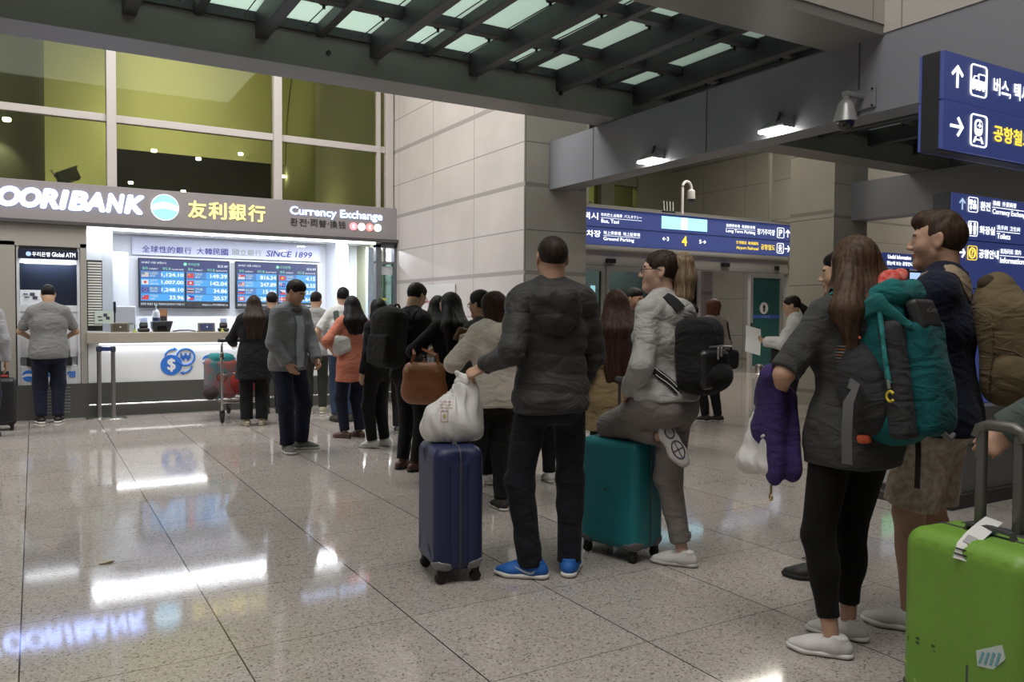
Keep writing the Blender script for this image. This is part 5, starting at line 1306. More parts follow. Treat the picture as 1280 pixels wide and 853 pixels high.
p15 = P_simple('woman with brown bobbed hair in a cream hoodie holding a phone and brown wallet', (2.84, 5.04), 12, 1.565, 'f', 'hoodie', C_CREAM, C_BLACK, S_BLACK, 'bob', BRN, h=.010, ln=.165, hem=.475, inf=.030, collar='hood', look=(8, 8, 0), puff=.05, wide=.006, w=1.04,
               feet={'R': dict(x=.05, y=-.02, yaw=10), 'L': dict(x=-.12, y=.12, yaw=10)}, arms={'L': dict(t=(-.20, .19, 1.14), pole=(-.7, -.3, -.8), curl=.65, palm=(.7, .3, .6), fing=(.25, .75, .55)), 'R': dict(t=(.16, .26, 1.0))})
p15b = P_simple('person in dark clothes with white trainers, hidden behind the puffer jacket', (3.80, 5.62), 30, 1.585, 'f', 'jacket', C_CHAR, C_BLACK, S_WHITE, 'bob', BLK, ln=.12)

# --- the man in the puffer jacket
p16 = Person('tall man with cropped hair in a dark grey puffer jacket and blue trainers', (2.375, 3.60), 24, 1.82, 'm', 'light', (6, -7, 0), w=.96, h=.009,
             feet={'L': dict(x=-.105, y=-.02, yaw=68), 'R': dict(x=.115, y=.03, yaw=-14)},
             arms={'L': dict(t=WL((2.375, 3.60), 24, (2.085, 3.80, 1.125)), pole=(-.15, -.75, -.9), curl=.75, palm=(.1, .45, -.9), fing=(-.86, .1, -.42)),
                   'R': dict(t=(.20, .26, .98), pole=(.9, -.6, -.2))})
p16.stubble = .6
p16.hair('buzz', 'hair_buzz_brown', (.022, .013, .009)).body(fh=.005)
p16.topo = p16.top('puffer_jacket', C_PUFF, inf=.030, hem=.487, collar='stand', quilt=.010, pitch=.100, fold=.0035, ff=34, bag=-.002, flat=.78)
b = p16.J['nb']; bk = -p16.fc; xr = p16.Rc[:, 0]
sculpt('hood', [cone(b-xr*.105+p16.fc*.045+V(0, 0, .015), b-xr*.06+bk*.135-V(0, 0, .01), .038, .045, .03), cone(b+xr*.105+p16.fc*.045+V(0, 0, .015), b+xr*.06+bk*.135-V(0, 0, .01), .038, .045, .03), cone(b-xr*.06+bk*.135-V(0, 0, .015), b+xr*.06+bk*.135-V(0, 0, .015), .046, .046, .03), ell(b+bk*.125-V(0, 0, .075), (.140, .060, .105), k=.06), ell(b+bk*.115-V(0, 0, .16), (.075, .045, .06), k=.06), ell(b+bk*.05+V(0, 0, .05), (.085, .085, .06), k=.015, op='s'), folds(.006, 44, 5)], .008, C_PUFF, p16.root)
p16.boto = p16.bottoms('trousers', C_TRACK, inf=.010, wide=.016, fold=.004, ff=30, to=2.03)
p16.shoeso = p16.shoes(S_BLUE, S_SOLEW, h=.005, laces=C_BLACK)
# silver tick on the outer side of each blue trainer
def swoosh(p, q, shoe, m):
    R = p.ft[q]; a = p.J['an'+q]-R[:, 2]*.075*p.S; S = p.S
    for sg in (-1,):
        pts = [(-.035, .028), (-.008, .036), (.035, .050), (.075, .066), (.03, .062), (-.015, .060), (-.042, .050)]
        pts = [(.078, .064), (.03, .040), (-.002, .030), (-.026, .034), (-.036, .052), (-.020, .044), (.0, .043), (.03, .050)]
        poly = [a+R@(V(sg*.2, y, z)*S) for y, z in pts]
        decal(shoe, [poly], R@V(-sg*1., 0, 0), 'tick_mark', m, shoe, .002, div=3)
swoosh(p16, 'L', p16.shoeso[0], mat('silver_print', (.45, .46, .5), .4))
# drawcord loops at the collar
for sg in (-1, 1):
    c = p16.J['nb']+V(sg*.135, .03, .03)
    MB().tube([c+V(sg*.03*math.sin(t), 0, .028*math.cos(t)) for t in np.linspace(0, 2*PI, 14)], .004, 6).build('drawcord', BLACK, p16.root, 60)

# --- khaki coat, passing man, ponytail
p17 = P_simple('woman with long auburn hair in a khaki coat behind the turquoise suitcase', (3.40, 4.36), 28, 1.575, 'f', 'coat', C_KHAKI, C_BLACK, S_WHITE, 'long', REDBR, h=.010, ln=.50, hem=.40, inf=.034, flare=.06, w=1.02)
p18 = P_simple('man with a lined face looking sideways, behind the ponytailed woman', (5.38, 6.64), 150, 1.68, 'm', 'jacket', C_CHAR, C_BLACK, S_BLACK, 'short', BLK, skin='tan', look=(-10, 8, 0), sole=S_SOLEB)
azk = -12
kn = V(-.055, .36, .765); 
f2 = nrm(V(.27, -.36, -.87)); u2 = nrm(V(.5, .85, 0)); u2 = nrm(u2-f2*(u2@f2)); Rk = np.stack([np.cross(f2, u2), f2, u2], 1)
p19 = Person('blonde ponytailed woman in grey hoodie with one knee up on the turquoise suitcase', (3.09, 3.37), azk, 1.76, 'f', 'pale', (34, -2, 0), bend=3, w=1.06, h=.009, shift=(-.075, .05), twist=6, hb=1.,
             feet={'R': dict(x=.03, y=.0, yaw=24), 'L': dict(x=-.11, y=.013, z=.665, R=Rk, pole=(.16, 1, -.28))},
             arms={'L': dict(t=(-.21, .20, .99), pole=(-.7, -.8, -.1), curl=.6, palm=(.6, 0, -.6)), 'R': dict(t=(.15, .33, 1.0), pole=(.8, -.6, -.2), curl=.6)})
p19.hair('pony', 'hair_dark_blond', (.026, .014, .009), h=.007).body(fh=.005)
hc = p19.J['hc']; X = p19.X; hd = p19.hd
tail = [cone(X(0, -.40, .24), X(0, -.56, .22), .034, .050, .03), cone(X(0, -.56, .22), X(0, -.63, -.15), .053, .057, .04), cone(X(0, -.63, -.15), X(0, -.60, -.60), .057, .050, .04), cone(X(0, -.60, -.60), X(0, -.56, -1.02), .050, .016, .04), p19.strands(.003, 70, 3)]
sculpt('ponytail', tail, .006, hairmat('hair_blond', (.10, .065, .038), (.30, .215, .135), 110.), p19.root)
MB().torus(tuple(X(0, -.42, .235)), .036, .010, 'y', 20, 8).build('hair_tie', BLACK, p19.root, 60)
p19.glasses(BLACK)
p19.topo = p19.top('hoodie', C_LGREY, inf=.024, hem=.535, collar='hood', fold=.0035, ff=34, bag=.004)
p19.boto = p19.bottoms('sweatpants', C_GREYP, inf=.016, to=1.86, fold=.003, ff=30, waist=.59)
p19.shoeso = p19.shoes(S_WHITE, mat('sole_offwhite', (.50, .48, .46), .6), h=.005, laces=S_WHITE)
# tread outline on the raised sole
R = p19.ft['L']; a = p19.J['anL']-R[:, 2]*.075*p19.S
mb = MB()
for (cy, rx, ry) in ((.085, .034, .055), (-.025, .026, .034)):
    mb.tube([a+R@(V(rx*math.cos(t), cy+ry*math.sin(t), -.001)*p19.S*.92) for t in np.linspace(0, 2*PI, 26)], .0035, 6)
mb.tube([a+R@(V(-.03, .085, -.001)*p19.S*.92), a+R@(V(.03, .085, -.001)*p19.S*.92)], .0025, 6).tube([a+R@(V(0, .04, -.001)*p19.S*.92), a+R@(V(0, .135, -.001)*p19.S*.92)], .0025, 6)
mb.build('tread', mat('tread_purple', (.05, .03, .08), .7), p19.shoeso[0], 60)
MB().lathe([(.040*p19.S, 0), (.047, 0), (.047, .03), (.040*p19.S, .03)], tuple(p19.J['anR']+V(0, 0, .085)), 20).build('trouser_cuff', C_GREYP, p19.root, 60)

# --- people near the doors
p20 = P_simple('woman with dark hair facing the hall, half hidden by the woman in taupe jacket', (7.66, 8.62), 225, 1.63, 'f', 'jacket', C_BLACK, C_BLACK, S_BLACK, 'long', BLK, ln=.22, sole=S_SOLEW)
p21 = P_simple('woman with short auburn hair in a taupe jacket with a black shoulder bag', (7.78, 7.89), 18, 1.63, 'f', 'jacket', C_TAUPE, C_BLACK, S_BLACK, 'bob', (.09, .035, .018), ln=.10, puff=.06, hem=.52, inf=.024, feet={'L': dict(yaw=50), 'R': dict(yaw=50)}, arms={'L': dict(t=(-.18, .24, 1.08), curl=.5)})
p22 = P_simple('dark-haired woman in a white hooded jacket reading a sheet of paper', (7.40, 6.23), -38, 1.64, 'f', 'jacket', cloth('white_windbreaker', (.55, .54, .52)), C_BLACK, S_BLACK, 'pony', BLK, h=.011, hem=.50, inf=.030, collar='hood', look=(0, 14, 0),
               arms={'L': dict(t=(-.10, .30, 1.12), pole=(-.8, -.5, -.5), curl=.6, palm=(.5, .2, .6)), 'R': dict(t=(.10, .32, 1.12), pole=(.8, -.5, -.5), curl=.6, palm=(-.5, .2, .6))})
sculpt('ponytail', [cone(p22.X(0, -.42, -.05), p22.X(0, -.60, -.35), .03, .035, .03), cone(p22.X(0, -.60, -.35), p22.X(0, -.55, -.8), .035, .02, .03)], .009, MATS['hair_60_50'], p22.root)

# --- right-hand group
p23 = P_simple('man in black jeans and black shoes standing beyond the woman with the teal backpack', (3.72, 2.80), -36, 1.745, 'm', 'tee_shirt', C_BLACK, cloth('black_denim', (.012, .016, .018)), S_BLACK, 'short', BLK, h=.010, sole=S_SOLEB, wide=.018, feet={'L': dict(x=-.09, y=.10, yaw=0), 'R': dict(x=.10, y=-.02)}, look=(0, 4, 0), sleeve=.8)
for sh in p23.shoeso[:1]:
    R = p23.ft['L']; a = p23.J['anL']-R[:, 2]*.075*p23.S; B = lambda x, y, z: a+R@(V(x, y, z)*p23.S)
    mb = MB()
    for k in range(4): mb.tube([B(-.03, .03+.022*k, .085-.011*k), B(0, .035+.022*k, .095-.011*k), B(.03, .03+.022*k, .085-.011*k)], .0035, 6)
    mb.tube([B(0, .03, .10), B(-.02, .06, .125), B(-.01, .09, .11), B(0, .05, .10)], .003, 6).tube([B(0, .03, .10), B(.03, .02, .12), B(.045, .05, .10)], .003, 6)
    mb.build('laces', BLACK, sh, 60)
p24 = Person('woman with long brown hair in a washed black t-shirt and black leggings', (2.955, 2.175), 20, 1.735, 'f', 'light', (4, 2, 0), h=.009, w=1.07,
             feet={'L': dict(x=-.115, y=-.05, yaw=52), 'R': dict(x=.06, y=.10, yaw=46)},
             arms={'L': dict(t=(-.245, .19, 1.03), pole=(-.75, -.75, -.1), curl=.6, palm=(.5, 0, -.8)), 'R': dict(t=(.22, .20, 1.05), pole=(.8, -.6, -.2), curl=.6)})
p24.hair('long', 'hair_brown_ombre', (.062, .034, .020), ln=.34, h=.006, fr=.55, amp=.003).body(fh=.006)
p24.topo = p24.top('tee_shirt', C_WASH, inf=.026, hem=.455, sleeve=.95, fold=.0035, ff=30, wide=.014)
p24.boto = p24.bottoms('leggings', cloth('black_leggings', (.006, .006, .006), bump=.08, foldb=.12), inf=.004, to=1.80, fold=0)
p24.shoeso = p24.shoes(S_WHITE, S_SOLEW, h=.005, laces=S_WHITE)
# tie-dye wing print and script on the back of the tee
wing = []
for k in range(6):
    z = 1.225+.012*k; x0 = -.15-.006*k+.004*k*k*.3
    wing.append([(x0, 0, z), (x0+.05, 0, z-.008), (x0+.11-.008*k, 0, z+.010), (x0+.05, 0, z+.002)])
decal(p24.topo, wing[0::2], (0, 1, 0), 'wing_print', mat('print_orange', (.42, .13, .04), .8), p24.root, .003, div=6)
decal(p24.topo, wing[1::2], (0, 1, 0), 'wing_print', mat('print_pale', (.30, .28, .25), .8), p24.root, .003, div=6)
tv, tf = text_mesh('St', .2, .0)
tq = [[(-.13+tv[i][0]*.075, 0, 1.325+tv[i][1]*.075) for i in f] for f in tf]
decal(p24.topo, tq, (0, 1, 0), 'script_print', mat('print_grey', (.16, .155, .15), .8), p24.root, .003, div=1)

p25 = Person('tall man with brown hair in a navy jacket and camouflage shorts', (3.50, 2.14), -24, 1.865, 'm', 'light', (4, 0, 0), h=.009, w=1.04, hb=1.02,
             arms={'L': dict(t=WL((3.50, 2.14), -24, (3.345, 2.20, .845)), pole=(-.5, -.9, 0), curl=.45), 'R': dict(t=(.27, .10, .95))}, feet={'L': dict(x=-.10, y=.08, yaw=4), 'R': dict(x=.11, y=-.04)})
p25.stubble = .78
p25.hair('quiff', 'hair_chestnut', (.042, .022, .012), h=.0055).body(fh=.0045, legs=.9)
p25.topo = p25.top('jacket', C_NJACK, inf=.032, hem=.475, collar='stand', fold=.004, ff=28)
p25.boto = p25.bottoms('shorts', C_SHORT, inf=.022, to=.93, wide=.028, fold=.003)
p25.shoeso = p25.shoes(S_WHITE, S_SOLEW, h=.006)
p26 = P_simple('person at the right frame edge in a sage jacket holding the suitcase handle', (3.36, 1.36), -20, 1.72, 'm', 'jacket', C_SAGE, C_BLACK, S_BLACK, 'short', BRN, h=.010, inf=.05, skin='light', sole=S_SOLEB,
               arms={'L': dict(t=WL((3.36, 1.36), -20, (3.06, 1.61, .985)), pole=(-.1, -.6, .35), curl=.75, palm=(.6, .5, -.6), fing=(-.4, .6, -.7))})
# ------------------------------------------------------------------ worn and carried bags
def worn(p, name, label, cat, base, group=None):
    w = p.W(base); return thing(name, label, cat, tuple(w), -math.radians(p.az), group)
def sub(root, base, name, prims, h, m, parent=None):
    return sculpt(name, prims, h, m, parent or root, base)
class Pack:
    """helper: parts given in the wearer's own frame, stored relative to the bag's base"""
    def __init__(s, p, name, label, base, cat='backpack'):
        s.p = p; s.base = np.asarray(base, float); s.root = worn(p, name, label, cat, s.base)
    def sc(s, name, prims, h, m, parent=None): return sculpt(name, prims, h, m, parent or s.root, s.base)
    def mb(s, mb, name, m, sm=50, parent=None):
        for v in mb.bm.verts: v.co -= Vector(s.base)
        return mb.build(name, m, parent or s.root, sm)
    def band(s, pts, w, t, name, m, off=.006, on=None): return band(on or s.p.topo, pts, w, t, name, m, s.root, off, s.base)

# big black backpack of the young man
p = p11; c = p.J['che']
k = Pack(p, 'backpack', 'large plain black backpack worn by the young man with glasses', c+V(-.02, -.27, -.30))
BPK = cloth('black_pack', (.013, .013, .014)); BPK2 = cloth('black_pack_pocket', (.017, .017, .018))
k.sc('body', [rbox(c+V(-.02, -.245, -.03), (.175, .115, .26), .09, rotm(0, .10)), ell(c+V(-.02, -.25, .10), (.16, .11, .15), k=.05), folds(.005, 22, 4)], .010, BPK)
k.sc('front_pocket', [rbox(c+V(-.02, -.355, -.12), (.135, .035, .13), .03, rotm(0, .10)), folds(.003, 30, 2)], .009, BPK2)
k.mb(MB().torus(tuple(c+V(-.02, -.15, .235)), .035, .010, 'y', 16, 8, 0, PI), 'top_loop', BPK)
for sg in (-1, 1): k.band([c+V(sg*.09, -.16, .15), p.J['shC']+V(sg*.10, -.02, .09), p.J['shC']+V(sg*.105, .10, -.05), c+V(sg*.12, .12, -.1), c+V(sg*.17, -.05, -.2)], .055, .012, 'shoulder_strap', BPK2)

# black backpack with a printed strap on the ponytailed woman
p = p19; c = p.J['che']
k = Pack(p, 'backpack', 'black backpack with a printed white-edged strap on the woman in grey hoodie', c+V(.06, -.26, -.27))
k.sc('body', [rbox(c+V(.04, -.21, -.085), (.140, .100, .205), .085, rotm(-.1, .06)), ell(c+V(.06, -.25, -.19), (.15, .12, .10), k=.04), folds(.003, 26, 8)], .008, BPK)
k.sc('front_pocket', [rbox(c+V(.03, -.30, -.155), (.110, .038, .105), .035, rotm(-.1, .06)), folds(.003, 30, 2)], .007, mat('pack_gloss', (.016, .016, .017), .35))
k.mb(MB().tube([c+V(-.06, -.335, -.035), c+V(.04, -.348, -.03), c+V(.14, -.338, -.035)], .006, 6), 'zipper', mat('zip_grey', (.25, .25, .26), .3, metal=.8))
k.mb(MB().box(tuple(c+V(-.012, -.358, -.10)), tuple(c+V(.0, -.349, -.035)), .003).box(tuple(c+V(.018, -.358, -.085)), tuple(c+V(.03, -.349, -.035)), .003), 'zip_pull', mat('zip_silver', (.6, .6, .6), .3, metal=.8))
k.band([c+V(-.06, -.16, .16), p.J['shL']+V(.085, -.04, .07), p.J['shL']+V(.080, .10, -.03), c+V(-.12, .12, -.02), c+V(-.17, .02, -.12)], .060, .012, 'shoulder_strap', BPK2)
k.band([c+V(.13, -.16, .16), p.J['shR']+V(-.085, -.04, .07), p.J['shR']+V(-.080, .10, -.03), c+V(.12, .12, -.02)], .060, .012, 'shoulder_strap', BPK2)
st = k.band([c+V(-.165, .06, -.10), c+V(-.165, -.05, -.17), c+V(-.10, -.19, -.26)], .045, .008, 'lower_strap', BPK2, .008)
for sg in (-1, 1): k.band([c+V(-.165, .06, -.10+.017*sg), c+V(-.165, -.05, -.17+.017*sg), c+V(-.10, -.19, -.26+.017*sg)], .004, .004, 'strap_edge', S_WHITE, .014)
for t in (.25, .38, .51, .64): k.band([c+V(-.165, .06-.11*t-.006, -.10-.07*t), c+V(-.165, .06-.11*t+.008, -.10-.07*t+.006)], .018, .003, 'strap_print', S_WHITE, .014)

# teal hiking backpack
p = p24; c = p.J['che']
base = p.L((3.005, 2.06, .87)); k = Pack(p, 'backpack', 'teal and grey hiking backpack with a red bandana tucked in its top', base)
TEAL = cloth('teal_nylon', (.010, .115, .120)); TGREY = cloth('pack_grey', (.040, .040, .043)); ORG = mat('orange_tag', (.62, .10, .03), .6)
Rp = rotm(math.radians(30), .13); o = p.L((3.005, 2.06, 1.235))
B = lambda x, y, z: o+Rp@V(x, y, z)
k.sc('body', [rbox(B(0, .0, -.03), (.150, .120, .290), .085, Rp), ell(B(0, .03, .18), V(.145, .11, .12), Rp, k=.05), ell(B(0, -.02, -.26), V(.15, .13, .10), Rp, k=.05), folds(.004, 24, 6)], .008, TEAL)
k.sc('side_panel', [ell(B(-.145, .05, -.11), V(.075, .105, .20), Rp@rotm(0, .1), k=.02), folds(.003, 30, 5)], .007, TGREY)
k.sc('side_stripe', [rbox(B(-.105, -.085, -.09), (.062, .045, .235), .03, Rp), folds(.002, 30, 5)], .007, TGREY)
k.sc('shoulder_pad', [cone(B(-.08, .12, .24), B(-.11, .05, .14), .055, .07, .04), folds(.003, 30, 5)], .008, TGREY)
k.sc('front_pocket', [rbox(B(.01, -.150, -.085), (.115, .055, .235), .050, Rp), ell(B(.01, -.17, -.16), V(.105, .05, .15), Rp, k=.04), folds(.003, 26, 9)], .007, cloth('teal_nylon_pocket', (.008, .090, .10)))
k.sc('lid', [rbox(B(0, -.035, .235), (.130, .110, .060), .050, Rp@rotm(0, .30)), cone(B(-.11, .04, .24), B(.11, .04, .24), .045, .045, .03), folds(.005, 36, 7)], .007, cloth('teal_nylon_lid', (.013, .135, .135)))
k.sc('logo_patch', [rbox(B(-.01, -.165, .155), (.085, .028, .065), .02, Rp@rotm(0, .25))], .006, mat('patch_black', (.018, .018, .019), .5))
tv, tf = text_mesh('e.Camp', 0., .01)
tm_ = MB()
for f in tf:
    q = [B(-.055+tv[i][0]*.030, -.199+.0*tv[i][1], .165+tv[i][1]*.030) for i in f]
    try: tm_.bm.faces.new([tm_.bm.verts.new(v) for v in q])
    except ValueError: pass
k.mb(tm_, 'logo_lettering', mat('logo_pale_grey', (.45, .45, .45), .6))
k.mb(MB().tube([B(-.155, -.06, .21), B(-.172, -.07, .12), B(-.180, -.072, .0), B(-.172, -.075, -.10)], .010, 8), 'zipper', cloth('teal_piping', (.03, .22, .22)))
k.mb(MB().tube([B(-.175, -.075, -.08), B(-.183, -.078, -.12)], .007, 8), 'zip_slider', mat('slider_grey', (.4, .4, .4), .3, metal=.7))
k.mb(MB().torus(tuple(B(-.186, -.08, -.15)), .020, .0055, 'x', 18, 8, -.3*PI-PI/2, 1.3*PI-PI/2), 'zip_ring', mat('ring_yellow', (.62, .50, .05), .5))
k.sc('compression_strap', [cone(B(-.165, .08, .16), B(-.17, -.06, .22), .035, .03, .02, .3, Rp[:, 0]), cone(B(-.17, -.06, .22), B(-.12, -.15, .12), .03, .015, .02, .4, Rp[:, 0])], .006, cloth('teal_webbing', (.02, .15, .15)))
for (x, y, z, a) in ((-.178, .03, .085, .3), (-.178, .05, .035, 1.2)): k.mb(MB().tube([B(x, y-.014, z), B(x-.005, y, z+.014), B(x, y+.012, z+.006)], .006, 6), 'orange_loop', ORG)
k.sc('orange_tag', [rbox(B(-.165, .06, -.315), (.018, .035, .018), .012, Rp)], .005, ORG)
k.mb(MB().tube([B(-.02, -.19, -.305), B(.01, -.20, -.335), B(.05, -.20, -.32)], .012, 8), 'bottom_loop', mat('loop_grey', (.2, .2, .2), .7))
for sg in (-1, 1): k.band([B(sg*.08, .14, .24), p.J['shC']+V(sg*.105+.01, -.02, .08), p.J['shC']+V(sg*.11, .09, -.04), c+V(sg*.12, .14, .02)], .055, .012, 'shoulder_strap', cloth('teal_strap', (.012, .13, .14)))
def hang(pts, w, name, m): k.mb(MB().tube(pts, 0, flat=(w, .004), up=tuple(Rp[:, 0])), name, m)
q_ = p.L((3.16, 2.02, .93)); hang([B(.03, -.05, -.30), q_+V(0, 0, .02), q_+V(.004, -.002, -.10), q_+V(.0, -.004, -.24)], .022, 'dangling_strap', BLACK)
q_ = p.L((2.74, 2.01, 1.13)); hang([B(-.20, .08, -.08), q_, q_+V(-.03, .0, -.06), q_+V(-.035, .0, -.18), q_+V(-.03, .0, -.30)], .042, 'waist_strap', mat('strap_grey', (.10, .10, .10), .7))
bd = Pack(p, 'bandana', 'crumpled red and white bandana stuffed in the top of the teal backpack', B(.02, -.06, .29), 'bandana')
bd.sc('cloth', [ell(B(-.02, -.06, .315), V(.045, .04, .035), k=.01), ell(B(.015, -.075, .325), V(.03, .03, .03), k=.01), ell(B(-.04, -.06, .30), V(.04, .03, .03), k=.01), folds(.010, 70, 3)], .005, mat('bandana_red', (.55, .03, .025), .8, color2=(.62, .20, .16), vscale=40.))

# olive-brown rucksack of the tall man
p = p25; c = p.J['che']
k = Pack(p, 'backpack', 'olive-brown canvas rucksack on the back of the man in navy jacket', c+V(.02, -.27, -.30))
OLV = cloth('olive_canvas', (.135, .100, .055)); OLV2 = cloth('olive_canvas_pocket', (.105, .078, .042)); STR = cloth('beige_webbing', (.30, .235, .155))
Rp = rotm(0, .08); o = c+V(.02, -.27, -.06); B = lambda x, y, z: o+Rp@V(x, y, z)
k.sc('body', [rbox(B(0, 0, -.03), (.165, .115, .225), .08, Rp), ell(B(0, .04, .18), V(.12, .085, .13), Rp, k=.08), ell(B(0, -.02, -.17), V(.17, .13, .10), Rp, k=.05), folds(.006, 20, 11)], .008, OLV)
k.sc('front_pocket', [rbox(B(0, -.105, -.12), (.145, .04, .115), .04, Rp), folds(.003, 28, 2)], .007, OLV2)
k.sc('gathered_neck', [cone(B(-.06, .07, .265), B(.06, .07, .265), .035, .035, .02), folds(.006, 60, 2)], .007, cloth('olive_dark', (.06, .045, .028)))
k.mb(MB().tube([B(-.02, -.02, .26), B(.03, -.05, .22), B(.05, -.09, .16), B(.06, -.11, .10)], .006, 8), 'pink_cord', mat('cord_pink', (.75, .16, .14), .6))
for sg in (-1, 1): k.band([B(sg*.05, .10, .22), p.J['shC']+V(sg*.095, -.04, .09), p.J['shC']+V(sg*.105, .08, .0), c+V(sg*.13, .14, -.06), c+V(sg*.18, .0, -.2)], .075, .014, 'shoulder_strap', STR)
k.mb(MB().tube([B(-.172, .085, -.20), B(-.178, .06, -.05), B(-.172, .05, .08), B(-.12, .06, .20)], .0045, 6), 'side_seam', OLV2)
k.mb(MB().tube([B(-.155, -.075, -.075), B(-.178, -.02, -.03), B(-.178, .05, -.01)], .0055, 6), 'side_pocket_hem', OLV2)
k.sc('side_pocket', [ell(B(-.150, -.005, -.13), V(.045, .085, .10), Rp, k=.02), folds(.003, 30, 4)], .007, OLV)
k.mb(MB().tube([B(-.165, -.03, -.06), B(-.05, -.150, -.055), B(.05, -.152, -.055), B(.165, -.03, -.06)], .005, 6), 'pocket_piping', OLV2)

# tan leather shoulder bag
p = p13
bw = V(2.68, 5.90, .70); c = p.L(bw)
k = Pack(p, 'shoulder_bag', 'tan leather shoulder bag hanging from the arm of the woman in black dress', c, 'bag')
LEA = mat('tan_leather', (.245, .085, .028), .42, bump=.25, bscale=90, vary=.12, vscale=9)
aw = rotm(math.radians(p.az-35)); 
B = lambda x, y, z: c+aw@V(x, y, z)
k.sc('body', [rbox(B(0, 0, .15), (.175, .085, .155), .075, aw), ell(B(0, 0, .10), V(.19, .11, .11), aw, k=.05), cone(B(-.11, 0, .28), B(.11, 0, .28), .03, .03, .05), folds(.006, 24, 3)], .007, LEA)
e = p.J['elL']; wv = p.J['wrL']; top_ = e*.75+wv*.25+V(0, 0, .045)
for s_ in (-.03, .03): k.mb(MB().tube([B(-.12, s_, .27), B(-.08, s_, .38), top_+V(-.02, s_*.5, .01), top_+V(.02, s_*.5, .01), B(.10, s_, .38), B(.12, s_, .27)], 0, flat=(.018, .005), up=tuple(aw[:, 1])), 'handle', LEA)
k.mb(MB().cyl(tuple(B(-.12, -.085, .255)), tuple(B(-.12, -.10, .255)), .012, 12).cyl(tuple(B(.12, -.085, .255)), tuple(B(.12, -.10, .255)), .012, 12), 'stud', mat('brass', (.6, .45, .2), .3, metal=1))
# wallet and phone in the cream woman's hand
p = p15; fd, n, th, _, _ = p.hands['L']; wr = p.J['wrL']; q = wr+fd*.085+n*.03
Rw = rotm(.5, -.5, .2)
k = Pack(p, 'wallet', 'open brown wallet held up by the woman in cream hoodie', q+V(0, .02, .02), 'wallet')
k.mb(MB().box((-.065, -.008, -.02), (.065, .006, .085), .004), 'cover', mat('wallet_brown', (.10, .055, .025), .55)) if False else k.sc('cover', [rbox(q+V(-.01, .03, .055), (.075, .012, .055), .008, Rw)], .005, mat('wallet_brown', (.12, .065, .03), .55))
k = Pack(p, 'phone', 'slim white phone held against the brown wallet', q+V(.0, .005, .02), 'phone')
k.sc('case', [rbox(q+V(.015, .006, .035), (.045, .006, .075), .005, Rw@rotm(0, 0, 1.1))], .004, S_WHITE)
# white bag of the woman in salmon
p = p8; c = p.L((2.93, 8.72, .93))
k = Pack(p, 'sling_bag', 'puffy white bag hanging at the side of the woman in salmon tunic', c, 'bag')
k.sc('body', [rbox(c+V(.02, 0, .12), (.105, .06, .095), .05, rotm(0, 0, -.25)), cone(c+V(-.05, 0, .20), c+V(.09, 0, .19), .03, .03, .04), folds(.010, 30, 3)], .010, cloth('white_canvas', (.58, .55, .53)))
k.band([c+V(.02, 0, .20), p.J['shL']+V(.03, .05, .07), p.J['shC']+V(.06, -.10, .0), p.J['che']+V(.12, -.12, -.05)], .04, .008, 'strap', cloth('white_canvas', (.58, .55, .53)))
# black shoulder bag near the doors
p = p21; c = p.L((7.98, 7.78, .70))
k = Pack(p, 'handbag', 'black handbag hanging beside the woman in taupe jacket', c, 'bag')
k.sc('body', [rbox(c+V(0, 0, .13), (.11, .08, .13), .06), folds(.005, 24, 3)], .010, BPK2)
k.mb(MB().tube([c+V(0, .05, .24), p.J['shR']+V(.02, .06, .03), p.J['shR']+V(.0, -.02, .075), p.J['shR']+V(.03, -.07, .0), c+V(0, -.05, .24)], .012, 8), 'strap', BPK)
# papers and dark bag of the reading woman
p = p22; mid = (p.J['wrL']+p.J['wrR'])/2+V(0, .12, .03)
k = Pack(p, 'paper_sheet', 'white curled sheet of paper in the hands of the reading woman', mid+V(0, 0, -.10), 'paper')
mb = MB(); N = 8; rows_ = []
for i in range(N+1):
    u = i/N; rows_.append([mb.bm.verts.new(mid+V(-.03+.25*x+.03*math.sin(u*4), .02+.95*x, .13-.30*u+.25*x)) for x in (-.09, -.03, .03, .09)])
for a_, b_ in zip(rows_[:-1], rows_[1:]):
    for i in range(3): mb.bm.faces.new((a_[i], a_[i+1], b_[i+1], b_[i]))
bmesh.ops.solidify(mb.bm, geom=mb.bm.faces[:], thickness=.002)
k.mb(mb, 'sheet', mat('paper_white', (.72, .72, .70), .7))
k = Pack(p, 'waist_bag', 'small black bag at the waist of the reading woman', p.J['wai']+V(-.08, .17, -.14), 'bag')
k.sc('body', [rbox(p.J['wai']+V(-.08, .19, -.05), (.13, .06, .10), .05), folds(.006, 26, 3)], .009, BPK2)

# coat, white plastic bag over the left arm of the woman with the teal pack
p = p24; e = p.J['elL']; wv = p.J['wrL']; m_ = e*.35+wv*.65
PURP = cloth('purple_fleece', (.045, .028, .12))
k = Pack(p, 'folded_jacket', 'purple jacket draped over the forearm of the woman with the teal backpack', V(m_[0]-.05, m_[1], .62), 'jacket')
k.sc('cloth', [cone(e+V(-.01, .09, -.01), wv+V(-.01, .07, .0), .050, .056, .03), cone(m_+V(-.035, .03, -.03), V(m_[0]-.045, m_[1]+.06, .92), .06, .075, .04, .55, V(1, 0, 0)), cone(m_+V(-.035, -.03, -.03), V(m_[0]-.04, m_[1]-.04, .74), .070, .055, .05, .55, V(1, 0, 0)),
               cone(m_+V(.03, -.02, -.03), V(m_[0]+.03, m_[1]-.06, .76), .06, .06, .05, .6, V(1, 0, 0)), folds(.005, 20, 4), folds(.002, 60, 9)], .008, PURP)
k.mb(MB().tube([V(m_[0]-.045, m_[1]-.03, .71), V(m_[0]-.05, m_[1]-.035, .65)], .005, 6).torus((m_[0]-.05, m_[1]-.035, .635), .012, .004, 'x', 12, 6), 'zip_pull', mat('brass', (.6, .45, .2)))
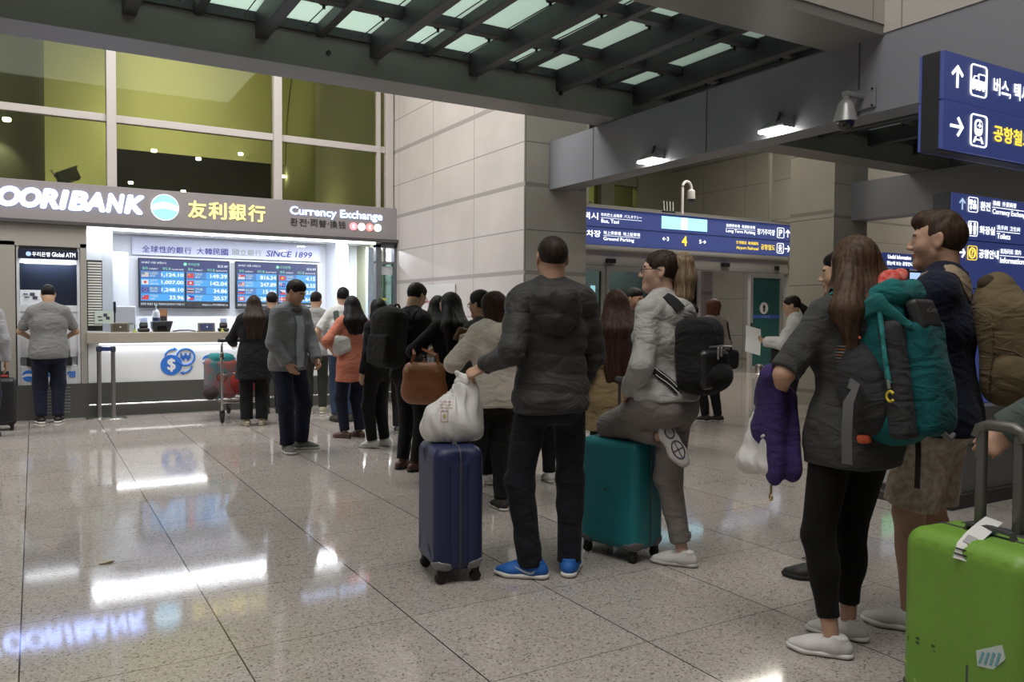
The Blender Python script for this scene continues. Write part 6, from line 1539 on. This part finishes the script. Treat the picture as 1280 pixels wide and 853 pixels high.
k.mb(MB().tube([V(m_[0]-.085, m_[1]-.03, .90), V(m_[0]-.083, m_[1]-.01, .89)], .006, 6), 'white_label', S_WHITE)
PLAS = mat('translucent_plastic', (.66, .64, .62), .35, bump=.5, bscale=28, spec=.4)
k = Pack(p, 'carrier_bag', 'white plastic carrier bag hanging below the purple jacket', V(m_[0]-.05, m_[1]+.13, .66), 'bag')
k.sc('bag', [cone(V(m_[0]-.04, m_[1]+.12, .95), V(m_[0]-.05, m_[1]+.13, .78), .045, .075, .04, .7, V(1, 0, 0)), ell(V(m_[0]-.05, m_[1]+.13, .765), V(.07, .090, .055), k=.04), cone(V(m_[0]-.05, m_[1]+.0, .86), V(m_[0]-.055, m_[1]+.0, .77), .035, .045, .05, .7, V(1, 0, 0)), folds(.007, 40, 5), folds(.004, 80, 2)], .008, PLAS)

# ------------------------------------------------------------------ suitcases
def frame(az, o): # local x = to the right of az, y = along az
    a = math.radians(az); return Matrix.Translation(Vector(o)) @ Matrix.Rotation(-a, 4, 'Z')
def wheel(mb_root, x, y, m, z=.055, r=.028, w=.016, twin=True):
    b = MB()
    for s in ((-1, 1) if twin else (0,)): b.lathe([(0, -w/2), (r*.8, -w/2), (r, -w*.25), (r, w*.25), (r*.8, w/2), (0, w/2)], (x+s*(w*.62), y, r), 18, 'x')
    b.box((x-.02, y-.018, r*1.2), (x+.02, y+.018, z+.03), .006)
    return b.build('wheel', m, mb_root, 40)
def suitcase(label, loc, az, W, D, Hh, m, mcorner, grooves=0, notch=False, r=.055, handle=None, z0=.065, bumps=True, taper=0.):
    """W across x, D along y"""
    t = thing('suitcase', label, 'suitcase', (loc[0], loc[1], 0), -math.radians(az))
    zc = (z0+Hh)/2; pr = [rbox((0, 0, zc), (W/2, D/2, (Hh-z0)/2), r)]
    def gr(X, Y, Z):
        o = 0*X+0*Y+0*Z
        if grooves:
            k_ = W*.78/grooves
            ins = (np.abs(X) < W*.39) & (np.abs(Z-zc) < (Hh-z0)*.44)
            o = o+np.where(ins, .004*np.abs(np.sin(PI*X/k_))**4, 0)
        return o
    pr.append(('d', -BIG, BIG, gr, 0.))
    if notch:
        for sy in (-1, 1):
            pr.append(ell((0, sy*D/2, Hh-.035), (.045, .010, .055), k=.012, op='s'))
            for sx in (-1, 1): pr.append(ell((sx*.10, sy*D/2, z0+.10), (.045, .006, .022), rotm(0, 0, sx*.5), k=.01, op='s'))
        for sx in (-1, 1):
            pr.append(ell((sx*W/2, 0, Hh-.035), (.010, .045, .055), k=.012, op='s')); pr.append(cone((sx*W/2, -D*.18, z0+.06), (sx*W/2, -D*.18, Hh-.10), .006, .006, .008, op='s')); pr.append(cone((sx*W/2, D*.18, z0+.06), (sx*W/2, D*.18, Hh-.10), .006, .006, .008, op='s'))
    sh = sculpt('shell', pr, .0055 if notch else .0065, m, t)
    # seam where the halves meet
    sm_ = MB()
    loop = []
    for (cx, cz, a0) in ((W/2-r, Hh-r, 0), (-W/2+r, Hh-r, PI/2), (-W/2+r, z0+r, PI), (W/2-r, z0+r, 1.5*PI)):
        for k_ in range(6):
            a = a0+PI/2*k_/5; loop.append((cx+r*math.cos(a)*1.0, 0, cz+r*math.sin(a)))
    sm_.tube(loop+[loop[0]], .0045, 6, cap=False, up=(0, 1, 0)); sm_.build('zip_seam', DGREY, t, 60)
    for sx in (-1, 1):
        for sy in (-1, 1):
            wheel(t, sx*(W/2-.045), sy*(D/2-.04), S_SOLEB, z0)
            c_ = [rbox((sx*(W/2-.045), sy*(D/2-.045), z0+.030), (.055, .050, .034), .030), ('i', -BIG, BIG, rbox((0, 0, zc), (W/2+.004, D/2+.004, (Hh-z0)/2+.004), r)[3], 0.), ('s', -BIG, BIG, rbox((0, 0, zc), (W/2-.002, D/2-.002, (Hh-z0)/2), r)[3], 0.)]
            try: sculpt('corner_guard', c_, .0055, mcorner, t)
            except Exception: pass
    tg = MB().tube([(-.085, 0, Hh-.004), (-.075, 0, Hh+.020), (0, 0, Hh+.026), (.075, 0, Hh+.020), (.085, 0, Hh-.004)], 0, flat=(.026, .010), up=(0, 0, 1)); tg.build('carry_handle', DGREY, t, 50)
    return t
NAVYS = mat('navy_shell', (.018, .023, .075), .42, spec=.4, bump=.12, bscale=420)
sb = suitcase('dark blue hard-shell suitcase standing under the white plastic bag', (1.925, 3.90), 100, .40, .27, .715, NAVYS, mat('corner_silver', (.24, .24, .25), .4, metal=.3), grooves=0, notch=True, r=.06)
TEALS = mat('turquoise_shell', (.012, .175, .200), .42, spec=.4, bump=.15, bscale=420)
stt = suitcase('turquoise hard-shell suitcase under the knee of the woman in grey hoodie', (2.965, 3.735), 76, .42, .285, .690, TEALS, mat('corner_grey', (.12, .12, .115), .5), r=.05)
MB().box((-.02, -.1465, .40), (.022, -.143, .404)).build('badge', mat('badge_dark', (.02, .05, .055), .5), stt)
# telescopic handle of the turquoise case rises at its far side
hh = MB()
for s_ in (-.10, .10): hh.cyl((s_, .10, .68), (s_, .10, 1.0), .009, 10)
hh.box((-.125, .08, 1.0), (.125, .12, 1.035), .012); hh.build('trolley_handle', DGREY, stt, 50)
# plastic bag on the blue case
pb = thing('plastic_bag', 'full white plastic bag knotted at its top on the dark blue suitcase', 'bag', (1.93, 3.91, .718))
def PB(name, prims, h, m): return sculpt(name, prims, h, m, pb, V(1.93, 3.91, .718))
ax = V(.45, .89, 0)  # direction from the camera
rgt = V(.89, -.45, 0)
C0 = V(1.93, 3.91, 0)
def foldz(X, Y, Z):
    th = np.arctan2(X-C0[0], Y-C0[1]); g = np.clip((Z-.76)/.3, 0, 1)
    return .009*(.25+g)*np.sin(th*13+2*np.sin(Z*20))+.006*np.sin(X*31+Z*24)*np.sin(Y*29-Z*17)
PB('bag', [cone(C0+rgt*-.035+V(0, 0, .815), C0+rgt*.045+V(0, 0, .815), .118, .118, .05, .85, ax), cone(C0+V(0, 0, .84)+rgt*.02, C0+V(0, 0, 1.035)+rgt*.085, .125, .040, .05, .8, ax), cone(C0+rgt*-.08+V(0, 0, .78), C0+rgt*.10+V(0, 0, .78), .064, .064, .04), cone(C0+rgt*.12+V(0, 0, .78), C0+rgt*.12+V(0, 0, .98), .045, .03, .05), ('d', -BIG, BIG, foldz, 0.), half((0, 0, .719), (0, 0, -1), .01)], .006, mat('white_plastic_bag', (.68, .665, .64), .38, bump=.6, bscale=24, spec=.4))
kp = C0+rgt*.09+V(0, 0, 1.04)
PB('knot', [cone(kp+rgt*-.05+V(0, 0, .0), kp+rgt*.015+V(0, 0, .02), .022, .018, .02), cone(kp, kp+rgt*.05+V(0, 0, .05), .022, .012, .02), cone(kp, kp+rgt*-.055+V(0, 0, .045), .024, .016, .02), folds(.005, 80, 3)], .005, MATS['white_plastic_bag'])
bo_ = [o for o in COL.objects if o.parent == pb and o.name.startswith('bag')][0]
pr_ = []
for i, (z, n_) in enumerate(((.935, 3), (.92, 3), (.905, 3), (.89, 2))):
    for j in range(n_):
        x = -.055+j*.022+.003*i; a_ = C0+rgt*x+V(0, 0, z)-C0*V(1, 1, 0)-V(0, 0, .718)
        pr_.append([a_, a_+rgt*.016, a_+rgt*.016+V(0, 0, .004), a_+V(0, 0, .004)])
a_ = rgt*-.05+V(0, 0, .835-.718); pr_ += [[a_+rgt*x0+V(0, 0, z0), a_+rgt*x1+V(0, 0, z0), a_+rgt*x1+V(0, 0, z1), a_+rgt*x0+V(0, 0, z1)] for x0, x1, z0, z1 in ((0, .003, 0, .055), (.037, .04, 0, .055), (0, .04, 0, .003), (0, .04, .052, .055))]
decal(bo_, pr_, ax, 'red_print', mat('print_red', (.48, .24, .20), .6), pb, .002, div=2)
decal(bo_, [[a_+rgt*(.020+.009*math.cos(t))+V(0, 0, .030+.011*math.sin(t)) for t in np.linspace(0, 2*PI, 10, endpoint=False)]], ax, 'yellow_print', mat('print_ochre', (.45, .33, .12), .6), pb, .0025, div=1)

# green suitcase, near
GREENS = mat('lime_shell', (.170, .335, .045), .38, spec=.45, bump=.10, bscale=380, vary=.05, vscale=5)
sg_ = suitcase('lime green hard-shell suitcase with a paper airline tag, nearest the camera', (2.745, 1.49), 96, .46, .30, .675, GREENS, mat('corner_dark', (.05, .055, .05), .5), grooves=6, r=.065)
# local frame of the case: x along world -Y, y along world +X
def frm(mb, n, m, sm=50): return mb.build(n, m, sg_, sm)
TG = mat('trolley_grey', (.13, .125, .115), .35, metal=.4)
hb_ = MB()
for s_ in (-.105, .030): hb_.box((s_-.016, .085, .64), (s_+.016, .111, 1.01), .005)
hb_.tube([(-.125, .098, .985), (-.115, .098, 1.015), (-.08, .098, 1.03), (.01, .098, 1.03), (.04, .098, 1.015), (.05, .098, .985)], .020, 10)
frm(hb_, 'trolley_handle', TG)
frm(MB().box((-.16, .055, .655), (.16, .14, .676), .008).box((-.105, -.02, .657), (.085, .03, .672), .006), 'handle_well', DGREY)
frm(MB().box((-.080, -.1475, .485), (-.064, -.143, .54), .001), 'small_label', mat('label_cream', (.62, .58, .42), .5))
stc = MB(); stc.prism([(.066, .335), (.150, .385), (.163, .345), (.125, .297), (.072, .287)], -.150, -.1455, 'xz'); frm(stc, 'torn_sticker', mat('sticker_pale', (.55, .62, .60), .5))
ss = MB()
for i in range(4): x = .075+.018*i; ss.prism([(x, .298+.004*i), (x+.008, .298+.004*i), (x+.020, .338+.006*i), (x+.012, .340+.006*i)], -.1515, -.150, 'xz')
frm(ss, 'sticker_stripe', mat('sticker_teal', (.16, .38, .42), .5))
sc_ = MB(); rq = random.Random(5)
for i in range(16): x = -.19+rq.random()*.14; z = .27+.02*rq.random(); sc_.box((x, -.1472, z), (x+.006+.012*rq.random(), -.1455, z+.003+.006*rq.random()))
frm(sc_, 'scuff_mark', mat('scuff_dark', (.04, .09, .02), .7))
frm(MB().box((.030, -.1475, .18), (.046, -.143, .275), .002), 'side_clip', DGREY)
frm(MB().tube([(-.21, -.138, .20), (-.17, -.146, .16), (-.12, -.1475, .10)], .0025, 6), 'pale_scratch', mat('scratch_pale', (.30, .50, .12), .6))
frm(MB().tube([(.15, -.06, .655), (.19, -.09, .63), (.215, -.11, .57)], .006, 6), 'yellow_strap', mat('strap_yellow', (.55, .40, .10), .6))
at_ = MB()
P0 = [(.013, -.152, .612), (.010, -.132, .656), (.004, -.085, .681), (-.015, 0, .702), (-.045, .085, .708)]
at_.tube(P0, 0, flat=(.055, .002), up=(.35, -.3, 1)); tagp = frm(at_, 'airline_tag', mat('tag_paper', (.70, .69, .67), .55))
ab_ = MB()
for (i, f_) in ((0, .25), (0, .6)): 
    q0, q1 = Vector(P0[i]), Vector(P0[i+1]); q = q0+(q1-q0)*f_; q2 = q+(q1-q0)*.10; ab_.tube([q+Vector((0, -.004, .003)), q2+Vector((0, -.004, .003))], 0, flat=(.05, .002), up=(.35, -.3, 1))
frm(ab_, 'tag_print', BLACK)
ab_ = MB(); q0, q1 = Vector(P0[1]), Vector(P0[2]); ab_.tube([q0+(q1-q0)*.2+Vector((0, -.002, .003)), q0+(q1-q0)*.9+Vector((0, -.002, .003))], 0, flat=(.03, .002), up=(.35, -.3, 1)); frm(ab_, 'tag_print', mat('barcode_grey', (.35, .35, .35), .6))

# dark cases glimpsed in the queue and at the left edge
sd = suitcase('black suitcase standing behind the legs of the man in puffer jacket', (3.58, 5.98), 30, .36, .24, .60, mat('black_shell', (.016, .016, .018), .4), S_SOLEB)
sl = suitcase('black suitcase at the left frame edge beside the person in grey hooded top', (-.36, 11.25), 0, .34, .24, .62, mat('black_shell', (.016, .016, .018)), S_SOLEB)
MB().box((-.10, -.01, .62), (.10, .012, .70), .01).build('trolley_handle', BLACK, sl); MB().box((-.06, -.03, .63), (.09, -.012, .655), .004).build('red_ribbon', mat('ribbon_red', (.5, .05, .04), .6), sl)

# ------------------------------------------------------------------ luggage trolley with its load
tr = thing('luggage_trolley', 'chrome airport luggage trolley in front of the woman in black', 'trolley', (2.33, 11.0, 0))
def TR(mb, n, m=CHROME, sm=50):
    for v in mb.bm.verts: v.co -= Vector((2.33, 11.0, 0))
    return mb.build(n, m, tr, sm)
f_ = MB()
for x in (2.055, 2.60):
    f_.tube([(x, 10.72, .10), (x, 10.72, .98), (x, 10.66, 1.05)], .017, 10)
    f_.tube([(x, 10.72, .26), (x+(.08 if x < 2.3 else -.08), 11.72, .23)], .015, 10)
f_.tube([(2.055, 10.72, .26), (2.60, 10.72, .26)], .014, 10).tube([(2.135, 11.72, .23), (2.52, 11.72, .23)], .014, 10).tube([(2.055, 10.72, .62), (2.60, 10.72, .62)], .012, 10)
for k_ in range(4): f_.tube([(2.15+.12*k_, 10.72, .255), (2.18+.10*k_, 11.72, .23)], .008, 8)
TR(f_, 'frame'); TR(MB().tube([(1.99, 10.64, 1.055), (2.67, 10.64, 1.055)], .024, 12), 'handlebar', BLACK)
TR(MB().box((2.03, 10.70, .80), (2.08, 10.74, .90), .008), 'brake_block', STEEL)
for x, y in ((2.055, 10.72), (2.60, 10.72), (2.33, 11.70)):
    TR(MB().lathe([(0, -.02), (.05, -.02), (.065, -.012), (.065, .012), (.05, .02), (0, .02)], (x, y, .065), 20, 'x').box((x-.03, y-.025, .08), (x+.03, y+.025, .16), .008), 'wheel', S_SOLEB)
fb = thing('sports_bag', 'bright teal and red patterned bag loaded on the luggage trolley', 'bag', (2.12, 11.15, .27))
sculpt('body', [rbox(V(2.12, 11.15, .55), (.19, .20, .27), .09), folds(.012, 20, 3)], .012, mat('bag_patterned', (.02, .17, .19), .7, color2=(.35, .06, .05), vscale=7.), fb, V(2.12, 11.15, .27))
sculpt('top_flap', [rbox(V(2.12, 11.13, .80), (.15, .17, .07), .06), folds(.01, 25, 5)], .012, cloth('bag_teal', (.03, .20, .22)), fb, V(2.12, 11.15, .27))
MB().torus((-.02, -.19, .30), .06, .012, 'y', 18, 8).build('side_handle', BLACK, fb, 50)
fr_ = thing('red_holdall', 'red holdall lying on the luggage trolley by the black coat', 'bag', (2.42, 11.1, .27))
sculpt('body', [cone(V(2.36, 11.0, .50), V(2.50, 11.25, .50), .17, .17, .03), folds(.008, 20, 3)], .012, cloth('holdall_red', (.26, .03, .025)), fr_, V(2.42, 11.1, .27))
MB().tube([(-.10, -.10, .38), (-.05, -.06, .50), (.05, .08, .50), (.10, .14, .38)], .012, 8).build('handle', BLACK, fr_, 50)
bd2 = thing('dark_duffel', 'dark duffel hanging off the front of the trolley load', 'bag', (1.98, 10.98, .27))
sculpt('body', [cone(V(1.96, 10.95, .37), V(2.03, 11.25, .37), .095, .095, .03), folds(.008, 24, 3)], .011, cloth('duffel_dark', (.05, .035, .04)), bd2, V(1.98, 10.98, .27))
MB().tube([(-.08, -.06, .12), (-.10, .0, .20), (-.06, .10, .16)], .010, 8).build('handle', BLACK, bd2, 50)

# ------------------------------------------------------------------ barrier posts
def stanchion(x, y, label):
    t = thing('barrier_post', label, 'barrier post', (x, y, 0), group='belt barrier posts')
    MB().lathe([(0, .03), (.04, .028), (.15, .014), (.165, .004), (.165, 0), (0, 0)], n=32).build('base', STEEL, t, 40)
    MB().lathe([(.028, .02), (.028, .90), (0, .90)], n=20).build('pole', mat('post_steel', (.45, .44, .43), .3, metal=1.), t, 40)
    MB().lathe([(0, .955), (.030, .952), (.034, .94), (.034, .895), (.028, .88), (0, .88)], n=20).build('belt_head', mat('post_head', (.03, .04, .07), .5), t, 40)
    return t
q1 = stanchion(.735, 11.93, 'steel barrier post of the pair, the one nearer the cash machine'); q2 = stanchion(.895, 11.83, 'steel barrier post of the pair, the one nearer the lit counter front')
o = MB().box((-.085, -.003, -.026), (.085, .003, .026)).build('belt', mat('belt_blue', (.02, .035, .16), .7), q2); o.location = (-.08, .05, .918); o.rotation_euler = (0, 0, math.atan2(-.10, .16))

# ------------------------------------------------------------------ things on the counter
Z = 1.13
def display(x0, x1, y, label, mc):
    t = thing('tablet_display', label, 'display', ((x0+x1)/2, y, Z), group='framed lids on the counter')
    w = (x1-x0)/2
    MB().box((-w, 0, .0), (w, .02, .135), .008, rot=Euler((-.2, 0, 0)), piv=(0, 0, 0)).build('frame', mat('lid_bronze', (.19, .165, .13), .4, metal=.4), t)
    MB().box((-w+.025, -.004, .02), (w-.025, .0, .115), rot=Euler((-.2, 0, 0)), piv=(0, 0, 0)).build('face', mc, t)
    MB().lathe([(0, 0), (.011, 0), (.011, .003), (0, .003)], (0, -.022, .072), 16, 'y').build('emblem', WHITEW, t)
    MB().box((-w, .02, 0), (w, .13, .014), .004).build('foot', DGREY, t)
    return t
display(.905, 1.135, 12.28, 'bronze lid with a brown face and white dot, at the blind end of the counter', mat('lid_brown', (.07, .055, .035), .4)); display(2.03, 2.266, 12.28, 'bronze lid with a dark blue face, on the counter above the dollar and won circles', mat('lid_navy', (.035, .045, .13), .4))
def terminal(x, y, label):
    t = thing('card_terminal', label, 'card terminal', (x, y, Z), group='card terminals on the counter')
    MB().box((-.075, -.05, 0), (.075, .07, .055), .02).box((-.055, -.02, .05), (.055, .05, .13), .02, rot=Euler((-.4, 0, 0))).build('stand', BLACK, t, 50)
    MB().box((-.05, -.01, .13), (.05, .008, .20), .006, rot=Euler((-.5, 0, 0))).build('head', mat('terminal_white', (.6, .62, .66), .4), t)
    MB().box((-.04, -.018, .145), (.04, -.008, .19), rot=Euler((-.5, 0, 0))).build('screen', glow('terminal_screen', (.35, .45, .75), .7), t)
terminal(1.32, 12.33, 'card terminal with a tilted white head, beside the grey banknote counter'); terminal(2.39, 12.33, 'card terminal with a tilted white head, beside the woman in black')
t = thing('banknote_counter', 'dark grey banknote counting machine on the counter', 'machine', (1.56, 12.42, Z))
MB().prism([(-.10, 0), (.10, 0), (.145, .15), (.12, .155), (-.135, .145), (-.13, .06)], -.09, .10, 'xz', .006).build('body', DGREY, t); MB().box((-.07, -.10, .02), (.06, -.088, .09), .004).build('panel', BLACK, t)
t = thing('pump_bottle', 'clear pump bottle with a dark band behind the banknote machine', 'bottle', (1.515, 12.62, Z))
MB().lathe([(0, 0), (.048, 0), (.05, .02), (.05, .26), (.035, .30), (.018, .31), (.018, .33), (0, .33)], n=20).build('bottle', mat('bottle_clear', (.62, .65, .70), .15, spec=.6), t, 40); MB().lathe([(.0505, .10), (.0515, .10), (.0515, .20), (.0505, .20)], n=20).build('band', mat('band_navy', (.03, .05, .12), .5), t, 40); MB().cyl((0, 0, .33), (0, 0, .37), .008, 8).box((-.012, -.05, .37), (.012, .012, .382), .003).build('pump', WHITEW, t)
t = thing('leaflet_stand', 'orange and black leaflet in a stand on the exchange counter', 'leaflet', (1.62, 12.66, Z))
MB().box((-.05, 0, .10), (.05, .006, .32), rot=Euler((-.12, 0, 0))).build('leaflet', mat('leaflet_orange', (.50, .22, .08), .5), t); MB().box((-.04, -.006, .14), (.04, .0, .22), rot=Euler((-.12, 0, 0)), piv=(0, .003, .21)).build('print', mat('leaflet_dark', (.06, .05, .05), .5), t); MB().box((-.055, -.02, 0), (.055, .05, .12), .004).build('stand', mat('acrylic', (.5, .52, .55), .2), t)
t = thing('display_pole', 'slim black customer display pole at the blind end of the counter', 'display', (.965, 12.45, Z))
MB().cyl((0, 0, 0), (0, 0, .26), .010, 10).lathe([(0, 0), (.05, 0), (.05, .012), (0, .014)], n=18).build('pole', BLACK, t, 40); MB().box((-.016, -.02, .26), (.016, .02, .42), .004).build('head', BLACK, t)
t = thing('printer', 'white box printer behind the counter beside the black pole', 'printer', (1.12, 12.72, 1.13))
MB().box((-.13, -.10, 0), (.13, .14, .36), .012).build('case', WHITEW, t); MB().box((-.10, -.104, .10), (.10, -.098, .125)).build('slot', mat('slot_grey', (.4, .42, .45), .5), t)
for x, lb in ((1.19, 'small lime green rubber stamp by the card terminal near the blind'), (2.34, 'small lime green rubber stamp by the card terminal near the woman in black')):
    t = thing('rubber_stamp', lb, 'stamp', (x, 12.16, Z), group='lime stamps on the counter')
    MB().lathe([(0, .055), (.012, .05), (.010, .03), (.022, .018), (.022, 0), (0, 0)], n=16).build('handle', mat('lime_plastic', (.42, .50, .06), .5), t, 40); MB().box((-.004, -.004, .05), (.004, .004, .10)).build('pen', BLACK, t)
t = thing('cable_tray', 'low dark curved cable rest lying on the counter between the machine and the blue lid', 'tray', (1.86, 12.35, Z))
MB().tube([(-.16, 0, .006), (-.08, 0, .02), (.05, 0, .024), (.15, 0, .008)], .010, 8).build('tube', DGREY, t, 50)
# scrap on the floor
o = sculpt('paper_scrap', [ell((0, 0, .006), (.045, .012, .006), rotm(.3), k=.01), ell((.02, 0, .010), (.018, .010, .007), k=.01)], .003, mat('scrap_straw', (.52, .46, .30), .7)); o.location = (.335, 4.99, 0); tag(o, 'small folded straw-coloured paper scrap lying on the polished floor', 'scrap')
# wall notice beside the queue
t = thing('wall_notice', 'white printed notice on the stone wall behind the queue', 'notice', (5.0, 10.6, 1.55))
MB().box((-.012, -.62, -.30), (.0, .62, .28), .003).build('board', mat('notice_white', (.62, .60, .58), .5), t)
for k_ in range(3): MB().box((-.014, -.40, .02-.075*k_), (-.012, .35-.1*k_, .055-.075*k_)).build('red_text_line', mat('notice_red', (.50, .20, .20), .6), t)
# ------------------------------------------------------------------ light
def area(name, loc, rot, size, e, color=(1, 1, 1), sy=None, spread=None):
    l = bpy.data.lights.new(name, 'AREA'); l.energy = e; l.color = color; l.size = size
    if sy: l.shape = 'RECTANGLE'; l.size_y = sy
    if spread: l.spread = spread
    o = bpy.data.objects.new(name, l); link(o); o.location = loc; o.rotation_euler = rot; return o
def spot(name, loc, rot, e, ang, color=(1, 1, 1), r=.06, blend=.5):
    l = bpy.data.lights.new(name, 'SPOT'); l.energy = e; l.color = color; l.spot_size = math.radians(ang); l.spot_blend = blend; l.shadow_soft_size = r
    o = bpy.data.objects.new(name, l); link(o); o.location = loc; o.rotation_euler = rot; return o
def point(name, loc, e, color=(1, 1, 1), r=.1):
    l = bpy.data.lights.new(name, 'POINT'); l.energy = e; l.color = color; l.shadow_soft_size = r
    o = bpy.data.objects.new(name, l); link(o); o.location = loc; return o
WARM = (1., .93, .82); NEUT = (1., .97, .93); COOL = (.90, .94, 1.)
# hall lamps in the high ceiling
area('hall_lamp', (1.0, 0.5, 8.8), (0, 0, 0), 4., 370, NEUT)
area('hall_lamp', (-6., 3., 8.8), (0, 0, 0), 4., 420, NEUT)
area('hall_lamp', (-4.5, 9.6, 6.9), (0, 0, 0), 2.4, 380, NEUT)
area('hall_lamp', (2.0, 9.6, 6.9), (0, 0, 0), 2.4, 270, NEUT)
area('hall_lamp', (8.5, 10.5, 6.9), (0, 0, 0), 2.5, 150, WARM)
area('hall_lamp', (13.5, 11.5, 6.9), (0, 0, 0), 2.5, 330, WARM)
area('hall_lamp', (24, 11, 6.9), (0, 0, 0), 3., 260, WARM)
area('vestibule_lamp', (13, 15.8, 3.7), (0, 0, 0), 1.6, 75, NEUT)
area('concourse_lamp', (8.3, 3., 3.45), (0, 0, 0), 1.2, 22, WARM)
# lamps above the roof glass
area('roof_lamp', (1.6, 5.5, 6.5), (0, 0, 0), 5., 250, (.95, 1., .97)); area('roof_lamp', (8.3, 5.5, 6.5), (0, 0, 0), 3., 25, (.9, 1., .95))
# exchange interior and counter strips
area('exchange_lamp', (2.7, 12.4, 2.6), (0, 0, 0), 4.0, 110, COOL, sy=.05); area('exchange_lamp', (2.7, 12.85, 2.6), (0, 0, 0), 4.0, 105, COOL, sy=.05)
area('exchange_lamp', (4.5, 12.9, 2.6), (0, 0, 0), .16, 34, COOL)
area('counter_strip_lamp', (2.85, 12.095, .965), (math.radians(-20), 0, 0), 4.1, 7, COOL, sy=.02)
area('atm_lamp', (.17, 12.12, 2.04), (math.radians(20), 0, 0), .55, 4, COOL, sy=.05)
# outside lamps
area('soffit_lamp', (2.3, 16.3, 4.9), (math.radians(125), 0, 0), .7, 62, (1., .96, .66)); area('soffit_lamp', (.6, 16.2, 3.6), (math.radians(110), 0, 0), .4, 16, (1., .96, .66)); area('soffit_lamp', (-2.2, 16, 4.6), (PI, 0, 0), .5, 16, (1., .95, .62)); spot('column_lamp', (-.30, 13.62, 4.06), (math.radians(14), 0, 0), 34, 95, (1., .97, .82), .03)
area('soffit_lamp', (4.3, 15.2, 3.0), (PI, .5, 0), .4, 6, (1., .95, .65)); area('outside_lamp', (14.5, 21, 6.5), (0, 0, 0), 1.5, 60, (.95, 1., .6))
for y in (6.25, 4.68): spot('beam_lamp_light', (5.18, y, 2.92), (0, math.radians(-8), 0), 26, 150, NEUT, .08)
w = bpy.data.worlds.new('night'); SC.world = w; w.use_nodes = True
w.node_tree.nodes['Background'].inputs[0].default_value = (.03, .035, .045, 1); w.node_tree.nodes['Background'].inputs[1].default_value = .5

# ------------------------------------------------------------------ camera
cam = bpy.data.cameras.new('camera'); cam.sensor_width = 36.; cam.lens = 36.*1010/1280; cam.clip_end = 200
co = bpy.data.objects.new('camera', cam); link(co)
yaw, pit, rol = math.radians(30.622), math.radians(1.833), math.radians(.389)
f = V(math.sin(yaw)*math.cos(pit), math.cos(yaw)*math.cos(pit), -math.sin(pit)); r = V(math.cos(yaw), -math.sin(yaw), 0); u = np.cross(r, f)
r2 = math.cos(rol)*r+math.sin(rol)*u; u2_ = -math.sin(rol)*r+math.cos(rol)*u
co.matrix_world = Matrix(((r2[0], u2_[0], -f[0], 0), (r2[1], u2_[1], -f[1], 0), (r2[2], u2_[2], -f[2], 1.40), (0, 0, 0, 1)))
SC.camera = co
vs = SC.view_settings; vs.view_transform = 'Standard'; vs.look = 'None'; vs.gamma = 1.; vs.exposure = 0.; vs.use_curve_mapping = False
SC.cycles.max_bounces = 8; SC.cycles.transparent_max_bounces = 16; SC.cycles.sample_clamp_indirect = 6.
SC.cycles.use_denoising = True
